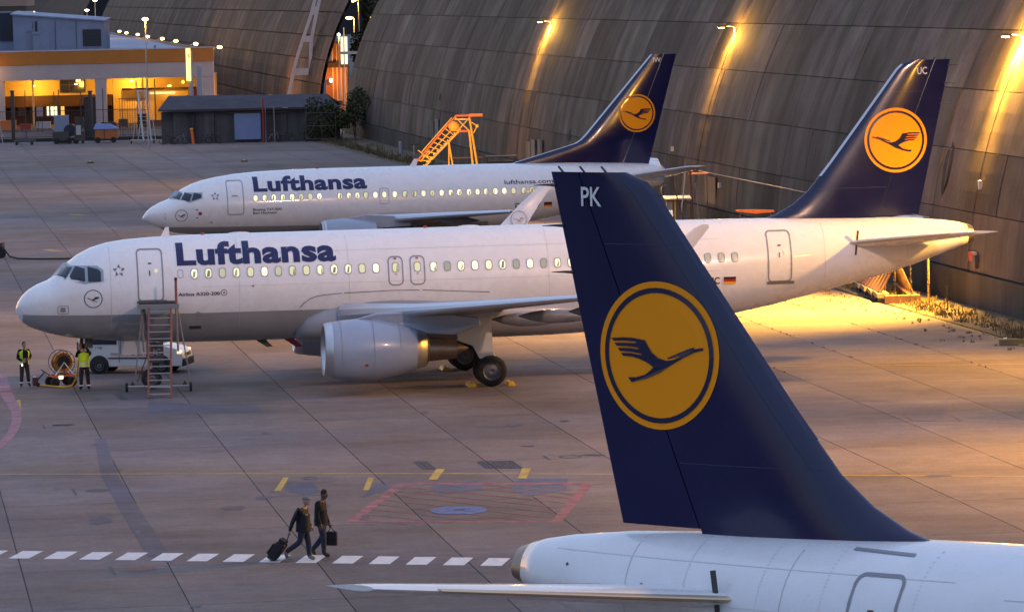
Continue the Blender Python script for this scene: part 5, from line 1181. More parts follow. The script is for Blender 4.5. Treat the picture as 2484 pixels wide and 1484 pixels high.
for z, x0, x1, h in ((5.4, -25.6, -23.65, .8), (9.3, -24.4, -23.4, .7), (12.7, -23.3, -22.6, 1.0)): P_('cross_beam', [(x0, x1, 540.05, 540.8, z-h/2, z+h/2)], M_PYL, py)
# ------------------------------------------------------------------ shed, fence and clutter at the back of the apron
M_SHEDW = streaky('shed_wall', (.09, .085, .10), objrand=0); M_SHEDR = mat('shed_roof_felt', (.06, .055, .07), .9, var=.3, vs=.7)
sh = thing('shed', 'long low grey shed with dark hipped roof and light blue sliding door', 'shed', (-26, 456, 0))
P_('wall', [(-33.7, -17.2, 452, 460, 0, 3.2)], M_SHEDW, sh); P_('gable_wall', [(-35.0, -33.72, 453.0, 460, 0, 3.2)], M_SHEDW, sh)
mb = MB(); mb.loft([[(-35.2, 451.6, 3.3), (-17.0, 451.6, 3.3), (-17.0, 451.6, 3.45), (-35.2, 451.6, 3.45)], [(-34.4, 455.9, 4.6), (-18.4, 455.9, 4.45), (-18.4, 456, 4.6), (-34.4, 456, 4.75)], [(-35.2, 460.4, 3.3), (-17, 460.4, 3.3), (-17, 460.4, 3.45), (-35.2, 460.4, 3.45)]]); mk('roof', mb, M_SHEDR, sh)
P_('gutter', [(-33.8, -17.1, 451.35, 451.55, 3.22, 3.38)], M_ROOFD, sh)
dr = P_('sliding_door', [(-27.55, -24.9, 451.7, 451.9, .3, 2.92)], mat('light_blue_door', (.16, .24, .42), .55, var=.1, vs=1), sh); P_('door_rail', [(-28, -22, 451.6, 451.68, 2.98, 3.06)], M_STEELD, sh)
for x in (-31.8, -29.8, -22.5, -20.4): P_('wall_pier', [(x, x+.18, 451.8, 451.98, 0, 3.1)], M_SHEDW, sh)
P_('wall_lamp', [(-22.6, -22.1, 451.3, 451.34, 3.4, 3.46)], M_PALEBOX, sh)
# fence: posts and rails
fe = thing('mesh_fence', 'tall wire mesh fence with thin posts in front of the glowing bays', 'fence', (-46, 468, 0))
for k, x in enumerate((-56.5, -53.8, -50.3, -47.3, -46.8, -44.5, -42.2, -40.2)): mk('post', MB().tube([(x, 468, 0), (x, 468, 5.2 if k % 2 else 5.4)], .05, 6), M_STEELD, fe)
for z in (3.2, 1.1, .5): mk('rail', MB().tube([(-62, 468, z), (-38, 468, z)], .03, 5), M_STEELD, fe)
mb = MB()
for k in range(150): mb.bb(-62+k*.16, -62+k*.16+.012, 467.98, 468.0, .2, 3.2)
for k in range(14): mb.bb(-62, -38, 468.01, 468.02, .3+k*.22, .3+k*.22+.012)
mk('wire_mesh', mb, M_STEELD, fe, kind='stuff')
P_('base_kerb', [(-62, -34, 468.2, 468.6, 0, .35)], mat('kerb_dark', (.05, .045, .045), .9), fe)
for k, (x, w_, h_) in enumerate(((-51.72, .35, 5.25), (-43.6, .38, 5.05))):
    g_ = thing('gate_pillar', ['dark gate pillar left of the pale notice sign', 'dark gate pillar left of the cream column with a dark cabinet'][k], 'pillar', (x, 469, 0)); P_('shaft', [(x-w_/2, x+w_/2, 468.8, 469.2, 0, h_)], M_STEELD, g_); P_('cap', [(x-w_/2-.05, x+w_/2+.05, 468.75, 469.25, h_+.005, h_+.12)], M_ROOFD, g_)
c_ = thing('tall_cabinet', 'tall black cabinet in front of the cream column by the gate pillar', 'cabinet', (-43.7, 470, 0)); P_('body', [(-44.4, -43.2, 470, 471, 0, 4.5)], M_ROOFD, c_); P_('door', [(-44.3, -43.3, 469.93, 469.98, .2, 4.3)], M_STEELD, c_)
g_ = thing('barred_gate', 'rusty vertical bar gate behind the aluminium stair', 'gate', (-38.9, 466, 0))
for k in range(11): mk('bar', MB().bb(-40.3+k*.26, -40.3+k*.26+.05, 466, 466.05, .2, 4.3), M_RUST, g_)
for z in (.3, 3.1, 4.3): mk('rail', MB().bb(-40.4, -37.5, 466.06, 466.1, z, z+.07), M_RUST, g_)
tw = thing('lattice_tower', 'dark lattice scaffold tower at the left edge before the lit bay', 'scaffold', (-53.4, 466, 0))
for x in (-54.6, -52.9): mk('leg', MB().tube([(x, 465, 0), (x, 465, 5.8)], .06, 6), M_STEELD, tw)
for k in range(7): mk('brace', MB().tube([(-54.6, 465, .4+k*.75), (-52.9, 465, 1.1+k*.75)], .04, 5), M_STEELD, tw)
def trestle(x, y, label):
    r_ = thing('trestle', label, 'trestle', (x, y, 0)); 
    for dx in (-.7, .7): mk('leg', MB().tube([(x+dx*1.2, y, 0), (x+dx*.8, y, 2.2)], .06, 6), M_STEEL, r_)
    mk('cross_bar', MB().tube([(x-.95, y, .9), (x+.95, y, .9)], .04, 5), M_STEEL, r_)
trestle(-52.8, 461, 'grey two legged trestle at the far left of the yard')
# aluminium stair
al = thing('access_stair', 'tall aluminium access stair on wheels beside the grey shed', 'stair', (-37.2, 456, 0))
for x0, x1 in ((-37.65, -36.95), (-36.85, -36.15)): mk('stringer', MB().tube([(x0, 457.2, 5.3), (x1, 454.6, .2)], .10, 6), M_STEEL, al)
for k in range(13):
    u = (k+.5)/13; mk('tread', MB().box(((-37.3-.7*(1-u)*.0-.0)+(.35*(u-0)), 457.2-2.6*u, 5.2-5.0*u), (.75, .22, .04)), M_STEEL, al)
P_('platform', [(-37.8, -36.7, 457.3, 458.4, 5.25, 5.35)], M_STEEL, al)
for x in (-37.85, -36.7): mk('guard_rail', MB().tube([(x, 457.3, 5.3), (x, 457.35, 6.3), (x, 458.4, 6.35), (x, 458.4, 5.3)], .035, 5), M_STEEL, al)
for a, b in (((-38.2, 456.5, .4), (-37.6, 458, 5.2)), ((-35.9, 456.5, .4), (-36.6, 458, 5.2)), ((-37.6, 455.5, .4), (-37.3, 457.8, 3.2))): mk('brace', MB().tube([a, b], .04, 5), M_STEEL, al)
P_('base_frame', [(-38.3, -35.9, 454.8, 455.0, .32, .45)], M_STEEL, al)
for x in (-38.25, -35.95): mk('wheel', MB().lathe((x-.06, 455, .18), (1, 0, 0), [(0, .02), (0, .17), (.12, .17), (.12, .02)], 12), M_TYRE, al)
# carts, cabinets
ct = thing('tarp_trailer', 'orange box trailer with blue cover beside the aluminium stair', 'trailer', (-41.3, 461, 0))
P_('body', [(-42.4, -40.15, 460, 462, .42, 1.4)], mat('orange_box', (.42, .13, .03), .6, var=.2, vs=2), ct)
mb = MB(); mb.loft([[(-42.5, 459.9, 1.42), (-40.05, 459.9, 1.42), (-40.05, 462.1, 1.42), (-42.5, 462.1, 1.42)], [(-42.4, 460.6, 1.92), (-40.9, 460.6, 1.92), (-40.9, 461.6, 1.92), (-42.4, 461.6, 1.92)]]); mk('cover', mb, mat('blue_tarp', (.12, .17, .36), .6), ct)
for x in (-42.1, -40.5): mk('wheel', MB().lathe((x, 459.95, .3), (0, 1, 0), [(0, .02), (0, .3), (.18, .3), (.18, .02)], 14), M_TYRE, ct)
P_('panel_divider', [(-41.45, -41.38, 459.95, 459.99, .45, 1.38)], M_STEELD, ct)
cb = thing('pale_cabinet', 'pale blue square cabinet on the yard edge behind a dark machine', 'cabinet', (-46, 462, 0)); P_('body', [(-46.75, -45.3, 462, 463, .3, 2.85)], mat('pale_blue_box', (.22, .26, .36), .6), cb); P_('plinth', [(-46.7, -45.35, 462.05, 462.95, 0, .29)], M_STEELD, cb)
mc = thing('ground_unit', 'dark wheeled power unit with a round drum in front of the pale cabinet', 'machine', (-45.2, 460, 0)); P_('body', [(-46.7, -45.0, 459.6, 460.8, .35, 1.25)], M_STEELD, mc); mk('drum', MB().lathe((-44.95, 460.0, 1.35), (0, 1, 0), [(0, .02), (0, .62), (.5, .62), (.5, .02)], 20), M_ROOFD, mc)
for x in (-46.3, -45.0, -44.3): mk('wheel', MB().lathe((x, 459.5, .3), (0, 1, 0), [(0, .02), (0, .3), (.18, .3), (.18, .02)], 14), M_TYRE, mc)
mk('hoop', MB().tube([(-44.6+.42*cos(a), 459.7, .5+.42*sin(a)) for a in [2*pi*i/16 for i in range(17)]], .03, 5), M_STEELD, mc)
yp = thing('hydrant_post', 'short leaning orange post standing before the shed wall', 'bollard', (-31.7, 450, 0)); mk('post', MB().tube([(-31.6, 450, 0), (-31.75, 450, 1.5)], .15, 8), M_ORANGE, yp); mk('cap', MB().ell((-31.76, 450, 1.52), (.19, .19, .1), 10, 6), M_YEL, yp)
rp = thing('red_mast', 'red pole with a small grey frame in front of the shed', 'pole', (-24.4, 449, 0)); mk('pole', MB().tube([(-24.5, 449, 0), (-24.5, 449, 4.5)], .08, 6), M_RED, rp)
mk('frame', MB().tube([(-24.26, 449, .1), (-24.26, 449, 3.57), (-23.4, 449, 3.57), (-23.36, 449, .1)], .04, 5), M_STEEL, rp)
ss = thing('step_ladder', 'dark step ladder leaning between the orange post and the blue door', 'ladder', (-28.6, 450, 0))
for x in (-29.1, -28.2): mk('rail', MB().tube([(x, 450, 0), (x+.1, 450.6, 2.4)], .04, 5), M_STEELD, ss)
for k in range(7): mk('rung', MB().tube([(-29.07+.013*k, 450+.08*k, .25+.3*k), (-28.17+.013*k, 450+.08*k, .25+.3*k)], .025, 5), M_STEELD, ss)
def bike(x, y, label, s=1.0, m=M_STEELD):
    b_ = thing('bicycle', label, 'bicycle', (x, y, 0), group='bicycles parked along the shed')
    for dx in (-.52, .52): mk('wheel', MB().tube([(x+dx+.33*cos(a), y, .34+.33*sin(a)) for a in [2*pi*i/14 for i in range(15)]], .03, 4), M_TYRE, b_)
    mk('frame', MB().tube([(x-.52, y, .34), (x-.15, y, .85), (x+.38, y, .85), (x, y, .34), (x-.15, y, .85)], .025, 4).tube([(x+.52, y, .34), (x+.36, y, 1.0)], .025, 4), m, b_)
    mk('handlebar', MB().tube([(x+.36, y-.25, 1.02), (x+.36, y+.25, 1.02)], .02, 4), M_STEEL, b_); mk('saddle', MB().bb(x-.3, x-.02, y-.07, y+.07, .88, .94), M_BLACK, b_)
for k, (x, lb) in enumerate(((-34.2, 'dark bicycle nearest the aluminium stair'), (-33.0, 'bicycle with pale fork left of the orange post'), (-30.6, 'dark bicycle right of the orange post'), (-29.6, 'bicycle beside the dark step ladder'), (-23.6, 'bicycle leaning at the red mast'), (-22.2, 'last bicycle toward the bush'))): bike(x, 450.6+.1*k, lb, m=M_STEEL if k in (1, 4) else M_STEELD)
sc = thing('scaffold_frame', 'dark open scaffold frame in front of the bush at the shed end', 'scaffold', (-18, 448, 0))
for x in (-20.2, -18.6, -17.2): mk('upright', MB().tube([(x, 448, 0), (x, 448, 3.0)], .045, 5), M_STEELD, sc)
for z in (.3, 1.6, 2.9): mk('ledger', MB().tube([(-20.2, 448, z), (-17.2, 448, z)], .04, 5), M_STEELD, sc)
for a, b in (((-20.2, 448, .3), (-18.6, 448, 2.9)), ((-17.2, 448, .3), (-18.6, 448, 2.9))): mk('brace', MB().tube([a, b], .03, 5), M_STEELD, sc)
th = thing('slim_pole', 'thin grey pole standing right of the bush', 'pole', (-15.4, 452, 0)); mk('pole', MB().tube([(-15.4, 452, 0), (-15.45, 452, 4.2)], .04, 5), M_STEELD, th); mk('foot', MB().bb(-15.6, -15.2, 451.8, 452.2, 0, .1), M_STEELD, th)
for k, (x, y, w_, h_, lb) in enumerate(((-49.5, 459, 2.2, .5, 'low dark flat cart left of the ground unit'), (-43.9, 459.5, 1.0, 1.3, 'dark trolley with pale panel left of the orange trailer'))):
    q = thing('flat_cart', lb, 'cart', (x, y, 0)); P_('deck', [(x-w_/2, x+w_/2, y-.5, y+.5, .32, h_)], M_STEELD, q)
    for dx in (-.35, .35): mk('wheel', MB().lathe((x+dx*w_, y-.5, .16), (0, 1, 0), [(0, .02), (0, .16), (.1, .16), (.1, .02)], 10), M_TYRE, q)
mk('side_panel', MB().bb(-44.2, -43.7, 458.85, 458.95, .9, 1.9), M_PALEBOX, q)
# small things at the foot of the shell
for (x, y, z, w_, nm, lb, m) in ((-11.75, 461, 1.5, .3, 'marker_post', 'short pale marker post in the grass at the far shell end', M_PALEBOX), (-9.9, 412, 1.0, .35, 'gas_bottle', 'grey violet bottle standing in the grass by the shell', mat('violet_grey', (.3, .27, .34), .5))):
    q = thing(nm, lb, 'post', (x, y, 0)); mk('body', MB().tube([(x, y, 0), (x, y, z)], w_/2, 8), m, q); mk('top', MB().ell((x, y, z), (w_/2, w_/2, .12), 8, 5), m, q)
q = thing('hydrant', 'thin grey pipe with cross top in the grass beside the bottle', 'hydrant', (-8.6, 408, 0)); mk('pipe', MB().tube([(-8.6, 408, 0), (-8.6, 408, .9)], .06, 6), M_STEEL, q); mk('top', MB().tube([(-8.9, 408, .9), (-8.2, 408, .95)], .07, 6), M_STEELD, q)
# yellow docking stair / truss behind the far airliner
DKK = 340/392.
dk = thing('docking_stair', 'yellow and orange lattice access stair with tall legs behind the far airliner', 'stair', (-5*DKK, 340, 0))
M_DY = mat('dock_yellow', (.85, .50, .08), .5, var=.2, vs=2); M_DO = mat('dock_orange', (.75, .18, .03), .5)
def dq(p): return (p[0]*DKK, (p[1]-392)*.9+340, 15.03-(15.03-p[2])*DKK)
def tb_(name, segs, r_, m, y=None):
    for a, b in segs: mk(name, MB().tube([dq(a), dq(b)], r_*.95, 6), m, dk)
Y0, Y1 = 391.2, 392.8
ZB = -2.3
for yy in (Y0, Y1):
    tb_('stringer', [((-9.9, yy, -2.1), (-5.1, yy, 3.3)), ((-5.1, yy, 3.3), (-4.5, yy, 3.92))], .07, M_DO)
    tb_('stringer', [((-9.2, yy, ZB), (-4.3, yy, 2.55))], .07, M_DY)
    tb_('platform_beam', [((-4.5, yy, 3.92), (-3.3, yy, 3.92)), ((-4.3, yy, 2.55), (-3.4, yy, 2.55))], .07, M_DO)
    tb_('leg', [((-3.35, yy, 3.7), (-2.5, yy, ZB)), ((-3.4, yy, 2.6), (-3.0, yy, ZB))], .08, M_DY)
    tb_('leg', [((-5.2, yy, 1.6), (-4.6 if yy == Y0 else -5.3, yy, ZB))], .07, M_DY)
    tb_('handrail', [((-7.6, yy, .8), (-4.9, yy, 3.75)), ((-7.2, yy, .4), (-4.6, yy, 3.0))], .04, M_DY)
for k in range(17):
    u = k/16; x = -9.2+4.9*u; z = ZB+4.85*u
    mk('tread', MB().box(dq((x, 392, z+.12)), (.24, 1.4, .05)), M_DY, dk)
for k in range(9):
    u = k/8; tb_('brace', [((-7.9+2.8*u, Y0, .1+3.1*u), (-6.8+2.5*u, Y0, .05+2.4*u))], .045, M_DY)
tb_('brace', [((-7.9, Y0, 1.0), (-6.7, Y0, 0)), ((-7.7, Y0, 0), (-6.9, Y0, 1.0)), ((-4.6, Y0, 3.8), (-3.4, Y0, 2.6)), ((-4.4, Y0, 2.6), (-3.3, Y0, 3.8)), ((-3.4, Y0, 3.5), (-2.7, Y0, 3.0)), ((-2.7, Y0, 3.0), (-3.0, Y0, 2.4))], .05, M_DY)
mk('platform', MB().box(dq((-4.0, 392, 3.58)), (1.1, 1.4, .06)), M_DY, dk); mk('winch_housing', MB().ell(dq((-4.7, 391.6, 3.0)), (.45, .45, .4), 12, 8), M_DY, dk)
mk('top_deck', MB().box(dq((-2.8, 392, 3.92)), (1.04, 1.6, .17)), M_DO, dk); tb_('base_beam', [((-5.2, Y0, .25), (-2.2, Y0, .25))], .06, M_RUST)
mk('light_box', MB().box(dq((-2.7, 391.1, 3.0)), (.2, .25, .22)), M_DY, dk)
l_ = thing('work_lamp', 'orange work lamp standing on the ground before the yellow stair', 'lamp', (-5.6, 331, 0)); mk('stand', MB().tube([(-5.6, 331, 0), (-5.6, 331, 2.2)], .04, 6), M_STEELD, l_); mk('lamp_head', MB().bb(-5.75, -5.45, 330.9, 331.1, 2.2, 2.4), M_STEELD, l_); spot('lamp_light', (-5.6, 331.3, 2.6), (-4.4, 340, 4.3), 4200, 60, (1, .5, .1), .15, parent=l_)
# stuff between far airliner tail and the shell
M_SHR = mat('hut_wall', (.22, .19, .17), .8, var=.2, vs=1)
h_ = thing('guard_hut', 'small hut with a bright lit flat roof behind the huge blue fin', 'hut', (9.9, 266, 0)); P_('wall', [(9.3, 10.5, 265, 267, 0, 2.25)], M_SHR, h_); P_('pale_panel', [(9.32, 9.62, 264.9, 264.98, .2, 2.15)], M_PALEBOX, h_)
P_('post', [(9.72, 9.82, 264.8, 264.88, 0, 2.2)], M_DY, h_); mb = MB(); mb.loft([[(9.15, 264.5, 2.28), (10.75, 264.5, 2.28), (10.75, 264.5, 2.36), (9.15, 264.5, 2.36)], [(9.15, 267.5, 2.32), (10.75, 267.5, 2.32), (10.75, 267.5, 2.40), (9.15, 267.5, 2.40)]]); mk('roof', mb, mat('pale_hut_roof', (.65, .6, .5), .6), h_)
hl = thing('added_hut_lamp', 'added small lamp, hidden behind the huge fin, that brightens the hut roof', 'lamp', (9.2, 266, 0)); mk('post', MB().tube([(9.0, 266, 0), (9.0, 266, 3.0), (9.3, 266, 3.1)], .03, 6), M_STEELD, hl); mk('lamp_head', MB().bb(9.2, 9.4, 265.9, 266.1, 3.02, 3.1), M_STEELD, hl); pointl('lamp_light', (9.4, 266, 2.95), 110, SODIUM, .08, hl)  # unseen lamp, added to make the hut roof bright
for k, (a, b, lb) in enumerate((((9.4, 262, 3.9), (10.3, 262, .6), 'bent bare rusty stalk left of the dark door recess'), ((10.56, 262, 4.3), (10.75, 262, .5), 'tall straight rusty rod right of the hut roof'), ((10.87, 262, 3.35), (11.1, 262, .5), 'pale leaning rod before the dark door recess'), ((10.3, 262, 4.0), (10.05, 262, 1.9), 'short pale rod above the hut roof'))):
    q = thing('thin_rod', lb, 'rod', (b[0], 262, 0)); mk('rod', MB().tube([a, ((a[0]+b[0])/2+.03, 262, (a[2]+b[2])/2), b, (b[0]+.03, 262, 0)], .035, 5), M_RUST if k < 2 else M_STEEL, q); mk('foot', MB().bb(b[0]-.1, b[0]+.16, 261.9, 262.1, 0, .05), M_STEELD, q)
for k, (x0, x1, z, lb) in enumerate(((10.95, 12.2, 3.42, 'upper rusty plank platform behind the far tailplane'), (11.95, 13.25, 3.24, 'lower rusty plank platform behind the far tailplane tip'))):
    q = thing('plank_platform', lb, 'platform', (x0, 268, 0)); x0 -= 1.0*.0; P_('deck', [(x0*.9, x1*.9, 268, 269, z+.35, z+.41)], mat('rust_deck', (.45, .16, .08), .7, var=.2, vs=2), q)
    for x in (x0*.9+.05, x1*.9-.1): P_('leg', [(x, x+.05, 268.4, 268.45, 0, z+.34)], M_RUST, q)
q = thing('orange_barrier', 'long orange lit barrier bar behind the middle airliner before its fin', 'barrier', (12, 222, 0)); mb = MB(); mb.loft([[(11.2, 222, 3.68), (11.2, 222, 3.76), (11.2, 222.4, 3.76), (11.2, 222.4, 3.68)], [(12.2, 222, 3.55), (12.2, 222, 3.75), (12.2, 222.4, 3.75), (12.2, 222.4, 3.55)], [(13.1, 222, 3.62), (13.1, 222, 3.70), (13.1, 222.4, 3.70), (13.1, 222.4, 3.62)]]); mk('bar', mb, M_ORANGE, q)
for x in (11.4, 12.9): P_('leg', [(x, x+.06, 222.1, 222.2, 0, 3.6)], M_RUST, q)
q = thing('covered_equipment', 'dark covered equipment with a rusty top beside the shell beyond the far fin', 'machine', (-.5, 330, 0)); P_('body', [(-1.6, .5, 330, 332, 0, 2.2)], M_STEELD, q); P_('top', [(-1.75, .6, 329.8, 332.2, 2.55, 2.62)], M_RUST, q)
for x in (-1.6, .4): P_('post', [(x, x+.08, 329.9, 329.98, 0, 2.54)], M_STEELD, q)
# steel A-frame blast fence on pallets beneath the tail
af = thing('blast_screen', 'rusty steel A frame of slanting bars on low concrete blocks beneath the airliner tail', 'frame', (18, 211, 0))
for k in range(4):
    y0 = 208+k*2.35; x0 = 17.2-(y0-208)*.05; mb = MB(); mb.bb(x0-.2, x0+.35, y0, y0+2.2, .22, .42); mk('base_block', mb, M_BLOCK, af)
    for dy in (.1, 1.7): mk('block_foot', MB().bb(x0-.15, x0+.3, y0+dy, y0+dy+.35, 0, .215), M_STEELD, af)
mb = MB(); mb.bb(17.3, 18.95, 207.3, 207.9, 0, .36); mk('end_block', mb, M_RUST, af); mk('rear_block', MB().bb(18.5, 18.95, 208, 217, 0, .3), M_RUST, af)
for k in range(9):
    y = 208.2+k*1.05; xb = 17.15-(y-208)*.05; mk('slanting_bar', MB().tube([(xb, y, .43), (18.0, y+.1, 1.95)], .055, 5), M_RUST, af); mk('rear_bar', MB().tube([(18.0, y+.1, 1.95), (18.72, y, .31)], .045, 5), M_RUST, af)
mk('ridge', MB().tube([(18.0, 208, 1.97), (17.95, 217.2, 1.97)], .08, 6), M_RUST, af); mk('sheet', MB().loft([[(17.16, 208.3, .46), (17.97, 208.4, 1.9)], [(16.75, 216.6, .46), (17.93, 216.7, 1.9)]], cap=False, closed=False), M_RUST, af)
q = thing('tail_prop', 'short orange prop pole hanging below the airliner tailplane tip', 'prop', (17.3, 190, 0)); mk('pole', MB().tube([(19.2, 206.0, 0), (19.2, 206.0, 2.6)], .045, 6), M_DY, q); mk('foot', MB().bb(19.0, 19.4, 205.8, 206.2, 0, .05), M_STEELD, q)
bm_ = thing('timber_beam', 'greenish timber beam lying on the apron at the right edge', 'beam', (20.6, 182.5, 0)); mk('beam', MB().box((20.6, 182.5, .13), (1.5, .3, .2), rz=-.1), mat('mossy_timber', (.14, .13, .06), .8, var=.3, vs=3), bm_)
for x in (20.1, 21.0): mk('bracket', MB().box((x, 182.4, .26), (.14, .3, .05), rz=-.1), M_STEEL, bm_)
# ------------------------------------------------------------------ vegetation
M_LEAF = [mat('leaf_a', (.045, .055, .018), .7), mat('leaf_b', (.07, .065, .02), .7), mat('leaf_c', (.03, .04, .015), .7)]
M_DRY = mat('dry_grass', (.12, .085, .03), .85, var=.3, vs=2); M_GRASS = mat('dark_grass', (.06, .06, .025), .8); M_BARK = mat('bark', (.06, .045, .03), .9)
def foliage(c, rad, n, size, rr, mb=None, clumps=9):
    mb = mb or MB(); mb.keep = True; cl = []
    for _ in range(clumps): 
        u = Vector((rr.gauss(0, .45), rr.gauss(0, .45), rr.gauss(0, .45))); cl.append((Vector((c[0]+u.x*rad[0], c[1]+u.y*rad[1], c[2]+u.z*rad[2])), rr.uniform(.3, .55)))
    for _ in range(n):
        q, k = rr.choice(cl); d = Vector((rr.gauss(0, 1), rr.gauss(0, 1), rr.gauss(0, 1))).normalized()*(rr.random()**.4)*k
        p = q+Vector((d.x*rad[0], d.y*rad[1], d.z*rad[2])); a = Vector((rr.gauss(0, 1), rr.gauss(0, 1), rr.gauss(0, 1))).normalized(); b = a.cross(Vector((rr.gauss(0, 1), rr.gauss(0, 1), rr.gauss(0, 1)))).normalized()
        s = size*rr.uniform(.5, 1.3); mb.poly([p-a*s-b*s*.4, p+a*s*.2-b*s*.6, p+a*s, p+b*s*.5], mi=rr.choice((0, 0, 1, 2)))
    return mb
def tree(x, y, h, rad, label, n=2600, seed=1, size=.22):
    rr = random.Random(seed); t = thing('tree', label, 'tree', (x, y, 0))
    mb = MB(); mb.tube([(x, y, 0), (x+.1, y, h*.4), (x-.1, y, h*.75)], [.22, .16, .06], 7)
    for k in range(6): a = rr.uniform(0, 6.3); mb.tube([(x+.05, y, h*(.35+.06*k)), (x+rad[0]*.5*cos(a), y+rad[1]*.5*sin(a), h*(.55+.07*k))], [.07, .02], 5)
    mk('trunk', mb, M_BARK, t); mk('crown', foliage((x, y, h*.62), (rad[0], rad[1], h*.36), n, size, rr, clumps=14), M_LEAF, t)
tree(-16.6, 545, 16, (1.9, 2.5), 'tall tree lit orange from the street lamps in the gap between shells', 4200, 3)
tree(-15.0, 575, 19, (2.2, 2.5), 'farther dark tree behind the street lamps in the gap', 3000, 4); tree(-18.3, 575, 9.5, (1.3, 2), 'smaller tree glowing under the pair of street lamps', 2000, 5)
def bush(x, y, r_, h, label, seed, n=1500):
    rr = random.Random(seed); t = thing('bush', label, 'bush', (x, y, 0)); mb = MB()
    for k in range(4): mb.tube([(x, y, 0), (x+rr.uniform(-.5, .5)*r_, y, h*.7)], [.05, .015], 5)
    mk('stems', mb, M_BARK, t); mk('foliage', foliage((x, y, h*.5), (r_, r_*.8, h*.5), n, .16, rr), M_LEAF, t)
bush(-18.0, 450.5, 2.3, 5.6, 'big dark bush growing at the end of the grey shed', 11, 2600); bush(-15.6, 457, 1.7, 5.6, 'dark bush between the big bush and the concrete shell', 12, 2200); bush(-16.8, 451, 1.3, 2.8, 'low dark bush in front of the scaffold frame', 13, 1300); bush(-14.6, 470, 1.0, 3.0, 'slim dark bush against the left end of the shell', 14, 900)
soil = mk('verge', MB().poly([tuple(gc(c, d)+Vector((0, 0, z))) for c, d, z in ((46.6, 95, .003), (49.6, 95, .003), (49.6, 470, .003), (46.0, 470, .003))]), mat('verge_soil', (.10, .08, .045), .95, var=.4, vs=.8), kind='structure')
far_v = mk('verge', MB().poly([tuple(gc(c, d)+Vector((0, 0, .006))) for c, d in ((45.6, 340), (46.5, 340), (46.5, 470), (43.5, 470))]), MATS['verge_soil'], kind='structure')
rr = random.Random(5); mb = MB(); mb.keep = True
def tuft(mb, c, d, h, n, sp, mi=0):
    for _ in range(n):
        p = gc(c+rr.gauss(0, sp), d+rr.gauss(0, sp)); a = rr.uniform(0, 6.3); l = h*rr.uniform(.5, 1.3); w_ = .02+.012*l; lean = Vector((cos(a), sin(a), 0))*l*rr.uniform(.1, .6); q = Vector((-sin(a), cos(a), 0))*w_
        mb.poly([p-q, p+q, p+lean*.5+Vector((0, 0, l*.7))+q*.6, p+lean+Vector((0, 0, l))], mi=rr.choice((0, 0, 0, 1)) if mi == 0 else mi)
for _ in range(2300):
    d = rr.uniform(140, 300) if rr.random() < .75 else rr.uniform(300, 470); edge = 46.9+.5*noise.noise(Vector((d*.3, 0, 0)))+.25*noise.noise(Vector((d*1.3, 3, 0)))
    if d > 300: edge -= (d-300)*.015
    c = edge+abs(rr.gauss(0, 1.1))
    if c < 49.4: tuft(mb, c, d, rr.uniform(.08, .26) if d < 300 else .35, 8, .16, 0)
gs = mk('grass', mb, [M_DRY, M_GRASS], kind='stuff'); tag(gs, 'dry weedy grass growing along the foot of the concrete shell', 'grass')
mb = MB(); mb.keep = True
for _ in range(130): c = 45.8-abs(rr.gauss(0, .9)); tuft(mb, c, rr.uniform(165, 240), .10, 6, .05, 0)
for i in range(120): tuft(mb, c0+CW*rr.choice((8, 9, 10, 10, 11)), rr.uniform(165, 235), .05, 5, .04, 0)
gs = mk('joint_weeds', mb, [M_DRY, M_GRASS], kind='stuff'); tag(gs, 'sparse weeds growing in the slab joints near the shell', 'weeds')
def stalk(c, d, h, label):
    p = gc(c, d); t = thing('tall_weed', label, 'plant', (p.x, p.y, 0)); mb = MB(); top = p+Vector((rr.uniform(-.1, .1), 0, h))
    mk('stem', MB().tube([p, (p+top)/2+Vector((.03, 0, 0)), top], [.03, .02, .01], 5), M_DRY, t); mb = MB(); mb.keep = True
    for k in range(46):
        q = p.lerp(top, rr.uniform(.3, 1)); a = rr.uniform(0, 6.3); l = rr.uniform(.05, .13); v = Vector((cos(a), sin(a), .5))*l; mb.poly([q, q+v+Vector((0, 0, .02)), q+v*.6-Vector((0, 0, .03))])
    mk('leaves', mb, M_GRASS, t)
for c, d, h, lb in ((47.6, 206.5, 1.9, 'tall dry weed stalk right of the steel A frame'), (47.3, 202, 2.0, 'tallest leafy weed stalk before the dark plinth'), (47.6, 199.5, 1.7, 'thin leaning weed stalk in the middle of the verge'), (47.8, 197, 1.6, 'thin weed stalk below the red wall box'), (47.4, 207.8, 1.5, 'short weed stalk closest to the steel A frame'), (47.0, 215, 1.4, 'weed stalk behind the steel A frame')): stalk(c, d, h, lb)
iv = thing('ivy', 'thin ivy climbing the concrete shell at the right edge of the photo', 'ivy', tuple(wp(-2.5, 0, 0))); mb = MB(); mb.keep = True
for _ in range(700):
    z = rr.uniform(0, 7.2); t = -2.2+.5*noise.noise(Vector((z*.8, 1, 0)))+rr.gauss(0, .22); p = wp(t, wprof(z)-.06, z); a = rr.uniform(0, 6.3); mb.poly([p, p+WA*.10*cos(a)+Vector((0, 0, .10*sin(a))), p+WA*.10*cos(a+1.2)+Vector((0, 0, .1*sin(a+1.2)))-WN*.03])
mk('leaves', mb, M_LEAF[0], iv); mk('stem', MB().tube([wp(-2.2+.3*noise.noise(Vector((z*.8, 1, 0))), wprof(z)-.04, z) for z in [i*.6 for i in range(12)]], .02, 5), M_BARK, iv)
gc_ = gc
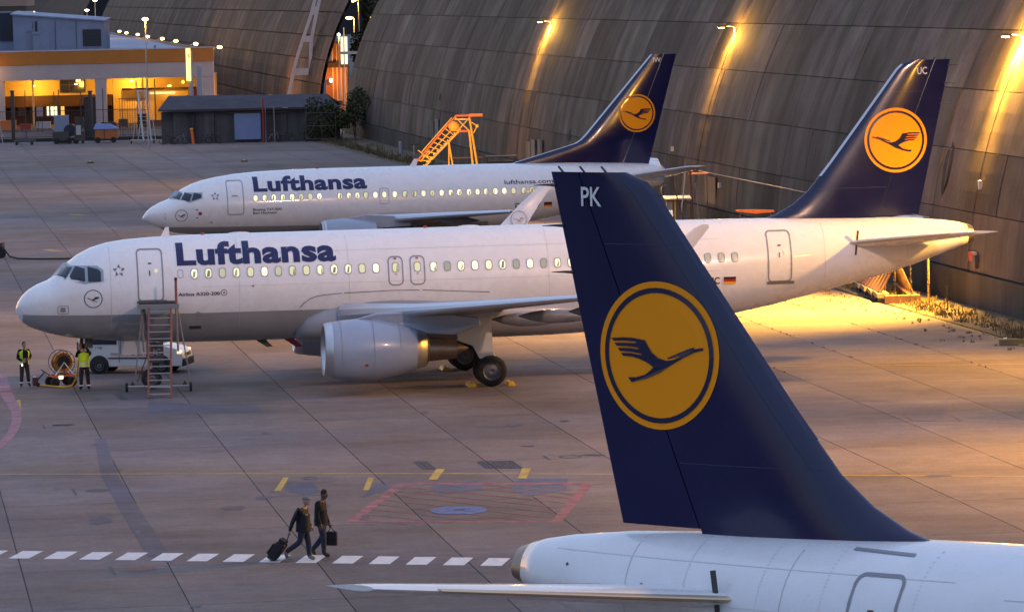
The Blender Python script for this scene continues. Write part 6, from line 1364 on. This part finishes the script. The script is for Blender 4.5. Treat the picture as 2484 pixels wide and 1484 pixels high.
# ------------------------------------------------------------------ people
M_SKIN = mat('skin', (.42, .24, .17), .6); M_SKIN2 = mat('skin_brown', (.14, .075, .05), .6)
M_JEANS = mat('jeans', (.018, .024, .05), .85, var=.2, vs=12); M_JACKET = mat('black_jacket', (.007, .008, .012), .8, var=.2, vs=9); M_SWEAT = mat('dark_sweater', (.009, .009, .010), .9, var=.2, vs=9)
M_SHOE = mat('dark_shoe', (.02, .02, .022), .6); M_SHOEG = mat('grey_shoe', (.16, .15, .13), .7); M_TROUS = mat('brown_trousers', (.03, .02, .018), .9); M_HAIR = mat('dark_hair', (.01, .008, .007), .8); M_CAP = mat('grey_cap', (.20, .19, .17), .8)
def person(label, loc, heading, J, mats, s=1.0, head_pitch=0.0):
    """J: joints in body frame (forward, left, up) in metres for 1.75 m"""
    D = dict(pel=(0, 0, .94), sp=(0, 0, 1.12), ch=(.02, 0, 1.32), nk=(.02, 0, 1.48), hd=(.04, 0, 1.56),
             hL=(0, .10, .90), kL=(.02, .11, .50), aL=(0, .11, .09), tL=(.16, .12, .04), hR=(0, -.10, .90), kR=(.02, -.11, .50), aR=(0, -.11, .09), tR=(.16, -.12, .04),
             sL=(.01, .19, 1.42), eL=(0, .24, 1.13), wL=(.05, .22, .88), pL=(.07, .22, .80), sR=(.01, -.19, 1.42), eR=(0, -.24, 1.13), wR=(.05, -.22, .88), pR=(.07, -.22, .80))
    D.update(J)
    names = list(D); idx = {n: i for i, n in enumerate(names)}
    E = [('pel', 'sp'), ('sp', 'ch'), ('ch', 'nk'), ('nk', 'hd')]
    for q in 'LR': E += [('pel', 'h'+q), ('h'+q, 'k'+q), ('k'+q, 'a'+q), ('a'+q, 't'+q), ('ch', 's'+q), ('s'+q, 'e'+q), ('e'+q, 'w'+q), ('w'+q, 'p'+q)]
    RAD = dict(pel=(.17, .145), sp=(.165, .135), ch=(.195, .15), nk=(.064, .064), hd=(.06, .06), h=(.118, .118), k=(.085, .085), a=(.068, .068), t=(.05, .038), s=(.095, .095), e=(.066, .066), w=(.048, .048), p=(.038, .028))
    me = bpy.data.meshes.new('body'); me.from_pydata([tuple(Vector(D[n])*s) for n in names], [(idx[a], idx[b]) for a, b in E], [])
    o = bpy.data.objects.new('body_tmp', me); COL.objects.link(o)
    md = o.modifiers.new('skin', 'SKIN'); 
    for n in names:
        r_ = RAD.get(n) or RAD[n[0]]; sv = me.skin_vertices[0].data[idx[n]]; sv.radius = (r_[0]*s, r_[1]*s); sv.use_root = (n == 'pel')
    sd = o.modifiers.new('sub', 'SUBSURF'); sd.levels = 2; sd.render_levels = 2
    bpy.context.view_layer.update(); dg = bpy.context.evaluated_depsgraph_get(); m2 = bpy.data.meshes.new_from_object(o.evaluated_get(dg)); bpy.data.objects.remove(o)
    mb = MB(); mb.v = [tuple(v.co) for v in m2.vertices]
    segs = [(Vector(D[a])*s, Vector(D[b])*s, a, b) for a, b in E]
    def region(c):
        best = None
        for a, b, na, nb in segs:
            d = b-a; u = max(0, min(1, (c-a).dot(d)/max(d.length_squared, 1e-9))); dist = (c-(a+d*u)).length
            if best is None or dist < best[0]: best = (dist, na, nb, u)
        _, na, nb, u = best
        if nb == 'hd' or (na == 'ch' and nb == 'nk' and u > .85): return 0
        if nb[0] == 'p' and na[0] == 'w': return 0
        if nb[0] == 't' or (nb[0] == 'a' and u > .93): return 3
        if na[0] in 'hk' and na != 'hd' or (na == 'pel' and nb[0] == 'h') or (na == 'pel' and nb == 'sp' and c.z < (.93*s)): return 2
        return 1
    for p in m2.polygons:
        mb.f.append(list(p.vertices)); mb.m.append(region(Vector(p.center)))
    bpy.data.meshes.remove(m2)
    # head with nose, ears, chin; fingers
    H_ = Vector(D['hd'])*s+Vector((.02, 0, .10))*s; rot = Matrix.Rotation(head_pitch, 3, 'Y')
    mb.ell(H_, (.098*s, .076*s, .125*s), 16, 12, 0, rot)
    hp = lambda x, y, z: H_+rot @ (Vector((x, y, z))*s)
    mb.ell(hp(.055, 0, -.07), (.045*s, .05*s, .05*s), 10, 6, 0); mb.loft([[hp(.09, -.014, .02), hp(.09, .014, .02), hp(.098, 0, .025)], [hp(.085, -.018, -.025), hp(.085, .018, -.025), hp(.125, 0, -.02)]], mi=0)
    for yy in (-.076, .076): mb.ell(hp(-.005, yy, -.01), (.02*s, .01*s, .03*s), 8, 5, 0)
    for yy in (-.03, .03): mb.ell(hp(.088, yy, .015), (.012*s, .012*s, .008*s), 8, 5, 4)
    mb.ell(hp(.092, 0, -.055), (.008*s, .022*s, .006*s), 8, 5, 4)
    for q in 'LR':
        w_, p_ = Vector(D['w'+q])*s, Vector(D['p'+q])*s; d = (p_-w_).normalized(); a = d.cross(Vector((0, 1, 0))).normalized(); b = Vector((0, 1, 0))
        for k, l in enumerate((.07, .08, .075, .058)):
            o_ = a*(.024-.016*k)*s; mb.tube([p_+o_, p_+o_+d*l*.5*s, p_+o_+d*l*.85*s+a*.0+b*(.018 if q == 'R' else -.018)*s], [.010*s, .009*s, .007*s], 6, 0)
        mb.tube([w_+d*.03*s, w_+d*.06*s+a*.035*s, w_+d*.10*s+a*.05*s], [.013*s, .012*s, .009*s], 6, 0)
    root = thing('person', label, 'person', loc, heading)
    mk('body', mb, mats+[M_HAIR], root, smooth=True, local=True)
    return root, D, hp, s
def hair(root, hp, s, m=None, cap=False):
    c = hp(-.018, 0, .035); mb = MB(); mb.ell(c, (.098*s, .084*s, .108*s), 16, 8); 
    mb.v = [(x, y, max(z, c.z-.012*s) if x > c.x+.02*s else z) for x, y, z in mb.v]; mk('hair', mb, M_HAIR if not m else m, root, smooth=True, local=True)
def vest(root, D, s, m=M_HIVIS, open_front=False):
    secs = []
    for k, w_, d_ in (('pel', .205, .175), ('sp', .20, .17), ('ch', .235, .185), (None, .22, .165), (None, .13, .11)):
        if k: c = Vector(D[k])*s
        elif w_ == .22: c = Vector(D['ch'])*s+Vector((0, 0, .08*s))
        else: c = Vector(D['nk'])*s+Vector((0, 0, -.03*s))
        if k == 'pel': c = c+Vector((0, 0, -.05*s))
        n = 20; secs.append([c+Vector((d_*s*cos(a), w_*s*sin(a), 0)) for a in [((.55 if open_front else 0)+(2*pi-(1.1 if open_front else 0))*i/n) for i in range(n+(1 if open_front else 0))]])
    v = mk('vest', MB().loft(secs, cap=False, closed=not open_front), m, root, smooth=True, local=True)
    for u, w_ in ((0, .03), (0, .03)): pass
    P1, P2 = Vector(D['pel'])*s, Vector(D['sp'])*s
    for t in (.12, .62):
        c = (P1+Vector((0, 0, -.05*s))).lerp(P2, t); k1, k2 = .175-.005*t+.006, .205-.005*t+.006
        mk('reflective_band', MB().loft([[c+Vector((k1*s*cos(a), k2*s*sin(a), dz)) for a in [(.55 if open_front else 0)+(2*pi-(1.1 if open_front else 0))*i/20 for i in range(21)]] for dz in (-.02, .02)], cap=False, closed=False), M_REFL, v, local=True)
def bands(root, D, s):
    for q in 'LR':
        a, k = Vector(D['a'+q])*s, Vector(D['k'+q])*s; p1, p2 = a.lerp(k, .12), a.lerp(k, .24); mk('ankle_band', MB().tube([p1, p2], [.082*s, .086*s], 10, cap=False), M_REFL, root, local=True)
# walking pair
wh = -.28
r1, D1, hp1, s1 = person('man in grey cap and black jacket striding along the dashes, pulling a black suitcase', (-5.66, 118.05, 0), wh, dict(pel=(.0, 0, .93), hL=(0, .10, .90), kL=(.10, .11, .50), aL=(.12, .11, .09), tL=(.28, .11, .045), hR=(0, -.10, .89), kR=(-.06, -.11, .52), aR=(-.47, -.11, .24), tR=(-.43, -.12, .07),
    sp=(-.01, 0, 1.10), ch=(-.01, 0, 1.30), nk=(.03, 0, 1.45), hd=(.08, 0, 1.52), sR=(-.04, -.2, 1.38), eR=(-.20, -.25, 1.10), wR=(-.30, -.25, .84), pR=(-.32, -.25, .77), sL=(0, .2, 1.38), eL=(.02, .25, 1.10), wL=(.14, .22, .90), pL=(.18, .21, .84)), [M_SKIN, M_JACKET, M_JEANS, M_SHOEG], .985)
mb = MB(); mb.ell(hp1(-.01, 0, .06), (.10, .085, .085), 16, 8); mb.loft([[hp1(.06, -.07, .06), hp1(.06, .07, .06), hp1(.06, .07, .075), hp1(.06, -.07, .075)], [hp1(.17, -.045, .035), hp1(.17, .045, .035), hp1(.17, .045, .045), hp1(.17, -.045, .045)]]); mk('cap', mb, M_CAP, r1, smooth=True, local=True, auto=40)
mk('jacket_hem', MB().loft([[Vector((dx*cos(a), dy*sin(a), z)) for a in [2*pi*i/18 for i in range(18)]] for z, dx, dy in ((.78, .20, .215), (.9, .195, .215), (1.0, .19, .21), (1.22, .185, .215))], cap=False), M_JACKET, r1, smooth=True, local=True)
mk('collar_mark', MB().box((-.02, -.19, 1.43), (.05, .02, .03)), M_REFL, r1, local=True); mk('chest_mark', MB().box((.14, -.11, 1.24), (.05, .02, .015)), M_REFL, r1, local=True)
r2, D2, hp2, s2 = person('taller dark haired man in dark sweater walking with head bowed, ahead of the suitcase puller', (-5.22, 118.8, 0), wh, dict(pel=(.02, 0, .95), hL=(.02, .10, .91), kL=(.0, .11, .52), aL=(-.30, .11, .16), tL=(-.22, .12, .04), hR=(.02, -.10, .91), kR=(.10, -.11, .51), aR=(.10, -.11, .09), tR=(.27, -.12, .045),
    sp=(0, 0, 1.13), ch=(0, 0, 1.34), nk=(.03, 0, 1.50), hd=(.09, 0, 1.57), sR=(-.01, -.2, 1.43), eR=(-.03, -.24, 1.14), wR=(.06, -.24, .90), pR=(.07, -.24, .82), sL=(0, .2, 1.43), eL=(.03, .25, 1.13), wL=(.14, .24, .88), pL=(.17, .24, .80)), [M_SKIN2, M_SWEAT, M_JEANS, M_SHOE], 1.0, head_pitch=.35)
hair(r2, hp2, s2)
mk('sweater_hem', MB().loft([[Vector((.0+dx*cos(a), dy*sin(a), z)) for a in [2*pi*i/18 for i in range(18)]] for z, dx, dy in ((.84, .175, .20), (.95, .185, .205), (1.05, .175, .20), (1.25, .17, .20))], cap=False), M_SWEAT, r2, smooth=True, local=True)
def wpt(loc, h, p): return (loc[0]+p[0]*cos(h)-p[1]*sin(h), loc[1]+p[0]*sin(h)+p[1]*cos(h), p[2])
sc_ = thing('suitcase', 'black wheeled suitcase tilted behind the man in the cap', 'suitcase', (-6.55, 118.2, 0))
rt = Matrix.Rotation(wh, 3, 'Z') @ Matrix.Rotation(radians(38), 3, 'Y')
def scp(x, y, z): return Vector((-6.55, 118.2, .03))+rt @ Vector((x, y, z))
def sbox(name, c, d, m, bev=.02): return mk(name, MB().box(scp(*c), d, rot=rt), m, sc_, bevel=bev)
M_BAG = mat('black_bag_fabric', (.012, .012, .013), .8, bump=.3)
sbox('shell', (0, 0, .32), (.24, .38, .52), M_BAG, .05); sbox('front_pocket', (-.15, 0, .27), (.07, .32, .34), M_BAG, .03); sbox('top_bag', (-.02, 0, .62), (.20, .30, .09), M_BAG, .03); sbox('base', (0, 0, .05), (.2, .36, .05), M_STEELD)
for yy in (-.15, .15): mk('wheel', MB().lathe(scp(.09, yy-.015, .02), rt @ Vector((0, 1, 0)), [(0, .005), (0, .035), (.03, .035), (.03, .005)], 12), M_TYRE, sc_)
H1 = Vector(wpt((-5.66, 118.05), wh, (-.32, -.25, .73)))
mk('telescopic_handle', MB().tube([scp(.10, 0, .56), H1], .014, 6).tube([H1+Vector((0, -.07, 0)), H1+Vector((0, .07, 0))], .018, 6), M_STEELD, sc_)
bg_ = thing('shoulder_bag', 'black bag hanging from the far hand of the taller walking man', 'bag', tuple(wpt((-5.22, 118.8), wh, (.2, .26, .4)))); c = Vector(wpt((-5.22, 118.8), wh, (.20, .28, .46)))
mk('bag_body', MB().box(c, (.30, .12, .38), rz=wh), M_BAG, bg_, bevel=.03); mk('flap', MB().box(c+Vector((0, -.08, .08)), (.28, .03, .2), rz=wh), M_BAG, bg_, bevel=.01)
Hb = Vector(wpt((-5.22, 118.8), wh, (.18, .24, .76))); mk('strap', MB().tube([c+Vector((-.09, 0, .18)), Hb, c+Vector((.09, 0, .18))], .012, 6), M_BAG, bg_)
# two ground workers
r3, D3, hp3, s3 = person('ground worker standing at far left with yellow vest hanging open over dark overalls', (-18.98, 173.4, 0), -1.1, dict(kL=(.05, .13, .50), aL=(.04, .16, .09), tL=(.2, .18, .04), kR=(.03, -.12, .50), aR=(.0, -.15, .09), tR=(.15, -.2, .04), eL=(.03, .27, 1.16), wL=(.22, .12, 1.10), pL=(.28, .06, 1.10), eR=(.0, -.28, 1.14), wR=(.18, -.14, 1.04), pR=(.25, -.07, 1.02)), [M_SKIN, M_JACKET, M_TROUS, M_SHOE], .97)
hair(r3, hp3, s3, mat('brown_hair', (.05, .03, .02), .8)); vest(r3, D3, s3, open_front=True); bands(r3, D3, s3)
mk('torch', MB().ell((.2, -.16, .84), (.03, .03, .04), 8, 6), mat('torch_glow', (1, .95, .8), .4, emit=(1, .92, .75), es=3), r3, local=True)
r4, D4, hp4, s4 = person('ground worker seen from behind in yellow vest, both arms raised to the airliner belly', (-16.45, 171.3, 0), 1.75, dict(kL=(.03, .13, .50), aL=(0, .14, .09), tL=(.15, .17, .04), kR=(.04, -.13, .50), aR=(.0, -.15, .09), tR=(.15, -.18, .04), eL=(.14, .30, 1.28), wL=(.28, .14, 1.50), pL=(.33, .08, 1.57), eR=(.12, -.28, 1.36), wR=(.25, -.12, 1.60), pR=(.29, -.07, 1.67), hd=(.05, 0, 1.56)), [M_SKIN, M_JACKET, M_TROUS, M_SHOE], .99, head_pitch=-.3)
hair(r4, hp4, s4); vest(r4, D4, s4); bands(r4, D4, s4)
# cable hose, socket, reel cart
M_HOSE = mat('yellow_cable', (.80, .38, .02), .5)
hs = thing('power_cable', 'thick yellow orange cable looping on the ground from reel to the worker hands', 'cable', (-17.2, 172, 0))
mk('cable', MB().tube([(-18.35, 173.0, .05), (-18.05, 172.9, .045), (-17.85, 172.6, .045), (-17.5, 172.2, .045), (-17.2, 172.1, .045), (-17.0, 172.1, .12), (-16.86, 172.0, .35), (-16.77, 171.9, .65), (-16.72, 171.8, 1.0), (-16.66, 171.75, 1.4), (-16.6, 171.7, 1.66)], .035, 8), M_HOSE, hs, smooth=True)
mk('plug', MB().box((-16.58, 171.75, 1.62), (.16, .16, .22)), M_ORANGE, hs); mk('plug_grip', MB().tube([(-16.58, 171.75, 1.72), (-16.55, 171.75, 1.95)], .07, 8), M_BLACK, hs)
rl = thing('cable_reel', 'cable reel cart with orange hose drum and thin wheel guard near the nose', 'reel', (-17.5, 173.2, 0))
ax = Vector((.42, -.9, 0)).normalized(); ux = Vector((ax.y*-1, ax.x, 0)); C0 = Vector((-17.5, 173.2, .93))
def ringt(c, r_, w_, m, nm, n=24): return mk(nm, MB().tube([c+ux*(r_*cos(2*pi*i/n))+Vector((0, 0, r_*sin(2*pi*i/n))) for i in range(n+1)], w_, 5, cap=False), m, rl)
ringt(C0+ax*.24, .46, .016, M_STEELD, 'guard_ring'); ringt(C0-ax*.24, .46, .016, M_STEELD, 'guard_ring')
for k in range(5):
    for q in range(2): mk('hose_coil', MB().tube([C0+ax*(-.18+.09*k)+ux*((.28+.06*q)*cos(2*pi*i/20))+Vector((0, 0, (.28+.06*q)*sin(2*pi*i/20))) for i in range(21)], .045, 6, cap=False), mat('orange_hose', (.62, .24, .03), .6, var=.25, vs=6), rl, smooth=True)
mk('drum', MB().lathe(C0-ax*.23, ax, [(0, .02), (0, .26), (.46, .26), (.46, .02)], 20), M_STEELD, rl)
for k in range(4): a = pi*k/4; mk('spoke', MB().tube([C0+ax*.25-ux*.44*cos(a)-Vector((0, 0, .44*sin(a))), C0+ax*.25+ux*.44*cos(a)+Vector((0, 0, .44*sin(a)))], .012, 5), M_STEELD, rl)
for sg_ in (-1, 1):
    b = C0+ax*.28*sg_; mk('stand', MB().tube([b+ux*-.38+Vector((0, 0, -.5)), b, b+ux*.38+Vector((0, 0, -.5))], .03, 6), M_REFL, rl)
mk('chassis', MB().tube([C0+ax*sx*.35+ux*sy*.5+Vector((0, 0, -.52)) for sx, sy in ((-1, -1), (1, -1), (1, 1), (-1, 1), (-1, -1))], .035, 6), M_ORANGE, rl); mk('drawbar', MB().tube([C0-ux*.5+Vector((0, 0, -.5)), C0-ux*.85+Vector((0, 0, -.25))], .02, 6), M_STEELD, rl)
mk('floodlight', MB().box(C0+ax*.5-ux*.22+Vector((0, 0, -.55)), (.16, .1, .12)), mat('lamp_white', (1, .95, .8), .4, emit=(1, .9, .6), es=1.5), rl)
for sx in (-.35, .3):
    for sy in (-.4, .3): mk('wheel', MB().lathe(C0+ax*sx+ux*sy+Vector((0, 0, -.75))-ax*.04, ax, [(0, .02), (0, .18), (.10, .18), (.10, .02)], 14), M_TYRE, rl)
tl = thing('tow_jack', 'small dark red jack with raised handle between worker and cable reel', 'jack', (-18.5, 173.1, 0)); mk('body', MB().box((-18.53, 173.1, .2), (.22, .2, .32)), mat('dark_red', (.08, .02, .02), .6), tl, bevel=.02); mk('handle', MB().tube([(-18.45, 173.1, .25), (-18.15, 173.0, .58)], .03, 6), M_STEELD, tl); mk('clip', MB().box((-18.55, 172.97, .4), (.1, .03, .05)), M_REFL, tl); mk('wheel', MB().lathe((-18.42, 173.0, .08), (0, 1, 0), [(0, .01), (0, .08), (.06, .08), (.06, .01)], 10), M_TYRE, tl)
# ------------------------------------------------------------------ door ladder
M_LRED = mat('faded_red_steel', (.24, .09, .07), .6, var=.2, vs=5)
ld = thing('boarding_ladder', 'steep wheeled boarding ladder with faded red rails at the front door', 'ladder', (-13.2, 168.2, 0))
for x in (-13.66, -12.82): mk('rail', MB().tube([(x, 166.95, .02), (x, 168.15, 3.35)], .045, 6), M_LRED, ld)
for k in range(13): u = (k+.6)/13.2; mk('rung', MB().box((-13.24, 166.95+1.2*u, 3.33*u), (.80, .16, .03)), M_STEEL, ld)
mk('platform', MB().bb(-14.05, -12.55, 168.15, 169.1, 3.30, 3.37), M_STEEL, ld); mk('platform_edge', MB().bb(-14.08, -12.52, 168.1, 168.14, 3.26, 3.42), M_SILL, ld)
mk('rubber_bumper', MB().tube([(-14.1, 169.2, 3.42), (-12.7, 169.2, 3.42)], .07, 8), M_STEELD, ld)
for x, m in ((-12.62, M_LRED), ): mk('hand_post', MB().tube([(x, 168.2, 3.3), (x, 168.2, 4.3)], .05, 6), m, ld); mk('post_cap', MB().tube([(x, 168.2, 4.3), (x, 168.2, 4.42)], .055, 6), M_BLACK, ld)
for x, x2 in ((-13.95, -14.4), (-12.65, -12.28)):
    mk('rear_leg', MB().tube([(x, 169.0, 3.3), (x2, 169.8, .35)], .03, 6), M_STEEL, ld); mk('strut', MB().tube([(x, 168.3, 3.3), (x, 168.9, 1.6)], .04, 6), M_STEEL, ld)
mk('brace', MB().tube([(-14.3, 169.8, .4), (-13.6, 168.0, 1.9)], .022, 5), M_LRED, ld); mk('axle', MB().tube([(-14.72, 169.85, .2), (-12.25, 169.7, .2)], .04, 6), M_STEEL, ld)
mk('side_frame', MB().tube([(-13.85, 168.2, 3.3), (-13.75, 168.3, 2.4), (-13.7, 168.0, 1.9)], .05, 6), M_STEELD, ld)
for x, y in ((-14.72, 169.9), (-12.27, 169.7)): mk('wheel', MB().lathe((x-.04, y, .17), (1, 0, 0), [(0, .02), (0, .17), (.08, .17), (.08, .02)], 14), M_TYRE, ld); 
for x, y in ((-14.5, 169.85), (-12.5, 169.72)): mk('jack_plate', MB().prism([(x-.1, y, .24), (x+.1, y, .24), (x, y, .42)], (0, .05, 0)), M_STEELD, ld)
# ------------------------------------------------------------------ van
M_VANW = mat('van_white', (.66, .66, .66), .3, coat=.5, var=.06, vs=1); M_VANB = mat('van_black_plastic', (.02, .02, .022), .6)
VX, VY, VR = -17.25, 179.3, -.16
van = thing('white_van', 'small white van with dark bumpers parked behind the airliner nose, red word on its side', 'van', (VX, VY, 0), VR)
def lv(*a): return a
# side profile, x to the right (front)
prof = [(0, .42), (0, 1.25), (.10, 1.78), (.30, 1.84), (2.55, 1.84), (2.80, 1.78), (3.42, 1.12), (4.05, .98), (4.28, .80), (4.34, .48), (4.30, .28), (.04, .28)]
def vbody(y, k=1.0): return [Vector((2.15+(x-2.15)*k, y, z if z < 1.1 else 1.1+(z-1.1)*(1-(1-k)*1.2))) for x, z in prof]
mb = MB(); mb.loft([vbody(-.86, .97), vbody(-.80), vbody(.80), vbody(.86, .97)]); mk('body', mb, M_VANW, van, local=True, bevel=.03, smooth=True, auto=30)
for y0, sg_ in ((-.875, -1), (.875, 1)):
    for P in ([(.30, 1.18), (1.62, 1.18), (1.62, 1.66), (.36, 1.66)], [(1.80, 1.18), (2.98, 1.18), (2.70, 1.52), (2.45, 1.66), (1.80, 1.66)]):
        mk('side_window', MB().prism([(x, y0, z) for x, z in P], (0, sg_*.012, 0)), M_GLASS, van, local=True)
    mk('rub_strip', MB().bb(1.25, 3.0, y0-.01, y0+.01, .60, .65), M_VANB, van, local=True)
    for xw in (.88, 3.42):
        mk('wheel_arch', MB().lathe((xw, y0-.004 if sg_ < 0 else y0, .34), (0, 1, 0), [(0, .01), (0, .40), (.004, .40), (.004, .01)], 24), M_VANB, van, local=True)
        wheel(van, (xw, y0*.93, .31), .31, .2)
    mk('door_gap', MB().bb(1.70, 1.715, y0-.006, y0+.006, .45, 1.75), M_VANB, van, local=True); mk('door_gap', MB().bb(2.96, 2.975, y0-.006, y0+.006, .45, 1.15), M_VANB, van, local=True)
    mk('mirror', MB().box((2.92, y0*1.1, 1.22), (.12, .16, .2)), M_VANB, van, local=True, bevel=.02)
    mk('headlight', MB().box((4.14, y0*.86, .83), (.20, .22, .16)), mat('headlight_glow', (.9, .8, .6), .2, emit=(1, .75, .35), es=.7), van, local=True, bevel=.03)
    mk('tail_light', MB().box((.0, y0*.93, 1.05), (.05, .10, .45)), M_RED, van, local=True)
mk('windscreen', MB().poly([(2.845, -.68, 1.755), (3.40, -.74, 1.165), (3.40, .74, 1.165), (2.845, .68, 1.755)]), M_GLASS, van, local=True)
mk('front_bumper', MB().box((4.26, 0, .43), (.22, 1.70, .30)), M_VANB, van, local=True, bevel=.05); mk('rear_bumper', MB().box((.02, 0, .40), (.12, 1.66, .22)), M_VANB, van, local=True, bevel=.03); mk('grille', MB().box((4.28, 0, .72), (.08, .9, .12)), M_VANB, van, local=True)
text_on(lambda u, v: Vector((u, -.888, v)), 'leos', 2.0, 2.95, .74, .98, mat('bright_red', (.55, .02, .03), .5), van, bold=.02, cuts=0, keep_h=(0, .7), name='red_lettering'); text_on(lambda u, v: Vector((u, -.886, v)), '79 118', .45, 1.0, 1.0, 1.10, M_STEELD, van, cuts=0, keep_h=(0, .7), name='fleet_number')
mk('floral_print', MB().poly([(1.35, -.886, .74), (2.0, -.886, .74), (2.0, -.886, .84), (1.35, -.886, .84)]), mat('pale_print', (.45, .35, .36), .6), van, local=True)
# nose gear door with the code, belly socket flap
gd = mk('nose_gear_side_door', MB().box((-5.25, .50, 1.42), (.62, .03, .78)), mat('shaded_door', (.05, .05, .055), .6), uc, local=True)  # shade under the belly is put into the dark door colour
text_on(lambda u, v: Vector((-u, .522, v)), 'UC', 5.02, 5.44, 1.30, 1.55, mat('pale_code', (.3, .3, .32), .6), uc, bold=.01, cuts=0, keep_h=(0, .7), name='door_code')
mk('service_flap', MB().box((-2.75, -.1, 1.82), (.3, .2, .35)), M_STEELD, uc, local=True)
# wheel chocks
def chock(x, y, label, rz=.1436):
    c_ = thing('wheel_chock', label, 'chock', (x, y, 0), rz, group='wheel chocks at the main gear'); mk('block', MB().prism([(-.16, -.5, 0), (.16, -.5, 0), (.10, -.5, .14), (-.10, -.5, .14)], (0, 1.0, 0)), M_YEL, c_, local=True, bevel=.01); mk('grip', MB().tube([(0, -.35, .14), (0, -.35, .19), (0, -.1, .19), (0, -.1, .14)], .012, 5), M_STEELD, c_, local=True)
def ucp(s_, l): return (-18.93+s_*.9897+l*.1435, 170.5+s_*.1433-l*.9897)
for s_, l, lb in ((16.93, 3.9, 'yellow chock in front of the near main wheels'), (18.42, 3.9, 'yellow chock behind the near main wheels'), (16.93, -3.8, 'yellow chock in front of the far main wheels')):
    x, y = ucp(s_, l); chock(x, y, lb)
# cart wheel and hose at the left edge
hc = thing('hose_cart', 'brown hose cart cut off by the left edge of the photo', 'cart', (-30.2, 260, 0)); mk('box', MB().bb(-31.6, -29.5, 259.6, 261, .3, .85), M_BROWN, hc); mk('wheel', MB().lathe((-29.55, 259.5, .28), (0, 1, 0), [(0, .02), (0, .28), (.2, .28), (.2, .02)], 16), M_TYRE, hc)
mk('wheel', MB().lathe((-31.2, 259.5, .28), (0, 1, 0), [(0, .02), (0, .28), (.2, .28), (.2, .02)], 16), M_TYRE, hc)
h2 = thing('black_hose', 'long black hose running over the apron from the cart to behind the airliner nose', 'hose', (-26, 257, 0)); mk('hose', MB().tube([(-30.3, 259.4, .85), (-29.75, 259, .95), (-29.3, 258.8, .6), (-28.95, 258.6, .15), (-28.4, 258.05, .05), (-27, 257.2, .05), (-25.4, 256.95, .05), (-23.6, 257.1, .05), (-21, 257.8, .05)], .05, 6), M_BLACK, h2, smooth=True)
for k, (x, y) in enumerate(((-37.8, 405), (-23.6, 400))):
    q = thing('ground_light', ['small inset yellowish ground light on the far left apron', 'small inset yellowish ground light near the far airliner top'][k], 'light', (x, y, 0)); mk('housing', MB().ell((x, y, .05), (.35, .35, .12), 10, 5), M_RUST, q); mk('lens', MB().ell((x, y-.2, .15), (.12, .12, .08), 8, 5), M_YEL, q)
